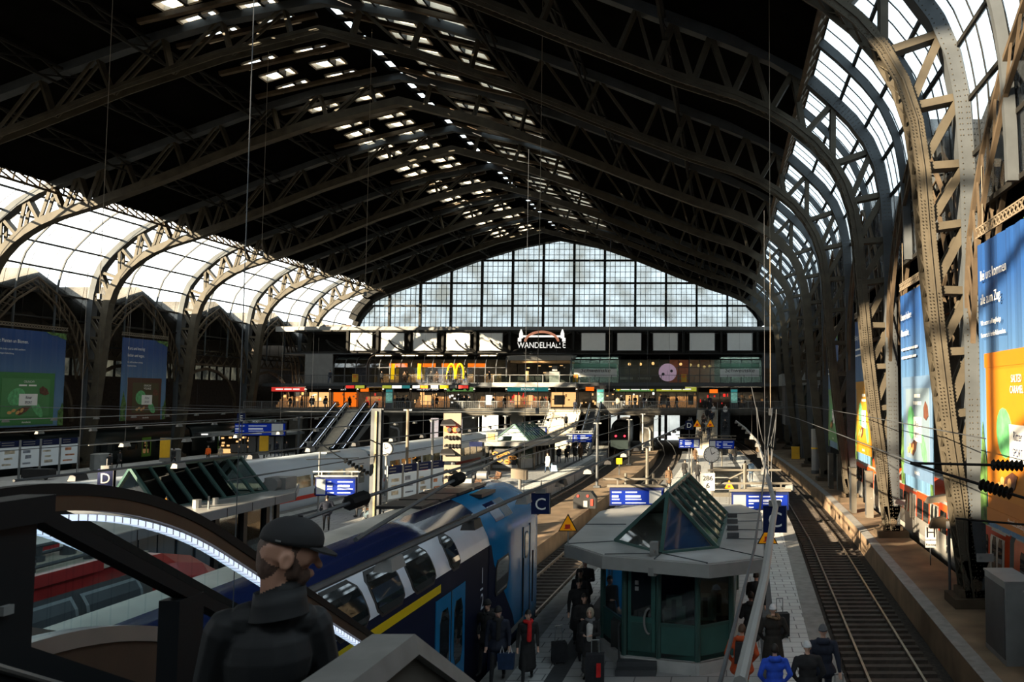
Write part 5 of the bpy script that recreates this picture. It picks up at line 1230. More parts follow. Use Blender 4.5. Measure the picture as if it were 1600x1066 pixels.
# departure displays on beige frames
M['framebeige'] = mat('beige_frame_paint', (0.11, 0.10, 0.08), 0.5, 0, 0.08)
def display(x0, x1, y, z0, z1, label, flip=False, posts=(), frame=M['framebeige'], top=0.55, ground=True, h2=0.0):
    t = thing('departure_display', label, 'display', ((x0+x1)/2, y, 0 if ground else z0))
    w = x1-x0; h = z1-z0
    bx('case', M['navy'], t, x0, x1, y, y+0.22, z0, z1)
    bx('screen', M['dbblue'], t, x0+0.05, x1-0.05, y-0.015, y, z0+0.06, z1-0.1)
    a = x1-w*0.27 if flip else x0+0.07
    bx('notice_panel', em('notice', (0.18, 0.195, 0.2), 0.3), t, a, a+w*0.22, y-0.03, y-0.015, z0+0.1, z1-0.1)
    m = MB(); rnd = random.Random(int(x0*10)); b0 = x0+0.1 if flip else x0+w*0.30; b1 = x1-w*0.3 if flip else x1-0.1
    for c0, c1 in ((b0, b0+(b1-b0)*0.3), (b0+(b1-b0)*0.38, b1)):
        for i, hh in enumerate((0.05, 0.09, 0.04, 0.04)):
            zz = z1-h*(0.2+0.2*i); m.box(c0, c0+(c1-c0)*rnd.uniform(0.4, 0.95), y-0.03, y-0.015, zz-hh*h/0.7, zz)
    m.build('text_lines', em('display_text', (0.3, 0.33, 0.42), 0.25), t)
    for px in posts: MB().tube([(px, y+0.3, 0 if ground else z0), (px, y+0.3, z1+top)], 0.055, 8).build('post', frame, t)
    m = MB(); m.box(x0-0.1-h2, x1+0.1, y+0.05, y+0.2, z1+0.02, z1+0.12)
    for px in (x0+0.3, x1-0.3): m.box(px-0.03, px+0.03, y+0.1, y+0.16, z1, z1+0.3)
    m.box(x0-0.3, x1+0.15, y+0.25, y+0.35, z1+0.28, z1+0.36); m.build('top_rail', frame, t)
display(-4.6, -2.45, 33, 2.62, 3.32, 'blue departure display hanging behind the near kiosk roof on the left', True, (-4.0, -2.9))
display(0.2, 2.45, 33, 2.45, 3.15, 'blue departure display hanging behind the near kiosk roof on the right', False, (0.72,), top=1.1, h2=0.0)
display(-24.5, -22.1, 50, 1.0, 2.1, 'tilted blue departure display on a post beside the tall dark steel pole', False, (-24.45,), M['grey'], 1.5)
display(-4.1, -2.3, 72, 2.5, 3.3, 'far blue display left of the crowded stairs foot', True, (-3.0,), top=0.3)
display(-1.5, 0.7, 72, 2.4, 3.2, 'far blue display right of the crowded stairs foot', False, (-0.4,), top=0.3)
display(-53, -47.5, 90, 2.7, 4.1, 'blue and white display near the foot of the far left escalators', True, (-52, -48), M['dkgrey'], 0.3)
display(-22.6, -19.8, 92, 2.5, 3.6, 'blue display behind the pretzel kiosk roof', True, (-21.5,), M['grey'], 0.3)
display(-18.6, -15.6, 97, 1.6, 2.6, 'row of blue and white screens at the foot of the sunlit stairs', False, (-17.2,), M['grey'], 0.3)
# beige frame beside the white clock
t = thing('shelter_frame', 'beige steel frame with long crossbars below the white clock', 'frame', (1.3, 36, 0))
m = MB(); m.tube([(-0.8, 36, 3.75), (2.35, 36, 3.75)], 0.05, 8); m.tube([(0.78, 36, 2.98), (2.9, 36, 2.98)], 0.05, 8); m.build('crossbar', M['framebeige'], t)
MB().tube([(0.8, 36, 0), (0.8, 36, 4.05)], 0.08, 8).build('post', M['framebeige'], t)
MB().tube([(0.8, 36, 3.7), (-0.45, 36, 3.1)], 0.04, 8).build('brace', M['framebeige'], t)
m = MB(); m.hexa([(2.5, 35.8, 2.95), (2.95, 35.8, 2.9), (2.95, 36.1, 2.9), (2.5, 36.1, 2.95), (2.55, 35.8, 3.1), (2.85, 35.8, 3.15), (2.85, 36.1, 3.15), (2.55, 36.1, 3.1)]); m.build('lamp_head', M['offwhite'], t)
# steel signal with two red lights, back side
M['sigback'] = mat('beige_signal_board', (0.17, 0.14, 0.10), 0.6, 0, 0.08)
t = thing('railway_signal', 'tall beige signal board with two red lights and black hoods above the blue train', 'signal', (-10.8, 33.5, -0.1))
bx('upper_board', M['sigback'], t, -11.25, -10.55, 33.2, 33.3, 4.35, 6.25); bx('lower_board', M['sigback'], t, -11.2, -10.55, 33.22, 33.3, 2.75, 4.2)
for k, zz in enumerate((5.75, 4.6, 3.1)): 
    m = MB(); m.prism([(-11.3, 33.0, zz), (-10.7, 33.0, zz+0.0), (-10.95, 33.2, zz+0.22), (-11.3, 33.2, zz+0.16)], (0, 0, 0.06)); m.build('hood', M['black'], t)
for x in (-11.08, -10.74):
    MB().disc((x, 33.12, 5.6), 0.1, (0, 1, 0), 0.16, 12).build('red_light', em('signal_red', (1.0, 0.10, 0.03), 1.6), t)
    MB().tube([(x+0.13, 33.0, 5.6), (x+0.13, 33.2, 5.6)], 0.09, 8).build('visor', M['black'], t)
for zz, n in ((5.28, 4), (4.95, 5), (3.95, 3), (3.7, 2)):
    for j in range(n): MB().tube([(-11.1+0.13*j, 33.0, zz), (-11.1+0.13*j, 33.2, zz+0.03)], [0.05, 0.06], 8).build('visor', M['black'], t)
m = MB(); m.tube([(-10.9, 33.45, -0.1), (-10.9, 33.45, 6.2)], 0.1, 8); m.build('mast', M['dkgrey'], t)
m = MB(); m.box(-11.3, -10.4, 33.3, 33.9, 2.55, 2.62); m.bar((-11.25, 33.4, 2.6), (-10.9, 33.4, 1.9), 0.06, 0.06); m.build('platform_bracket', M['grey'], t)
for x in (-12.1, -10.3): MB().tube([(x, 33.6, -0.1), (x, 33.6, 3.2), (x+0.5, 33.6, 3.2)], 0.035, 6).build('ladder_rail', M['offwhite'], t)
# small beige signal box on a post
t = thing('signal_box', 'small brown box on a post between the signal and the pretzel kiosk', 'signal', (-10.1, 41, -0.1))
MB().tube([(-10.1, 41, -0.1), (-10.1, 41, 3.0)], 0.08, 8).build('post', M['offwhite'], t); m = MB(); m.hexa([(-10.5, 40.8, 2.95), (-9.75, 40.8, 2.85), (-9.75, 41.2, 2.85), (-10.5, 41.2, 2.95), (-10.5, 40.8, 3.4), (-9.75, 40.8, 3.3), (-9.75, 41.2, 3.3), (-10.5, 41.2, 3.4)]); m.build('box', M['sigback'], t)
# tall dark H-beam pole
t = thing('steel_pole', 'tall dark steel pole standing on the sunlit platform left of the clock', 'pole', (-19.5, 46.6, 0))
m = MB(); m.box(-19.78, -19.22, 46.45, 46.5, 0, 6.25); m.box(-19.78, -19.22, 46.75, 46.8, 0, 6.25); m.box(-19.54, -19.46, 46.5, 46.75, 0, 6.25); m.build('beam', M['dkgrey'], t)
bx('conduit', mat('brass_conduit', (0.26, 0.21, 0.12), 0.5, 0.2), t, -19.53, -19.42, 46.36, 46.44, 0, 6.1)
t2 = thing('insulator_rod', 'diagonal rod with dark ribbed insulator fixed to the tall dark pole', 'insulator', (-19.78, 46.6, 2.6))
MB().tube([(-21.5, 44, 4.55), (-20.9, 44.8, 3.8), (-19.8, 46.5, 2.6)], 0.035, 6).build('rod', M['dkgrey'], t2)
m = MB()
for i in range(7):
    c = Vector((-20.6, 45.3, 3.45)).lerp(Vector((-19.9, 46.35, 2.7)), i/6); d_ = Vector((0.7, 1.05, -0.75)).normalized(); m.tube([c-d_*0.04, c+d_*0.04], [0.1, 0.15], 8)
m.build('insulator_discs', M['rubber'], t2)
MB().tube([(-22.2, 44.2, 3.6), (-20.2, 46, 3.55)], 0.03, 6).build('spacer', M['dkgrey'], t2)
# slim masts
for x, y, h, lb, mm in ((-22.9, 60, 6.0, 'slim light mast right of the tall dark pole', 'sigback'), (-10.0, 64.8, 4.9, 'dark catenary mast on the narrow brown platform', 'dkgrey'), (-10.0, 86, 4.6, 'thin mast on the brown platform behind the catenary mast', 'dkgrey'), (-5.3, 56, 3.6, 'short thick white post at the left edge of the kiosk platform', 'framebeige'), (-31, 62, 3.6, 'white mast behind the roof of the white train', 'offwhite'), (-24.6, 70, 5.0, 'white mast right of the red signal lights', 'offwhite'), (-10.4, 104, 4.8, 'grey mast in front of the bridge between the tracks', 'grey'), (-43, 84, 4.9, 'dark mast at the foot of the far left escalators', 'dkgrey'), (-27, 102, 4.6, 'grey mast under the bridge left of the pretzel kiosk', 'grey')):
    t = thing('mast', lb, 'mast', (x, y, 0)); MB().tube([(x, y, -0.1), (x, y, h)], 0.11, 8).build('pole', M[mm], t); bx('base_plate', M['dkgrey'], t, x-0.25, x+0.25, y-0.25, y+0.25, -0.1, 0.06)
    m = MB(); m.box(x-0.3, x+0.3, y-0.05, y+0.05, h-0.1, h); m.build('head', M['grey'], t)
# dark cabinet with red lamps, and white lamps on the brown platform
t = thing('buffer_cabinet', 'dark rounded cabinet with red lamps on the brown platform beside the left display', 'cabinet', (-8.9, 53, -0.1))
m = MB(); m.prism([(-9.6, 52.6, -0.1), (-8.2, 52.6, -0.1), (-8.2, 52.6, 0.55), (-8.5, 52.6, 0.95), (-9.3, 52.6, 0.95), (-9.6, 52.6, 0.55)], (0, 0.8, 0)); m.build('housing', M['black'], t)
for x in (-9.3, -8.7): MB().disc((x, 52.58, 0.7), 0.08, (0, 1, 0), 0.05, 10).build('red_lamp', M['litr'], t)
bx('notice', M['white'], t, -8.95, -8.7, 52.54, 52.6, 0.0, 0.4); bx('red_band', M['red'], t, -8.5, -8.35, 52.54, 52.6, 0.1, 0.5)
t = thing('barrier_light', 'small yellow signal light standing on the brown platform', 'signal', (-9.6, 75, -0.1)); MB().tube([(-9.6, 75, -0.1), (-9.6, 75, 1.2)], 0.05, 6).build('post', M['dkgrey'], t); bx('lamp_box', M['lity'], t, -9.85, -9.35, 74.9, 75.1, 0.9, 1.4)
# posters in frames
def poster_row(x0, y0, dx, dy, n, w, z0, h, label, header=True, leg=0.0, names=True):
    t = thing('poster_frame', label, 'poster frame', (x0, y0, 0)); d = Vector((dx, dy, 0)).normalized(); nn = Vector((d.y, -d.x, 0))
    rnd = random.Random(int(x0))
    for i in range(n):
        p = Vector((x0, y0, z0))+d*(w*i*1.06); q = p+d*w
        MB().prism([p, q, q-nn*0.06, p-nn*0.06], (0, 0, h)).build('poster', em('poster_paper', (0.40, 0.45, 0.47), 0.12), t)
        m = MB()
        for j in range(3):
            a = p+d*(w*rnd.uniform(0.1, 0.3))+nn*0.008; b = a+d*(w*rnd.uniform(0.3, 0.55)); zz = h*(0.15+0.27*j); m.prism([a+Vector((0, 0, zz)), b+Vector((0, 0, zz)), b+Vector((0, 0, zz))-nn*0.01, a+Vector((0, 0, zz))-nn*0.01], (0, 0, h*rnd.uniform(0.05, 0.2)))
        m.build('print', mat('poster_print', [(0.45, 0.4, 0.3), (0.2, 0.22, 0.26), (0.4, 0.36, 0.28), (0.5, 0.2, 0.1)][i % 4], 0.6, 0, 0.4, 3), t)
        for e in (p, q): MB().tube([(e.x, e.y, 0), (e.x, e.y, z0+h+(0.6 if header else 0.05))], 0.055, 6).build('post', M['grey'], t)
        if header: MB().prism([p+Vector((0, 0, h+0.05)), q+Vector((0, 0, h+0.05)), q+Vector((0, 0, h+0.05))-nn*0.08, p+Vector((0, 0, h+0.05))-nn*0.08], (0, 0, 0.5)).build('header_board', M['navy'], t)
        if header:
            m = MB(); a = p+d*(w*0.12)+nn*0.01; b = p+d*(w*rnd.uniform(0.5, 0.85))+nn*0.01
            for zz in (0.16, 0.36): m.prism([a+Vector((0, 0, h+zz)), b+Vector((0, 0, h+zz)), b+Vector((0, 0, h+zz))-nn*0.01, a+Vector((0, 0, h+zz))-nn*0.01], (0, 0, 0.07))
            m.build('header_text', M['offwhite'], t)
    return t
poster_row(-20.95, 51.8, 0.28, 0.96, 4, 1.4, 0.55, 1.5, 'row of pale timetable posters under navy headers right of the left clock')
poster_row(-60.0, 69, 0.12, 0.99, 4, 1.75, 0.9, 1.75, 'row of four framed posters under a navy header at the far left')
# benches, bins, luggage on the sunlit platform
M['wood'] = mat('brown_bench_slats', (0.14, 0.07, 0.035), 0.6, 0, 0.25, 3, stretch=(1, 8, 8))
def bench(label, loc, rz):
    t = thing('bench', label, 'bench', (0, 0, 0), 'platform benches')
    for i in range(5): MB().box(-0.9, 0.9, -0.22+0.1*i, -0.14+0.1*i, 0.43, 0.46).build('seat_slat', M['wood'], t)
    for i in range(4): MB().box(-0.9, 0.9, 0.26+0.03*i, 0.29+0.03*i, 0.5+0.11*i, 0.59+0.11*i).build('back_slat', M['wood'], t)
    for x in (-0.7, 0.7):
        MB().tube([(x, -0.3, 0.0), (x, -0.18, 0.25), (x, 0.05, 0.4), (x, 0.2, 0.25), (x, 0.32, 0.0)], 0.035, 6).build('leg', M['offwhite'], t)
        MB().tube([(x, -0.25, 0.42), (x, -0.3, 0.62), (x, 0.1, 0.66), (x, 0.3, 0.6), (x, 0.38, 0.95)], 0.03, 6).build('arm_frame', M['offwhite'], t)
    t.location = loc; t.rotation_euler = (0, 0, rz)
    return t
bn = bench('brown slatted bench with white frame and blue-grey bag left of the tall dark pole', (-20.6, 48.2, 0), R(-60))
dup(bn, (-19.2, 63.5, 0), R(-50), 'brown slatted bench with a seated person right of the signal')
dup(bn, (-18.4, 66.5, 0), R(-60), 'empty brown bench nearest the pretzel kiosk')
dup(bn, (-0.4, 45.5, 0), R(60), 'white-framed bench below the yellow triangle beyond the near kiosk')
def bin_(x, y, label, h=1.0, r=0.35, m='grey'):
    t = thing('litter_bin', label, 'bin', (x, y, 0)); MB().tube([(x, y, 0.08), (x, y, h)], r, 12).build('drum', M[m], t); MB().tube([(x, y, h), (x, y, h+0.08)], [r*1.05, r*0.7], 12).build('lid', M['offwhite'], t); MB().tube([(x, y, 0), (x, y, 0.1)], r*0.7, 10).build('foot', M['dkgrey'], t)
bin_(-59, 79, 'grey round litter bin right of the four framed posters', 1.5, 0.85); bin_(-57, 86, 'pale litter bin behind the glass ridge of the left kiosk', 1.5, 0.8, 'offwhite'); bin_(-20.6, 72, 'small dark bin left of the pretzel kiosk', 1.0, 0.3, 'dkgrey'); bin_(-21.5, 60.5, 'pale bin behind the poster row on the sunlit platform', 1.1, 0.35, 'offwhite')
t = thing('luggage_cart', 'dark low luggage cart under the framed posters at the far left', 'cart', (-57.5, 70, 0)); bx('tray', M['black'], t, -58.5, -56.2, 69.5, 70.3, 0.2, 0.9)
for x in (-58.2, -56.5): MB().disc((x, 69.6, 0.16), 0.16, (0, 1, 0), 0.1, 10).build('wheel', M['black'], t)
for x, y, lb in ((-56.4, 84, 'yellow ticket board on the far left platform'), (-52.0, 94, 'yellow departure board near the far left display')):
    t = thing('timetable_board', lb, 'board', (x, y, 0)); bx('panel', M['yellow'], t, x-0.5, x+0.5, y, y+0.06, 0.8, 2.7); bx('frame', M['offwhite'], t, x-0.55, x+0.55, y+0.06, y+0.1, 0.4, 2.8); bx('post', M['dkgrey'], t, x-0.08, x+0.08, y+0.1, y+0.2, 0, 2.8)
t = thing('ticket_machine', 'pale vending cabinet under the white clock on the kiosk platform', 'machine', (-0.2, 58, 0)); bx('cabinet', M['framebeige'], t, -1.0, 1.0, 58, 58.8, 0, 2.0); bx('front', M['clear'], t, -0.85, 0.85, 57.96, 58, 0.3, 1.8)
for z in (0.5, 0.9, 1.3): bx('shelf', M['offwhite'], t, -0.8, 0.8, 57.9, 58, z, z+0.06)
# guard rails beside the poster row
t = thing('guard_rail', 'low guard rail with short dark posts in front of the timetable posters', 'railing', (-17.5, 46, 0))
for i in range(7): x, y = -20.2+0.65*i*0.3, 47+2.0*i; MB().tube([(x, y, 0), (x, y, 0.75)], 0.05, 6).build('post', M['dkgrey'], t)
MB().tube([(-20.2, 47, 0.72), (-20.2+0.195*6, 59, 0.72)], 0.03, 6).build('rail', M['dkgrey'], t)
# cabinets, boxes and signs on the column platform
def cabinet(x, y, w, d, h, label, m1='grey', gap=True):
    t = thing('equipment_cabinet', label, 'cabinet', (x, y, 0)); bx('body', M[m1], t, x-w/2, x+w/2, y-d/2, y+d/2, 0, h); bx('side_door', M['dkgrey'], t, x-w/2-0.015, x-w/2, y-d/2+0.06, y+d/2-0.06, 0.15, h-0.15)
    bx('top', M[m1], t, x-w/2-0.03, x+w/2+0.03, y-d/2-0.03, y+d/2+0.03, h, h+0.05); bx('plate', M['offwhite'], t, x+w*0.1, x+w*0.3, y-d/2-0.012, y-d/2, h*0.42, h*0.44)
cabinet(7.55, 22.6, 0.75, 1.7, 2.1, 'tall dark grey cabinet at the right edge below the red carriage', 'grey'); cabinet(7.7, 19.9, 0.8, 1.6, 2.1, 'tall dark grey cabinet cut by the right edge of the picture', 'grey')
cabinet(7.6, 50.4, 0.3, 0.9, 2.6, 'pale narrow cabinet left of the second arch leg', 'framebeige'); cabinet(8.2, 48.2, 0.4, 0.5, 2.6, 'pale narrow cabinet just behind the second arch leg', 'framebeige')
cabinet(7.9, 63.5, 0.32, 0.9, 2.6, 'grey narrow cabinet left of the third arch leg', 'concrete'); cabinet(8.4, 62, 0.4, 0.5, 2.6, 'grey narrow cabinet beside the third arch leg', 'concrete')
cabinet(7.7, 93.4, 0.9, 0.6, 1.3, 'small yellow cabinet in the shade at the far end of the column platform', 'yellow')
t = thing('stop_sign', 'white sign with black letter H on the column platform', 'sign', (8.4, 34.6, 0)); bx('panel', M['signwhite'], t, 8.17, 8.6, 34.56, 34.6, 1.05, 1.65); lettering(t, 'H', (8.385, 34.55, 1.14), FX, UP, 0.42, M['black']); bx('lower_plate', M['signwhite'], t, 8.17, 8.6, 34.56, 34.6, 0.72, 1.0); lettering(t, 'Kurzzug', (8.385, 34.55, 0.81), FX, UP, 0.09, M['black']); MB().tube([(8.38, 34.62, 0), (8.38, 34.62, 1.6)], 0.025, 6).build('post', M['dkgrey'], t)
t = thing('stop_sign', 'small white sign with letter H at the third arch leg in the distance', 'sign', (8.9, 58, 0)); bx('panel', M['signwhite'], t, 8.6, 9.05, 58, 58.04, 1.6, 2.2); lettering(t, 'H', (8.82, 57.99, 1.7), FX, UP, 0.4, M['black']); MB().tube([(8.82, 58.06, 0), (8.82, 58.06, 2.2)], 0.03, 6).build('post', M['dkgrey'], t)
for x, y, z, lb in ((8.4, 27.4, 1.55, 'white number plate on the foot of the nearest arch leg'), (8.5, 41.2, 1.6, 'white number plate on the foot of the second arch leg')):
    t = thing('number_plate', lb, 'plate', (x, y, z)); bx('plate', M['white'], t, x-0.27, x+0.27, y-0.05, y, z, z+0.26); MB().disc((x-0.15, y-0.06, z+0.13), 0.06, (0, 1, 0), 0.02, 12).build('dial', M['grey'], t); bx('bracket', M['dkgrey'], t, x-0.05, x+0.05, y, y+0.35, z+0.05, z+0.2)
for x, y, lb in ((8.0, 75.5, 'left of two white pipes standing in the shade near the third arch'), (8.7, 74, 'right of two white pipes standing in the shade near the third arch')):
    t = thing('standpipe', lb, 'pipe', (x, y, 0)); MB().tube([(x, y, 0.3), (x, y, 4.0)], 0.33, 12).build('pipe', M['white'], t); MB().tube([(x, y, 2.2), (x, y, 2.35)], 0.35, 12).build('band', M['yellow'], t); MB().tube([(x, y, 0), (x, y, 0.3)], 0.38, 12).build('foot', M['dkgrey'], t)
t = thing('lineside_lamp', 'brown hooded lineside signal lamp with red and white plate at the nearest arch leg', 'signal', (7.7, 29.3, 0))
MB().tube([(7.75, 29.3, 0), (7.75, 29.3, 3.7)], 0.05, 8).build('post', M['dkgrey'], t)
m = MB(); m.prism([(7.05, 29.1, 2.35), (7.75, 29.1, 2.35), (7.75, 29.1, 2.6), (7.55, 29.1, 2.75), (7.15, 29.1, 2.65)], (0, 0.3, 0)); m.build('lamp_housing', M['rust'], t)
m = MB(); m.hexa([(6.95, 29.0, 3.2), (7.6, 29.0, 3.3), (7.6, 29.5, 3.3), (6.95, 29.5, 3.2), (7.05, 29.0, 3.4), (7.7, 29.0, 3.5), (7.7, 29.5, 3.5), (7.05, 29.5, 3.4)]); m.build('hood', M['sigback'], t)
bx('white_plate', M['white'], t, 7.6, 7.74, 29.05, 29.1, 2.35, 2.6); bx('red_plate', M['red'], t, 7.76, 7.86, 29.05, 29.1, 2.2, 2.45)
# overhead wires
def wire(pts, r, label, ins=None, m='dkgrey', loc=None):
    t = thing('overhead_wire', label, 'wire', pts[0]); MB().tube(pts, r, 6).build('cable', M[m], t)
    if ins:
        for d0 in ins:
            g = MB()
            for i in range(7):
                c, L = on(pts, d0+(i*0.11)/on(pts, 0)[1]); c2, _ = on(pts, min(1, d0+(i*0.11+0.05)/L)); g.tube([c, c2], [0.07+r, 0.11+r], 8)
            g.build('insulator', M['rubber'], t)
def sag(p, q, s, n=10): p, q = Vector(p), Vector(q); return [tuple(p.lerp(q, i/n)-Vector((0, 0, s*4*(i/n)*(1-i/n)))) for i in range(n+1)]
wire([(-6.6, 12, 4.95), (-6.9, 16.5, 5.0), (-7.2, 24, 5.0), (-9.0, 45, 5.1), (-9.9, 75, 5.2)], 0.035, 'thick black overhead cable running above the blue train towards the signal', (0.05,))
wire([(-5.2, 11.8, 4.9), (-6.1, 18.3, 5.0), (-7.1, 26.8, 5.0), (-7.5, 35.3, 5.05), (-10.2, 58, 5.2), (-6, 84, 6.3)], 0.035, 'second black overhead cable swinging up to the right past the signal', (0.1,))
wire([(4.4, 20, 5.32), (9.5, 20, 5.2)], 0.035, 'upper thick black catenary rod with ribbed insulator across the orange banner', (0.38,), 'rubber')
wire([(4.4, 20, 5.32), (8.2, 16.5, 4.2)], 0.035, 'sloping thick black catenary rod with ribbed insulator across the orange banner', (0.34,), 'rubber')
wire([(6.0, 22, 3.72), (9.5, 20, 3.65)], 0.03, 'lower black catenary rod in front of the nearest arch leg', (0.5,), 'rubber')
wire([(4.66, 20, 5.25), (4.9, 40, 5.3), (5.2, 60, 5.3), (4.9, 78, 5.3), (3.4, 106, 5.3)], 0.02, 'thin contact wire over the empty right track')
wire([(6.2, 20, 5.9), (6.6, 42, 6.0), (6.6, 80, 6.2)], 0.018, 'thin upper wire along the right arch legs')
wire([(-7.5, 30, 4.7), (-7.0, 60, 4.75), (-6.7, 80, 4.75), (-7.4, 106, 4.75)], 0.018, 'thin contact wire over the track bending under the bridge')
wire([(-13.1, 22, 4.7), (-12.5, 60, 4.75), (-12.8, 100, 4.75), (-15, 118, 4.75)], 0.018, 'thin contact wire over the track beside the sunlit platform')
wire([(-28.9, 30, 4.75), (-27.3, 75, 4.75), (-27.3, 106, 4.75)], 0.02, 'thin contact wire over the long white train')
for i, (y, z, lb) in enumerate(((66, 5.9, 'nearest cross wire spanning the tracks from left to right'), (80, 5.7, 'second cross wire spanning the tracks in front of the left columns'), (95, 5.6, 'farthest cross wire spanning the tracks before the bridge'))):
    wire(sag((-63, y, z+0.4), (8, y, z+0.2), 0.5), 0.025, lb)
wire([(-63, 73, 4.0), (-50, 76, 4.6), (-36, 80, 5.4)], 0.03, 'slanting dark wire in front of the green banner at the far left')
t = thing('cable_loop', 'drooping pale cable loop with hanging ends above the platform right of the clock', 'cable', (1.5, 40, 4.0))
MB().tube(sag((1.45, 40, 6.4), (2.35, 40, 5.8), 1.6, 14), 0.02, 6).build('loop', M['dkgrey'], t)
MB().tube([(1.2, 40, 7.4), (1.45, 40, 6.2), (1.52, 40, 4.72)], 0.015, 6).build('hanging_end', M['dkgrey'], t)
MB().tube([(2.4, 40, 6.3), (2.35, 40, 5.4), (2.1, 40, 3.4)], 0.022, 6).build('hanging_end', M['dkgrey'], t)
for x in (1.85, 2.0, 2.15): MB().tube([(x, 40, 5.0), (x, 40, 2.6)], 0.018, 5).build('drop_wire', M['dkgrey'], t)
wire([(-0.07, 6.3, 4.7), (0.4, 12, 4.75), (0.79, 18.6, 4.78), (1.5, 30, 5.3), (1.99, 36, 6.4)], 0.02, 'thin dark cable left of the thick grey pipe over the near kiosk')
# long thin pendant wires from the roof
for x, y, z0, lb in ((-10.2, 45, 6.3, 'pendant wire from the roof crossing the white lettering'), (-34.1, 45, 12.5, 'leftmost pendant wire hanging from the dark roof'), (-26.2, 60, 14.5, 'faint pendant wire above the far end of the left glazing'), (-33.8, 60, 17.5, 'faint pendant wire in the dark left roof'), (1.9, 36, 6.4, 'right pendant wire in front of the right arches')):
    t = thing('pendant_wire', lb, 'wire', (x, y, z0)); MB().tube([(x, y, z0), (x, y, roofz(x)+0.5)], 0.016, 5).build('wire', M['sigback'], t); bx('end_weight', M['dkgrey'], t, x-0.08, x+0.08, y-0.08, y+0.08, z0-0.3, z0)
# ---------------------------------------------------------------- hanging banners
def ramp_mat(name, lo, hi, z0, z1):
    m = mat(name, lo, 0.6, 0, 0); N, L = m.node_tree.nodes, m.node_tree.links; b = N['Principled BSDF']
    tc = N.new('ShaderNodeTexCoord'); sx = N.new('ShaderNodeSeparateXYZ'); mr = N.new('ShaderNodeMapRange'); rp = N.new('ShaderNodeValToRGB')
    mr.inputs['From Min'].default_value = z0; mr.inputs['From Max'].default_value = z1
    rp.color_ramp.elements[0].color = (*lo, 1); rp.color_ramp.elements[1].color = (*hi, 1)
    L.new(tc.outputs['Object'], sx.inputs[0]); L.new(sx.outputs['Z'], mr.inputs[0]); L.new(mr.outputs[0], rp.inputs[0]); L.new(rp.outputs[0], b.inputs['Base Color'])
    return m
M['skyprint'] = ramp_mat('printed_sky_blue_cloth', (0.085, 0.18, 0.29), (0.007, 0.046, 0.17), 2.5, 7.5)
M['grassprint'] = mat('printed_foliage', (0.06, 0.13, 0.03), 0.7, 0, 0.8, 3)
M['choc'] = mat('printed_chocolate', (0.10, 0.035, 0.018), 0.6, 0, 0.4, 6)
M['leaf'] = mat('printed_green_leaf', (0.10, 0.36, 0.14), 0.6, 0, 0.3, 4)
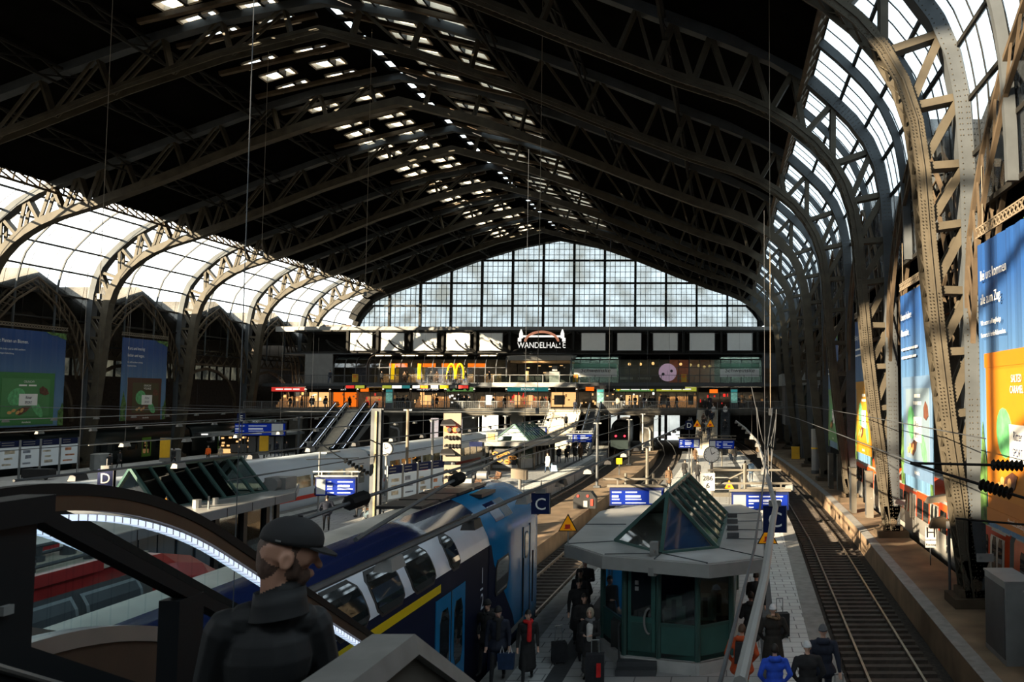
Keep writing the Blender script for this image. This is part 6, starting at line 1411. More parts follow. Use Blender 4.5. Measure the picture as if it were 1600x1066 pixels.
def banner(side, X, ya, yb, z0, z1, pack, inner, lines, small, title, foot, label, pv=(0.06, 0.56), pu=(0.12, 1.0), nuts=(0.55, 0.3, 0.1)):
    # u runs in reading direction from ya to yb
    t = thing('banner', label, 'banner', (X, (ya+yb)/2, z0)); W = yb-ya; Hh = z1-z0; nx = -side
    xd = (0, 1 if W > 0 else -1, 0)
    def P(u, v, o): return (X+nx*o, ya+W*u, z0+Hh*v)
    m = MB(); n = 36; cols = []
    for i in range(n+1): u = i/n; cols.append((u, 0.018*math.sin(u*41)+0.01*math.sin(u*97)))
    for (a, oa), (b, ob) in zip(cols, cols[1:]): m.quad(P(a, 0, oa), P(b, 0, ob), P(b, 1, ob), P(a, 1, oa))
    m.build('cloth', M['skyprint'], t)
    def rect(nm, u0, u1, v0, v1, o, mm, th=0.02, par=t):
        g = MB(); q = [P(u0, v0, o), P(u1, v0, o), P(u1, v1, o), P(u0, v1, o)]; return g.prism(q, (-nx*th, 0, 0)).build(nm, mm, par)
    def blob(nm, u, v, ru, rv, o, mm, k=14, wob=0.0, rot=0.0, par=t):
        pts = []
        for i in range(k):
            a = 2*math.pi*i/k; w_ = 1+wob*math.sin(a*3+1); x_, y_ = ru*math.cos(a)*w_, rv*math.sin(a)*w_
            pts.append(P(u+x_*math.cos(rot)-y_*math.sin(rot)*Hh/abs(W), v+x_*math.sin(rot)*abs(W)/Hh+y_*math.cos(rot), o))
        return MB().prism(pts, (-nx*0.012, 0, 0)).build(nm, mm, par)
    u0, u1 = pu; v0, v1 = pv
    def words(s, u, v, h, al='LEFT', k=0.8):
        if s[0] != '~': return lettering(t, s, P(u, v, 0.1), xd, UP, Hh*h, M['board'], align=al, sx=k)
        ln = float(s[1:]); ua = u if al == 'LEFT' else u-ln/2; g = MB(); n_ = max(1, round(ln/0.12))
        for q in range(n_):
            a, b = ua+ln*q/n_, ua+ln*(q+0.82)/n_; g.prism([P(a, v, 0.085), P(b, v, 0.085), P(b, v+h*0.7, 0.085), P(a, v+h*0.7, 0.085)], (-nx*0.01, 0, 0))
        g.build('small_print', M['board'], t)
    pk = rect('package_print', u0, u1, v0, v1, 0.06, pack, 0.03)
    rect('package_flap', u0-0.015, u1+0.0, v1-0.05, v1, 0.075, pack, 0.02, pk); rect('package_flap', u0-0.015, u1, v0, v0+0.045, 0.075, pack, 0.02, pk)
    rect('package_panel', u0+0.1, u1-0.06, v0+0.09, v1-0.06, 0.075, inner, 0.015, pk)
    um = (u0+u1)/2+0.03; vm = (v0+v1)/2
    blob('leaf', u0+0.28, vm+0.02, 0.11, 0.085, 0.085, M['leaf'], 16, 0, 0.5, pk); blob('leaf', u1-0.22, vm-0.1, 0.12, 0.045, 0.085, M['leaf'], 16, 0, -0.9, pk)
    rect('logo_square', um-0.1, um+0.13, vm-0.07, vm+0.05, 0.1, M['board'], 0.012, pk)
    lettering(t, 'SPORT', P(um+0.015, vm-0.05, 0.105), xd, UP, Hh*0.026, M['navy'], name='logo_lettering', sx=0.8); lettering(t, 'Ritter', P(um+0.015, vm+0.0, 0.105), xd, UP, Hh*0.03, M['navy'], name='logo_lettering', sx=0.8, shear=0.2)
    blob('chocolate', u0+0.36, v0+0.15, 0.1, 0.035, 0.1, M['choc'], 6, 0.1, 0.4, pk); blob('chocolate', u1-0.14, vm+0.08, 0.07, 0.045, 0.1, M['choc'], 6, 0.1, -0.4, pk)
    for i in range(4): blob('nut', u0+0.2+0.05*i, v0+0.13+0.02*(i % 2), 0.028, 0.016, 0.11, mat('printed_nut', nuts, 0.6), 8, 0, 0.3*i, pk)
    for i, s in enumerate(title): words(s, um+0.015, v1-0.105-0.035*i, 0.024, 'CENTER')
    for i, s in enumerate(lines): words(s, 0.1, 0.86-0.085*i, 0.036)
    for i, s in enumerate(small): words(s, 0.1, 0.86-0.085*len(lines)+0.01-0.043*i, 0.017, 'LEFT', 0.85)
    lettering(t, foot, P(um, v0+0.02, 0.1), xd, UP, Hh*0.02, M['board'], sx=0.9)
    for uu, s in ((0.06, 1.0), (0.98, 0.7)):
        pts = [(uu+dx*0.09, vv) for dx, vv in ((-0.6, 0.0), (0.6, 0.0), (0.5, 0.1), (0.7, 0.2*s), (0.2, 0.3*s), (0.0, 0.36*s), (-0.3, 0.25*s), (-0.6, 0.16))]
        MB().prism([P(min(1, max(0, a)), b, 0.045) for a, b in pts], (-nx*0.01, 0, 0)).build('foliage_print', M['grassprint'], t)
    pts = [(0.72, 1.0), (1.0, 1.0), (1.0, 0.93), (0.93, 0.945), (0.88, 0.965), (0.8, 0.97)]
    MB().prism([P(a, b, 0.045) for a, b in pts], (-nx*0.01, 0, 0)).build('foliage_print', M['grassprint'], t)
    g = MB(); p, q = P(-0.02, 1.03, 0), P(1.02, 1.03, 0); lattice(g, p, q, 0.3, 0.3, 0.03, (0, 0, 1)); g.build('top_truss', M['sigback'], t)
    for u in (0.1, 0.9): MB().tube([P(u, 1.05, 0), P(u, 1.28, 0)], 0.015, 5).build('suspension_wire', M['sigback'], t)
def pmat(n, c): return mat('printed_pack_'+n, c, 0.55, 0, 0.04)
banner(1, 8.0, 26.3, 20.4, 3.0, 11.7, pmat('orange', (0.42, 0.125, 0.003)), pmat('orange_panel', (0.46, 0.155, 0.005)), ['Bei uns kommen', 'alle zum Zug.'], ['Wir setzen auf langfristige', 'Partnerschaften in Kakaoanbau.'], ['SALTED', 'CARAMEL'], '#entdeckedasgute', 'blue banner with a big orange chocolate pack at the right edge', (0.02, 0.60), (0.14, 1.0))
banner(1, 8.0, 38.1, 32.3, 3.0, 11.5, pmat('pale_blue', (0.095, 0.165, 0.27)), pmat('white_panel', (0.15, 0.21, 0.26)), ['Unsere leckere', 'Alternative.'], ['~0.55', '~0.5'], ['~0.2', '~0.26'], '#entdecke', 'blue banner with a pale blue chocolate pack between the first two arch legs', (0.06, 0.56))
banner(1, 8.0, 51.6, 45.8, 3.1, 11.5, pmat('yellow', (0.36, 0.165, 0.004)), pmat('yellow_panel', (0.40, 0.20, 0.01)), ['Einfach gut'], ['~0.5', '~0.5'], ['~0.2', '~0.24'], '#entdecke', 'blue banner with a yellow chocolate pack between the second and third arch legs', (0.06, 0.56))
banner(1, 8.0, 65.3, 59.5, 3.1, 11.5, pmat('green', (0.06, 0.2, 0.06)), pmat('green_panel', (0.10, 0.26, 0.10)), ['~0.3', '~0.24'], ['~0.5', '~0.5'], ['~0.2'], '#entdecke', 'narrow blue banner with a green chocolate pack farthest along the right arches', (0.06, 0.52))
banner(-1, -63.0, 70.6, 79.2, 4.2, 12.9, pmat('leaf_green', (0.03, 0.16, 0.04)), pmat('leaf_panel', (0.055, 0.2, 0.065)), ['mit Planten un Blomen.'], ['Natürlich, lecker und mit 100% zertifiziert', 'nachhaltigem Kakaobezug.'], ['CRUNCHY', '~0.24'], '#entdecke', 'blue banner with a green chocolate pack at the left edge', (0.02, 0.56), (0.1, 0.86))
banner(-1, -63.0, 86.6, 93.6, 4.4, 13.1, pmat('brown', (0.055, 0.018, 0.009)), pmat('brown_panel', (0.05, 0.045, 0.016)), ['Kurz und knackig:', 'lecker und vegan.'], ['Aus 100% zertifiziert nachhaltig', 'bezogenem Kakao.'], ['CRUNCHY', 'VOLLNUSS'], '#entdecke', 'blue banner with a brown chocolate pack between two left arch legs', (0.0, 0.52), (0.14, 0.88))
# ---------------------------------------------------------------- people
import numpy as np
M['skin'] = mat('skin', (0.55, 0.33, 0.24), 0.55, 0, 0.08, 6)
M['hair'] = mat('dark_hair', (0.012, 0.009, 0.007), 0.6, 0, 0.3, 20)
M['hairb'] = mat('brown_hair', (0.07, 0.035, 0.018), 0.6, 0, 0.3, 20)
M['eye'] = mat('eye_dark', (0.01, 0.008, 0.007), 0.2)
M['lip'] = mat('lips', (0.30, 0.09, 0.08), 0.5)
def cloth(n, c, r=0.85): return mat('cloth_'+n, c, r, 0, 0.22, 9, 0.15)
CB = cloth('black', (0.014, 0.014, 0.015)); CN = cloth('navy', (0.012, 0.016, 0.03)); CD = cloth('dark_trousers', (0.014, 0.014, 0.016)); CS = mat('black_shoes', (0.008, 0.008, 0.008), 0.4)
CBL = cloth('bright_blue', (0.02, 0.075, 0.50)); CO = cloth('rust_orange', (0.42, 0.06, 0.012)); CR = cloth('red', (0.50, 0.012, 0.012)); CG = cloth('grey', (0.10, 0.10, 0.105)); CW = cloth('white_knit', (0.55, 0.55, 0.55)); CBR = cloth('brown', (0.09, 0.05, 0.025)); CBE = cloth('beige', (0.36, 0.30, 0.22)); CJ = cloth('blue_jeans', (0.035, 0.06, 0.11)); CPA = cloth('pale_blue', (0.25, 0.36, 0.50)); CWM = cloth('white_coat', (0.5, 0.48, 0.45)); CBG = cloth('dark_bag', (0.016, 0.018, 0.022)); CBO = cloth('tote_blue', (0.012, 0.03, 0.075)); COR = cloth('hi_vis_orange', (0.85, 0.13, 0.01))
def limb_rings(p, q, r1, r2, k=10, sq=1.0):
    p, q = Vector(p), Vector(q); d = (q-p).normalized(); u = Vector((0, 1, 0)) if abs(d.y) < 0.9 else Vector((1, 0, 0)); a = d.cross(u).normalized(); b = a.cross(d)
    pts = []
    for t_, rr in ((-r1*0.92, 0.35), (-r1*0.6, 0.8), (0, 1)): pts.append((p+d*t_, r1*rr))
    L = (q-p).length
    for f in (0.33, 0.66): pts.append((p+d*L*f, r1+(r2-r1)*f))
    for t_, rr in ((0, 1), (r2*0.6, 0.8), (r2*0.92, 0.35)): pts.append((q+d*t_, r2*rr))
    return [[c+(a*math.cos(2*math.pi*i/k)+b*math.sin(2*math.pi*i/k)*sq)*r for i in range(k)] for c, r in pts]
class Body:
    def __init__(s): s.mb = MB(); s.pr = []
    def limb(s, p, q, r1, r2, m, sq=1.0): s.mb.loft(limb_rings(p, q, r1, r2, 10, sq)); s.pr.append((p, q, r1, r2, m)); return s
    def ell(s, c, r, m, rot=0.0):
        rings = []; c = Vector(c)
        for i in range(1, 8):
            th = math.pi*i/8; rings.append([(c.x+r[0]*math.sin(th)*math.cos(2*math.pi*j/12), c.y+r[1]*math.sin(th)*math.sin(2*math.pi*j/12), c.z-r[2]*math.cos(th)) for j in range(12)])
        s.mb.loft(rings); rm = min(r); s.pr.append((c-Vector((0, 0, r[2]-rm)) if r[2] > rm else c, c+Vector((0, 0, r[2]-rm)) if r[2] > rm else c, (r[0]+r[1])/2, (r[0]+r[1])/2, m)); return s
    def bake(s, name, mats, parent, vox, smooth=5):
        o = s.mb.build('tmp', mats[0]); 
        md = o.modifiers.new('r', 'REMESH'); md.mode = 'VOXEL'; md.voxel_size = vox; md.use_smooth_shade = True
        ms = o.modifiers.new('s', 'SMOOTH'); ms.iterations = smooth; ms.factor = 0.5
        dg = bpy.context.evaluated_depsgraph_get(); me = bpy.data.meshes.new_from_object(o.evaluated_get(dg)); old = o.data
        bpy.data.objects.remove(o); bpy.data.meshes.remove(old)
        n = len(me.polygons); C_ = np.zeros(n*3); me.polygons.foreach_get('center', C_); C_ = C_.reshape(-1, 3)
        best = np.full(n, 1e9); idx = np.zeros(n, dtype=np.int32)
        for p, q, r1, r2, m in s.pr:
            p, q = np.array(p), np.array(q); d = q-p; L2 = max(1e-9, (d*d).sum()); t_ = np.clip(((C_-p)@d)/L2, 0, 1)
            dist = np.linalg.norm(C_-(p+t_[:, None]*d), axis=1)-(r1+(r2-r1)*t_)
            w_ = dist < best; best[w_] = dist[w_]; idx[w_] = m
        me.materials.clear()
        for mt in mats: me.materials.append(mt)
        me.polygons.foreach_set('material_index', idx); me.polygons.foreach_set('use_smooth', [True]*n); me.update()
        L = root_loc(parent)
        if L.length > 0: me.transform(Matrix.Translation(-L))
        b = bpy.data.objects.new(name, me); COL.objects.link(b)
        if parent is not None: b.parent = parent
        return b
def person(label, loc, rz, coat=CB, trousers=CD, pose='stand', h=1.74, long=0.0, hair=None, hairlong=False, hat=None, hood=False, scarf=None, fat=1.0, arms=('down', 'down'), group=None, far=False, tilt=0.0, fur=None, backpack=None, face=True, skin=None, skirt=None):
    """faces +Y before rotation; metres, feet at z = 0"""
    k = h/1.74; t = thing('person', label, 'person', (0, 0, 0), group)
    B_ = Body(); S = lambda *v: Vector(v)*k
    mats = [skin or M['skin'], coat, trousers, CS, skirt or coat]
    step = {'stand': 0.0, 'walk': 0.22, 'sit': 0.0}[pose]; hipz = 0.92 if pose != 'sit' else 0.5
    w = 1.0*fat
    # legs
    for s in (-1, 1):
        hip = S(0.095*s, 0, hipz)
        if pose == 'sit': kn, an = S(0.12*s, 0.44, 0.52), S(0.13*s, 0.46, 0.09)
        else: kn, an = S(0.1*s, step*0.55*s+0.02+0.03*(step > 0), 0.5), S(0.11*s, step*s-0.02, 0.09+0.04*(step > 0)*(s < 0))
        B_.limb(hip, kn, 0.088*k*w, 0.062*k, 2); B_.limb(kn, an, 0.06*k, 0.045*k, 2)
        B_.limb(an+S(0, -0.03, -0.035), an+S(0.01*s, 0.15, -0.05), 0.042*k, 0.036*k, 3)
    # trunk
    z0 = hipz
    ln = S(0, 0.03*(pose == 'walk')+tilt*0.5, 0)
    B_.ell(S(0, 0, z0+0.02), (0.17*k*w, 0.13*k*w, 0.15*k), 1 if long or coat is not trousers else 2)
    B_.ell(S(0, 0.01, z0+0.2)+ln*0.4, (0.165*k*w, 0.125*k*w, 0.2*k), 1); B_.ell(S(0, 0.0, z0+0.38)+ln*0.8, (0.19*k*w, 0.13*k*w, 0.18*k), 1)
    sh = z0+0.5
    B_.limb(S(-0.13, 0, sh-0.02)+ln, S(0.13, 0, sh-0.02)+ln, 0.078*k*w, 0.078*k*w, 1)
    if long:
        for i in range(9):
            f = i/8; zz = z0-long*f*0.98; B_.ell(S(0, 0.01, zz+0.03), ((0.18+0.05*f)*k*w, (0.14+0.055*f)*k*w, 0.14*k), 4 if (skirt and f > 0.5) else 1)
    # neck and head
    nk = S(0, 0.0, sh+0.04)+ln; hd = S(0, 0.03+tilt, sh+0.215)+ln
    B_.limb(nk, hd-S(0, 0.01, 0.06), 0.055*k, 0.05*k, 0)
    B_.ell(hd+S(0, -0.008, 0.025), (0.076*k, 0.095*k, 0.108*k), 0); B_.ell(hd+S(0, 0.03, -0.06), (0.052*k, 0.058*k, 0.05*k), 0)
    if not far:
        B_.limb(hd+S(0, 0.088, 0.015), hd+S(0, 0.104, -0.018), 0.011*k, 0.015*k, 0)
        for s in (-1, 1): B_.ell(hd+S(0.078*s, -0.005, 0.0), (0.012*k, 0.022*k, 0.034*k), 0)
    # arms and hands
    for s, a in zip((-1, 1), arms):
        s0 = S(0.19*s*w, 0, sh-0.02)+ln
        if a == 'down': el, wr = s0+S(0.05*s, -0.03, -0.28), s0+S(0.06*s, 0.05, -0.53)
        elif a == 'swing': el, wr = s0+S(0.05*s, -0.08*s, -0.28), s0+S(0.05*s, 0.02-0.14*s, -0.51)
        elif a == 'front': el, wr = s0+S(0.05*s, 0.02, -0.28), s0+S(-0.08*s, 0.23, -0.26)
        elif a == 'carry': el, wr = s0+S(0.06*s, 0.0, -0.28), s0+S(0.08*s, 0.1, -0.52)
        elif a == 'phone': el, wr = s0+S(0.04*s, 0.03, -0.28), s0+S(-0.1*s, 0.22, -0.16)
        elif a == 'pocket': el, wr = s0+S(0.11*s, -0.07, -0.27), s0+S(0.0*s, 0.06, -0.46)
        elif a == 'pull': el, wr = s0+S(0.07*s, -0.1, -0.27), s0+S(0.1*s, -0.18, -0.5)
        B_.limb(s0, el, 0.062*k*w, 0.05*k*w, 1); B_.limb(el, wr, 0.05*k*w, 0.038*k, 1)
        d = (wr-el).normalized(); B_.limb(wr+d*0.02, wr+d*0.085*k, 0.033*k, 0.034*k, 0, 0.6)
        if not far:
            side = Vector((1, 0, 0)) if abs(d.x) < 0.6 else Vector((0, 1, 0)); curl = Vector((0, 0.35, 0)) if a in ('down', 'swing', 'carry', 'pull') else Vector((-0.6*s, 0, -0.4))
            for fi, fl in enumerate((0.055, 0.064, 0.06, 0.046)):
                b0 = wr+d*0.1*k+side*(fi-1.5)*0.019*k; b1 = b0+(d+curl*0.4).normalized()*fl*0.55*k; b2 = b1+(d+curl*1.6).normalized()*fl*0.5*k
                B_.limb(b0, b1, 0.0095*k, 0.009*k, 0); B_.limb(b1, b2, 0.009*k, 0.008*k, 0)
            th = wr+d*0.045*k; B_.limb(th, th+(d*0.7+curl+side*(-s)*0.8).normalized()*0.06*k, 0.012*k, 0.009*k, 0)
    B_.bake('body', mats, t, 0.034 if far else 0.0155, 3 if far else 4)
    def head_cap(nm, mm, z_off, sc, front=0.3, low=-0.02):
        m = MB(); rings = []
        for i in range(9):
            th = math.pi*0.5*i/8*1.25
            ring = []
            for j in range(16):
                a = 2*math.pi*j/16; rr = math.cos(max(0, math.pi/2-th)) if th < math.pi/2 else 1.0
                x, y = math.cos(a), math.sin(a); zz = math.cos(th)*0.118*sc+z_off
                if y > front: zz = max(zz, z_off+0.035)
                ring.append((hd.x+x*0.083*sc*k*math.sin(min(th, math.pi/2)), hd.y+(-0.008+y*0.103*sc*math.sin(min(th, math.pi/2)))*k, hd.z+(0.02+max(zz, low))*k))
            rings.append(ring)
        m.loft(rings[1:], cap=True); return m.build(nm, mm, t, True)
    if hair is not None:
        head_cap('hair', hair, 0.0, 1.04, 0.35, -0.1)
        if hairlong:
            m = MB(); 
            for s in (-1, 1): m.loft(limb_rings(hd+S(0.07*s, -0.03, 0.03), hd+S(0.085*s, -0.02, -0.2), 0.035*k, 0.03*k))
            m.loft(limb_rings(hd+S(0, -0.085, 0.02), hd+S(0, -0.08, -0.24), 0.06*k, 0.05*k)); m.build('long_hair', hair, t, True)
    if hat is not None:
        head_cap('knit_hat', hat, 0.012, 1.1, 2.0, -0.0)
        m = MB(); m.loft([[(hd.x+0.088*rr*k*math.cos(2*math.pi*j/16), hd.y+(-0.008+0.106*rr*math.sin(2*math.pi*j/16))*k, hd.z+zz*k) for j in range(16)] for zz, rr in ((0.02, 1.0), (0.022, 1.08), (0.06, 1.08), (0.062, 1.0))], cap=False); m.build('hat_brim', hat, t, True)
    if hood:
        m = MB(); m.loft(limb_rings(S(-0.08, -0.1, sh+0.05)+ln, S(0.08, -0.1, sh+0.05)+ln, 0.07*k, 0.07*k)); m.loft(limb_rings(S(-0.1, -0.02, sh+0.07)+ln, S(-0.05, 0.09, sh+0.02)+ln, 0.04*k, 0.03*k)); m.loft(limb_rings(S(0.1, -0.02, sh+0.07)+ln, S(0.05, 0.09, sh+0.02)+ln, 0.04*k, 0.03*k)); m.build('hood', coat, t, True)
    if fur is not None:
        m = MB(); rnd = random.Random(2)
        for i in range(40):
            a = math.pi*2*i/40; c = S(0.14*math.cos(a), -0.02+0.11*math.sin(a), sh+0.06+0.03*math.sin(a*2))+ln; m.loft(limb_rings(c, c+S(rnd.uniform(-.02, .02), rnd.uniform(-.03, .01), rnd.uniform(-.02, .05)), 0.045*k, 0.02*k, 5))
        m.build('fur_collar', fur, t, True)
    if scarf is not None:
        m = MB(); m.tube([S(0.085*math.cos(a), 0.0+0.085*math.sin(a)+0.01, sh+0.06+0.015*math.sin(2*a))+ln for a in [2*math.pi*i/12 for i in range(13)]], 0.05*k, 8)
        m.loft(limb_rings(S(-0.04, 0.12, sh+0.02)+ln, S(-0.03, 0.165, sh-0.36)+ln, 0.055*k, 0.06*k, 10, 0.5)); m.build('scarf', scarf, t, True)
    if backpack is not None:
        m = MB(); m.hexa([S(-0.15, -0.3, z0+0.05), S(0.15, -0.3, z0+0.05), S(0.15, -0.12, z0+0.05), S(-0.15, -0.12, z0+0.05), S(-0.13, -0.26, sh), S(0.13, -0.26, sh), S(0.13, -0.1, sh), S(-0.13, -0.1, sh)]); m.build('rucksack', backpack, t)
    if not far and face:
        m = MB()
        for s in (-1, 1): m.disc(hd+S(0.032*s, 0.083, 0.026), 0.0095*k, (0, 1, 0), 0.01, 8)
        m.build('eyes', M['eye'], t)
        m = MB()
        for s in (-1, 1): m.bar(hd+S(0.018*s, 0.09, 0.046), hd+S(0.05*s, 0.078, 0.046), 0.008*k, 0.007*k)
        m.build('eyebrows', hair or M['hair'], t)
        MB().bar(hd+S(-0.022, 0.085, -0.055), hd+S(0.022, 0.085, -0.055), 0.012*k, 0.009*k).build('mouth', M['lip'], t)
    t.location = loc; t.rotation_euler = (0, 0, rz); t['hd'] = [hd.x, hd.y, hd.z]
    del t['hd']
    return t
PI = math.pi
# people near the kiosk, on its left
person('woman in pale head covering and grey scarf holding a suitcase handle left of the kiosk', (-3.35, 20.85, 0), PI-0.1, CB, CB, 'stand', 1.68, 0.72, None, False, None, False, CG, 1.0, ('front', 'front'), skirt=cloth('speckled_skirt', (0.05, 0.05, 0.05)))
hj = [o for o in COL.objects if o.name.startswith('person')][-1]
_m = MB(); hdv = Vector((0, 0.03, 1.74*0.0+0.92+0.5+0.215))*(1.68/1.74)
_r = []
for i in range(9):
    th = math.pi*i/8
    gap = 0.0 if i < 3 else 0.62
    _r.append([(0.096*math.sin(max(th, 0.12))*math.cos(a), hdv.y-0.012+0.115*math.sin(max(th, 0.12))*math.sin(a), hdv.z+0.005+0.145*math.cos(th)) for a in [math.pi/2+gap+(2*math.pi-2*gap)*j/16 for j in range(17)]])
_m.loft(_r[:9], closed=False); hs = _m.build('head_covering', CBE, None, True); hs.parent = hj
_m = MB(); _m.loft(limb_rings((-0.02, 0.13, 1.30), (-0.02, 0.16, 1.0), 0.085, 0.07, 10, 0.5)); ws = _m.build('white_scarf_end', CWM, None, True); ws.parent = hj
person('woman in a long black coat with bright red scarf looking towards the camera', (-4.85, 20.7, 0), PI+0.25, CB, CB, 'walk', 1.68, 0.6, M['hair'], False, None, False, CR, 1.0, ('down', 'down'))
person('man in a dark jacket and cap carrying a blue tote bag beside the train', (-5.55, 20.6, 0), PI+0.1, CN, CD, 'walk', 1.78, 0.12, None, False, CB, False, CB, 1.08, ('carry', 'down'))
person('person in black hood and hat behind the tote bag carrier by the train door', (-6.0, 21.3, 0), PI-0.1, CB, CD, 'walk', 1.78, 0.2, None, False, CB, True, None, 1.05, ('down', 'pocket'))
person('woman in black with long dark hair in the queue left of the kiosk', (-3.75, 22.3, 0), PI+0.3, CB, CB, 'stand', 1.7, 0.65, M['hair'], True, None, False, None, 1.0, ('front', 'front'))
person('person in a wide black coat standing behind the long-haired woman in the queue', (-4.15, 23.8, 0), PI+0.2, CB, CD, 'stand', 1.76, 0.5, M['hair'], False, None, False, None, 1.15, ('front', 'down'))
person('person in black with hands together third back in the queue left of the kiosk', (-4.35, 25.2, 0), PI-0.2, CB, CD, 'stand', 1.74, 0.3, M['hair'], False, None, True, None, 1.1, ('front', 'front'))
person('rearmost person in the dark queue left of the kiosk wearing a black cap', (-4.45, 26.6, 0), PI, CB, CD, 'stand', 1.78, 0.2, None, False, CB, False, None, 1.1, ('front', 'front'))
# people on the right of the kiosk, backs to the camera
person('person in a bright blue hooded puffer jacket at the bottom of the picture', (1.02, 17.9, 0), 0.05, CBL, CD, 'stand', 1.66, 0.15, M['hair'], False, None, True, None, 1.2, ('pocket', 'pocket'), face=False)
person('person in a rust orange puffer jacket with a black rucksack beside the kiosk corner', (0.35, 19.2, 0), -0.1, CO, CBE, 'stand', 1.72, 0.2, M['hairb'], False, None, True, None, 1.25, ('pocket', 'pocket'), face=False, backpack=CB)
person('person in a black jacket and white knitted hat at the bottom right', (1.72, 18.0, 0), 0.1, CB, CD, 'stand', 1.68, 0.25, None, False, CW, False, None, 1.25, ('pocket', 'pocket'), face=False)
person('tall man in dark jacket and grey beanie pulling a suitcase near the platform edge', (2.12, 18.6, 0), -0.1, CN, CD, 'stand', 1.86, 0.1, None, False, CG, True, None, 1.2, ('down', 'pull'), face=False)
person('person in a dark parka with fur collar and white bobble hat right of the kiosk', (1.15, 20.9, 0), 0.1, cloth('dark_brown_parka', (0.016, 0.013, 0.010)), CD, 'stand', 1.74, 0.45, None, False, CW, False, None, 1.25, ('pocket', 'pocket'), face=False, fur=cloth('fur', (0.16, 0.10, 0.055)))
person('person in black bending beside the kiosk wall behind the grey pipe', (0.65, 22.4, 0), 0.3, CB, CD, 'stand', 1.72, 0.4, M['hair'], False, None, True, None, 1.2, ('front', 'front'), face=False)
person('person in dark clothes with grey sleeves under the right corner of the kiosk roof', (0.85, 24.6, 0), -0.3, CB, CD, 'walk', 1.78, 0.1, M['hair'], False, None, False, None, 1.1, ('front', 'pull'), face=False)
def suitcase(x, y, rz, label, col, h=0.62, w=0.42, handle=0.4):
    t = thing('suitcase', label, 'suitcase', (0, 0, 0)); m = MB(); m.box(-w/2, w/2, -0.13, 0.13, 0.06, h); m.build('shell', col, t)
    m = MB()
    for i in range(4): m.box(-w/2+0.05+0.1*i, -w/2+0.09+0.1*i, -0.14, 0.14, 0.1, h-0.04)
    m.build('ribs', col, t)
    m = MB()
    for s in (-1, 1): m.tube([(s*0.09, 0.08, h), (s*0.09, 0.08, h+handle)], 0.012, 6)
    m.tube([(-0.1, 0.08, h+handle), (0.1, 0.08, h+handle)], 0.016, 6); m.build('pull_handle', M['grey'], t)
    for s in (-1, 1):
        for v in (-0.09, 0.09): MB().disc((s*(w/2-0.06), v, 0.035), 0.035, (1, 0, 0), 0.03, 8).build('wheel', M['black'], t)
    t.location = (x, y, 0); t.rotation_euler = (0, 0, rz)
suitcase(-3.15, 20.35, 0.1, 'dark upright suitcase with red strap held by the woman in the head covering', CBG, 0.75, 0.44, 0.3)
suitcase(2.45, 18.35, 0.1, 'small blue suitcase pulled by the tall man in the beanie', cloth('blue_shell', (0.02, 0.06, 0.12)), 0.5)
suitcase(1.55, 24.3, 0.2, 'black suitcase standing under the right corner of the kiosk roof', CBG, 0.7, 0.48)
suitcase(-4.35, 22.0, 0.3, 'dark suitcase standing beside the queue left of the kiosk', CBG, 0.55, 0.36)
t = thing('tote_bag', 'dark blue tote bag with white handles carried beside the train', 'bag', (-5.3, 20.45, 0.38)); m = MB(); m.hexa([(-5.48, 20.38, 0.36), (-5.12, 20.38, 0.36), (-5.12, 20.5, 0.36), (-5.48, 20.5, 0.36), (-5.5, 20.36, 0.74), (-5.1, 20.36, 0.74), (-5.1, 20.5, 0.74), (-5.5, 20.5, 0.74)]); m.build('bag', CBO, t)
for x in (-5.4, -5.2): MB().tube([(x-0.04, 20.4, 0.74), (x, 20.42, 0.92), (x+0.04, 20.44, 0.74)], 0.012, 6).build('handle', CW, t)
bx('red_strap', CR, [o for o in COL.objects if o.name == 'suitcase'][0], -3.1, -3.0, 20.0, 20.1, 0.3, 0.6)
[o for o in COL.objects if o.name.startswith('red_strap')][-1].location = (0, 0, 0)
# standing man on the sunlit platform and others there
person('man in dark jacket, hands on hips, on the sunlit platform right of the capped head', (-20.6, 43.3, 0), 0.4, CN, CD, 'stand', 1.8, 0.05, M['hair'], False, None, False, None, 1.15, ('pocket', 'pocket'), far=True)
person('person in black seated on the bench left of the tall dark pole', (-20.9, 48.6, 0), R(-60)+PI, CB, CD, 'sit', 1.74, 0, M['hair'], False, None, False, None, 1.1, ('front', 'front'), far=True)
person('person seated on the bench right of the signal', (-19.3, 63.9, 0), R(-50)+PI, CG, CD, 'sit', 1.74, 0, M['hair'], False, None, False, None, 1.1, ('front', 'front'), far=True)
person('person in dark clothes standing behind the guard rail below the signal', (-19.6, 57.2, 0), 0.3, CB, CD, 'stand', 1.8, 0.1, M['hair'], False, None, False, None, 1.05, ('down', 'down'), far=True)
person('person in a white coat carrying a bright blue bag beside the pretzel kiosk', (-16.3, 76.5, 0), 2.6, CWM, CJ, 'walk', 1.76, 0.3, M['hairb'], False, None, False, None, 1.0, ('down', 'down'), far=True)
t = thing('shopping_bag', 'bright blue carrier bag in the hand of the white-coated person', 'bag', (-15.7, 76.5, 0.15)); m = MB(); m.hexa([(-16.0, 76.3, 0.12), (-15.4, 76.3, 0.12), (-15.4, 76.6, 0.12), (-16.0, 76.6, 0.12), (-15.95, 76.3, 0.7), (-15.5, 76.3, 0.65), (-15.5, 76.6, 0.65), (-15.95, 76.6, 0.7)]); m.build('bag', CPA, t); MB().tube([(-15.9, 76.45, 0.68), (-15.95, 76.45, 0.85), (-16.0, 76.45, 0.68)], 0.02, 5).build('handle', CPA, t)
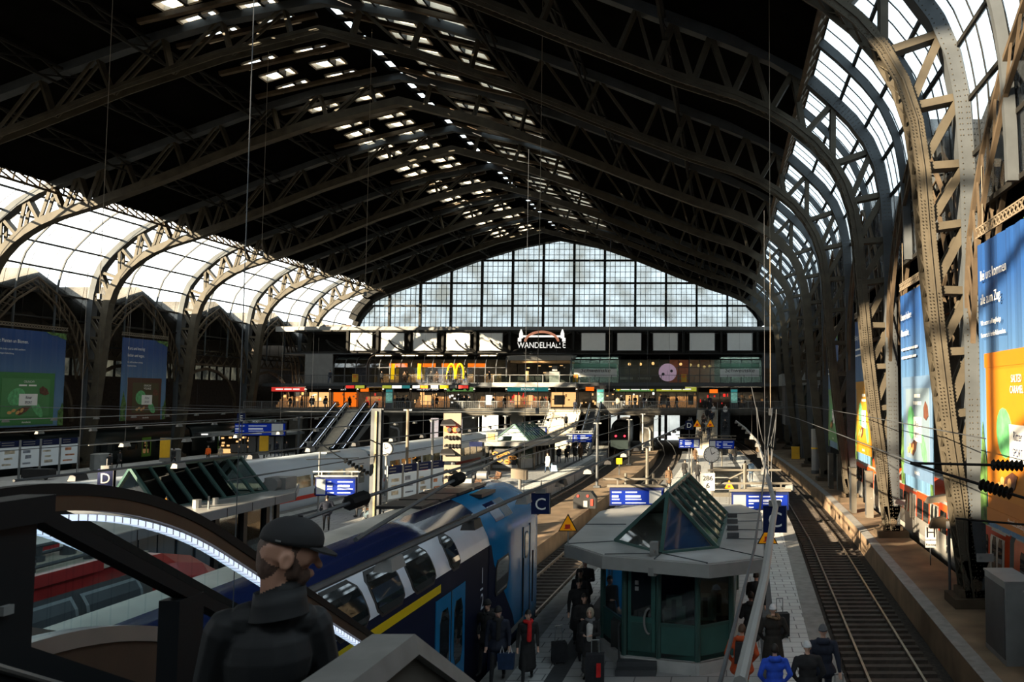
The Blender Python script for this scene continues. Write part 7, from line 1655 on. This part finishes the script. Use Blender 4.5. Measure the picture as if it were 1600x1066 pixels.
t = thing('rucksack', 'blue-grey bag lying beside the bench left of the tall dark pole', 'bag', (-19.9, 47.2, 0)); m = MB(); m.loft(limb_rings((-20.1, 47.2, 0.28), (-19.6, 47.0, 0.25), 0.28, 0.22)); m.build('bag', cloth('blue_grey', (0.06, 0.09, 0.11)), t, True); bx('pocket', CBG, t, -20.0, -19.6, 46.72, 46.85, 0.05, 0.35)
# far people: a few kinds, copied
kinds = [person('walker in black on the far platform', (0, 0, -50), 0, CB, CD, 'walk', 1.75, 0.2, M['hair'], far=True, arms=('swing', 'swing')),
 person('walker in navy', (0, 0, -50), 0, CN, CJ, 'walk', 1.8, 0.05, M['hairb'], far=True, arms=('swing', 'swing')),
 person('walker in brown', (0, 0, -50), 0, CBR, CD, 'walk', 1.7, 0.4, M['hairb'], True, far=True),
 person('walker in beige', (0, 0, -50), 0, CBE, CJ, 'walk', 1.72, 0.1, M['hair'], far=True),
 person('walker in pale blue', (0, 0, -50), 0, CPA, CJ, 'walk', 1.74, 0.1, M['hair'], far=True),
 person('walker in white', (0, 0, -50), 0, CWM, CD, 'walk', 1.7, 0.1, M['hairb'], far=True),
 person('walker in orange vest', (0, 0, -50), 0, COR, CD, 'stand', 1.78, 0.0, M['hair'], far=True)]
used = set()
def put(kd, x, y, z, rz, label, group=None):
    if kd in used: return dup(kinds[kd], (x, y, z), rz, label, group)
    used.add(kd); o = kinds[kd]; o.location = (x, y, z); o.rotation_euler = (0, 0, rz); o['label'] = label
    if group: o['group'] = group
    return o
for kd, x, y, rz, lb in ((2, -4.3, 62.6, PI, 'person in brown walking left behind the ridge of the near kiosk'), (0, -3.4, 68.5, PI, 'person in black with a hat walking behind the ridge of the near kiosk'), (0, -2.3, 67, PI, 'person in a black jacket just left of the number sign 286'),
    (2, -3.2, 86, PI, 'pedestrian in brown on the sunny left half of the platform with the white clock'), (4, -1.6, 84, 0, 'person in pale blue partly behind the white clock'), (0, 1.5, 67, 0, 'person in black walking away right of the beige post'), (4, 2.0, 68, 0, 'person in pale grey walking away right of the beige post'),
    (0, 0.9, 88, PI, 'dark figure right of the white clock near the far display'), (3, 0.5, 91, PI, 'pale figure at the foot of the crowded stairs'),
    (1, -17.3, 86.5, PI, 'leftmost dark figure beside the far end of the pretzel kiosk'), (0, -16.7, 87.5, PI, 'second dark figure beside the pretzel kiosk'), (0, -16.1, 89, PI, 'third dark figure near the edge of the sunlit platform'), (2, -15.6, 89.5, PI, 'fourth dark figure nearest the edge of the sunlit platform'), (1, -17.6, 93, 0, 'figure at the foot of the beige staircase'), (2, -16.6, 95, 0, 'figure in brown beside the escalator foot'),
    (0, -56.0, 76, 0.4, 'dark figure right of the four framed posters'), (0, -55.5, 84, 0, 'dark walking figure beside the yellow ticket board'), (6, -54.5, 88, PI, 'person in a bright orange vest behind the left kiosk ridge'), (3, -53.5, 88.5, PI, 'person beside the orange vest behind the left kiosk ridge'),
    (0, -52.5, 96, PI, 'left of three dark figures beside the far left kiosk'), (1, -51.8, 96.4, PI, 'middle of three dark figures beside the far left kiosk'), (0, -51.0, 97, PI, 'right of three dark figures beside the far left kiosk'), (0, -58, 80, 0, 'dark figure standing behind the grey round litter bin')):
    put(kd, x, y, 0, rz, lb)
rnd = random.Random(11)
for i in range(46):   # crowd along the bridge
    seg = [(-62, -52), (-45, -23), (-45, -23), (-15.5, -4), (-15.5, -4), (0.8, 6)][i % 6]
    put(rnd.choice([0, 0, 1, 2, 0, 3]), rnd.uniform(*seg), rnd.uniform(109.2, 119.5), DZ, rnd.choice([PI/2, -PI/2, PI, 0])+rnd.uniform(-.3, .3), 'small figure walking among others along the bridge in front of the shops', 'people on the bridge')
for i in range(16):   # crowd on the right stairs
    f = (i+0.5)/16; n_ = int(30*f*0.8)+1; put(rnd.choice([0, 0, 1, 2, 5, 0]), rnd.uniform(-3.4, -1.5), 108-8.6*(n_-0.5)/30, DZ*(30-n_+1)/30, PI+rnd.uniform(-.3, .3), 'small figure coming down the crowded stairs at the end of the clock platform', 'people on the right stairs')
for i, lb in enumerate(('figure halfway up the beige staircase', 'figure near the top of the beige staircase', 'figure low on the left of the beige staircase')):
    n_ = (14, 4, 22)[i]; put((0, 1, 3)[i], (-20.0, -19.4, -22.0)[i], 108-8.6*(n_-0.5)/30, DZ*(30-n_+1)/30, PI, lb)
for i, lb in enumerate(('pale figure on the narrow escalator right of the crowded stairs', 'dark figure on the narrow escalator right of the crowded stairs')):
    y = (106, 103.2)[i]; n_ = int((108-y)/8.8*26); put((5, 0)[i], -0.15, 108-8.8*(n_+0.5)/26, DZ*(26-n_)/26, PI, lb)
for i in range(9): put(rnd.choice([0, 1, 2]), rnd.uniform(-59, -32), rnd.uniform(113.8, 116), BZ, rnd.choice([PI/2, PI]), 'tiny figure on the upper balcony behind the railing', 'people on the balcony')
# ---------------------------------------------------------------- foreground: escalator, guard, parapet, man
M['fblack'] = mat('black_painted_guard', (0.008, 0.0095, 0.011), 0.55, 0, 0.1, spec=0.15)
M['bronze'] = mat('brown_balustrade_metal', (0.05, 0.033, 0.022), 0.4, 0.2, 0.15, 3, spec=0.3)
M['alu'] = mat('brushed_aluminium', (0.30, 0.29, 0.27), 0.35, 0.7, 0.1)
M['frontclear'] = glass('escalator_glass', (0.90, 0.95, 0.96), 0.985, 0.004, (0.3, 0.3, 0.3), 0.0)
SL = 0.558
def esc_profile(x, zoff, ya=2.0, yend=14.0, zt=6.27):
    """line parallel to the handrail along +y in the plane x: level, knee, then down the slope"""
    pts = [(x, ya, zt+zoff)]; yk0, yk1 = 5.5, 7.8; n = 12
    for i in range(n+1):
        f = i/n; pts.append((x, yk0+(yk1-yk0)*f, zt+zoff-SL*(yk1-yk0)*f*f/2))
    pts.append((x, yend, zt+zoff-SL*(yk1-yk0)/2-SL*(yend-yk1)))
    return pts
ering = lambda P, w, h, dx=0, dz=0: [[(p[0]+dx-w/2, p[1], p[2]+dz-h/2), (p[0]+dx+w/2, p[1], p[2]+dz-h/2), (p[0]+dx+w/2, p[1], p[2]+dz+h/2), (p[0]+dx-w/2, p[1], p[2]+dz+h/2)] for p in P]
esc = thing('escalator', 'escalator in the foreground with black handrails and glowing light strips descending behind the capped man', 'escalator', (-5.25, 7, 0))
M['elight'] = em('escalator_light', (0.70, 0.80, 1.0), 0.55)
for x in (-4.7, -5.8):
    hr = esc_profile(x, 0.0); led = esc_profile(x, -0.20); gl = esc_profile(x, -1.06)
    bal = MB()
    for a, b, c, d_ in zip(led, led[1:], gl, gl[1:]): bal.hexa([(a[0]-.006, a[1], c[2]), (a[0]+.006, a[1], c[2]), (b[0]+.006, b[1], d_[2]), (b[0]-.006, b[1], d_[2]), (a[0]-.006, a[1], a[2]), (a[0]+.006, a[1], a[2]), (b[0]+.006, b[1], b[2]), (b[0]-.006, b[1], b[2])])
    bal = bal.build('glass_balustrade', M['frontclear'], esc)
    MB().loft(ering(hr, 0.1, 0.085)).build('handrail', M['rubber'], bal)
    MB().loft(ering(hr, 0.08, 0.11, 0, -0.095)).build('handrail_base', M['bronze'], bal)
    MB().loft(ering(led, 0.075, 0.044)).build('light_strip', M['elight'], bal)
    m = MB(); L = [0]
    for a, b in zip(led, led[1:]): L.append(L[-1]+(Vector(b)-Vector(a)).length)
    d = 0
    while d < L[-1]:
        p, _ = on(led, d/L[-1]); m.box(p.x-0.04, p.x+0.04, p.y-0.0045, p.y+0.0045, p.z-0.0225, p.z+0.0225); d += 0.09
    m.build('light_dividers', M['alu'], bal, kind='stuff')
    MB().loft(ering(gl, 0.16, 0.12)).build('skirt_rail', M['alu'], bal)
m = MB(); m.loft(ering(esc_profile(-4.66, -1.72), 0.04, 1.2)); m.loft(ering(esc_profile(-5.84, -1.72), 0.04, 1.2)); m.build('outer_cladding', M['bronze'], esc)
m = MB(); m.loft(ering(esc_profile(-5.25, -1.35), 1.0, 0.2)); m.build('step_band', M['rubber'], esc)
m = MB(); m.box(-5.7, -4.8, 13.3, 14, 0, 2.0); m.box(-5.8, -4.7, 2.0, 5.3, 3.5, 4.6); m.build('truss', M['dkgrey'], esc)
# guard frame beside the stairs
gd = thing('stair_guard', 'black steel guard frame in front of the escalator at the left edge', 'guard', (-2.4, 3.2, 4.4))
bx('post', M['fblack'], gd, -2.46, -2.36, 2.55, 2.88, 4.6, 6.5); bx('post', M['fblack'], gd, -2.45, -2.36, 3.65, 3.82, 4.2, 6.02)
MB().bar((-2.4, 1.6, 6.52), (-2.4, 2.93, 6.515), 0.12, 0.09).build('top_bar', M['fblack'], gd)
MB().bar((-2.4, 2.84, 6.535), (-2.4, 4.3, 5.72), 0.07, 0.05).build('sloping_bar', M['fblack'], gd)
MB().bar((-2.4, 2.6, 6.15), (-2.4, 4.3, 5.2), 0.09, 0.1).build('lower_bar', M['fblack'], gd)
MB().bar((-2.4, 2.5, 5.98), (-2.4, 4.3, 4.98), 0.05, 0.28).build('kick_panel', M['fblack'], gd)
MB().tube([(-2.33, 1.6, 6.66), (-2.33, 4.2, 5.21)], 0.012, 8).build('handrail', M['alu'], gd)
bx('low_wall', M['fblack'], gd, -2.5, -2.38, 1.4, 2.6, 4.6, 6.1)
bx('bolt', M['offwhite'], gd, -2.36, -2.34, 2.74, 2.78, 6.19, 6.22)
# stairs the man stands on and the parapet at their right
st = MB()
for i in range(22): z = 5.1-0.167*i; y = 2.4+0.3*i; st.box(-2.36, -1.44, y, y+0.3, z-0.5, z-0.167)
tag(st.build('staircase', M['concrete'], loc=(-1.9, 2.4, 1.0)), 'stairs leading down in front of the camera on which the capped man stands', 'stairs')
bx('floor_footbridge', M['concrete'], None, -9, 4, -6, 2.4, 4.6, 5.1)['kind'] = 'structure'
M['coping2'] = mat('grey_parapet_coping', (0.17, 0.165, 0.155), 0.6, 0.1, 0.15, 6, 0.1)
t = thing('parapet', 'grey metal-capped stair parapet at the bottom edge below the train lettering', 'parapet', (-1.34, 3.4, 1))
m = MB(); P_ = [(1.6, 4.2), (1.6, 5.88), (3.4, 5.88), (6.5, 4.15), (6.5, 2.5)]; m.prism([(-1.40, y, z) for y, z in P_], (0.13, 0, 0)); m.build('wall', M['concrete'], t)
m = MB()
for (a, b) in (((1.6, 5.90), (3.4, 5.90)), ((3.4, 5.90), (6.5, 4.17))): m.hexa([(-1.44, a[0], a[1]-0.03), (-1.23, a[0], a[1]-0.03), (-1.23, b[0], b[1]-0.03), (-1.44, b[0], b[1]-0.03), (-1.42, a[0], a[1]+0.05), (-1.25, a[0], a[1]+0.05), (-1.25, b[0], b[1]+0.05), (-1.42, b[0], b[1]+0.05)])
m.build('coping', M['coping2'], t)
# the man with the cap
mn = thing('person', 'man in a black cap and black jacket seen from behind on the foreground stairs', 'person', (-1.9, 3.6, 4.43))
o = Vector((-1.9, 3.6, 4.43)); V3 = lambda x, y, z: o+Vector((x, y, z))
stub = mat('short_hair_and_stubble', (0.085, 0.050, 0.036), 0.7, 0, 0.3, 40); jk = mat('black_quilted_jacket', (0.010, 0.0115, 0.013), 0.7, 0, 0.15, 2, 0.2, stretch=(0.4, 0.4, 9)); fs = mat('warm_skin', (0.40, 0.215, 0.145), 0.5, 0, 0.08, 8)
Bm = Body(); f = Vector((0.86, 0.44, -0.24)).normalized(); sd = Vector((0.46, -0.89, 0)).normalized(); up = Vector((0.2, 0.1, 0.97)).normalized()
hc = V3(0.035, 0.0, 1.80)
Bm.limb(hc-f*0.035+up*0.015, hc+f*0.03+up*0.02, 0.092, 0.085, 0); Bm.limb(hc+f*0.02-up*0.055, hc+f*0.062-up*0.085, 0.06, 0.042, 1); Bm.limb(hc-f*0.058+up*0.03, hc-f*0.05-up*0.06, 0.075, 0.066, 1); Bm.limb(hc+f*0.012+sd*0.06+up*0.04, hc+f*0.03+sd*0.045-up*0.07, 0.03, 0.03, 1)
Bm.limb(hc+f*0.105+up*0.0, hc+f*0.125-up*0.03, 0.012, 0.016, 0); Bm.limb(hc+f*0.098-up*0.062, hc+f*0.104-up*0.07, 0.014, 0.014, 0); Bm.limb(hc+f*0.085+sd*0.03+up*0.0, hc+f*0.06+sd*0.05-up*0.015, 0.016, 0.02, 0)
Bm.limb(V3(-0.01, 0.0, 1.58), hc-f*0.03-up*0.07, 0.07, 0.064, 0)
# ear on the camera side
ec = hc+sd*0.097-f*0.008-up*0.016
for a in range(9):
    th = math.pi*2*a/9; Bm.limb(ec+f*0.017*math.cos(th)+up*0.03*math.sin(th), ec+f*0.017*math.cos(th+.7)+up*0.03*math.sin(th+.7), 0.0115, 0.0115, 0)
Bm.limb(ec-up*0.01-sd*0.01, ec+up*0.012-sd*0.01, 0.016, 0.016, 0)
# trunk and arms
shL, shR = V3(-0.21, -0.02, 1.49), V3(0.075, 0.12, 1.47)
Bm.limb(V3(-0.13, -0.0, 1.52), V3(0.05, 0.06, 1.51), 0.085, 0.08, 2); Bm.ell(V3(-0.06, 0.03, 1.36), (0.185, 0.15, 0.2), 2); Bm.ell(V3(-0.07, 0.03, 1.14), (0.19, 0.16, 0.24), 2); Bm.ell(V3(-0.04, 0.03, 0.95), (0.2, 0.17, 0.2), 2)
Bm.limb(V3(-0.005, 0, 1.545), V3(0.01, 0.0, 1.63), 0.094, 0.088, 2)
for s0, el, wr in ((shL, V3(-0.31, 0.03, 1.2), V3(-0.26, 0.2, 1.0)), (shR, V3(0.1, 0.22, 1.2), V3(0.0, 0.36, 1.05))):
    Bm.limb(s0, el, 0.088, 0.07, 2); Bm.limb(el, wr, 0.068, 0.048, 2); d = (wr-el).normalized(); Bm.limb(wr+d*0.02, wr+d*0.09, 0.036, 0.036, 0, 0.6)
    for fi, fl in enumerate((0.055, 0.064, 0.06, 0.046)):
        b0 = wr+d*0.105+Vector((0, 0, 1))*(1.5-fi)*0.019; b1 = b0+d*fl*0.6; b2 = b1+(d+Vector((0.3, 0.3, 0))).normalized()*fl*0.5; Bm.limb(b0, b1, 0.0095, 0.009, 0); Bm.limb(b1, b2, 0.009, 0.008, 0)
    Bm.limb(wr+d*0.05, wr+d*0.09+Vector((0.04, 0, 0.04)), 0.012, 0.01, 0)
for s in (-1, 1):
    Bm.limb(V3(0.1*s-0.03, 0.03, 0.9), V3(0.11*s-0.02, 0.07, 0.5), 0.095, 0.07, 3); Bm.limb(V3(0.11*s-0.02, 0.07, 0.5), V3(0.11*s-0.02, 0.03, 0.1), 0.065, 0.05, 3); Bm.limb(V3(0.11*s-0.02, 0.0, 0.05), V3(0.12*s, 0.18, 0.045), 0.046, 0.04, 4)
Bm.bake('body', [fs, stub, jk, CD, CS], mn, 0.0075, 3)
m = MB()
ca, cb_ = f, sd
rings = []
for i in range(8):
    th = math.pi/2*i/7; rr = max(0.02, math.sin(th)); rings.append([hc+up*(0.066+0.094*math.cos(th))+(f*(0.126*math.cos(2*math.pi*j/24)-0.006)+sd*0.109*math.sin(2*math.pi*j/24))*rr for j in range(24)])
rings.append([p-up*0.018 for p in rings[-1]])
m.loft(rings); cp = m.build('cap', CB, mn, True)
m = MB(); br = []
for i in range(9):
    a = R(-62+15.5*i); e = hc+up*0.05+f*0.095*math.cos(a)+sd*0.1*math.sin(a); br.append((e, e+f*(0.09*math.cos(a)**0.5 if math.cos(a) > 0 else 0)-up*0.03*math.cos(a)))
for (a, b), (c, d) in zip(br, br[1:]): m.hexa([a, b, d, c, a+up*0.008, b+up*0.008, d+up*0.008, c+up*0.008])
m.build('cap_brim', CB, cp); MB().disc(hc+up*0.16, 0.011, up, 0.012, 10).build('cap_button', CB, cp)
MB().bar(hc-f*0.07+sd*0.095+up*0.06, hc-f*0.05+sd*0.103+up*0.06, 0.004, 0.006).build('cap_tag', M['offwhite'], cp)
m = MB(); m.loft([[V3(0.0+rr*0.105*math.cos(2*math.pi*j/20), rr*0.1*math.sin(2*math.pi*j/20)-0.005, zz+0.012*math.cos(2*math.pi*j/20)) for j in range(20)] for zz, rr in ((1.54, 1.12), (1.6, 1.02), (1.655, 0.97), (1.65, 0.9), (1.58, 0.9))], cap=False); m.build('collar', jk, mn, True)
MB().disc(hc+f*0.092+sd*0.036+up*0.018, 0.008, f, 0.008, 8).build('eye', M['eye'], mn)
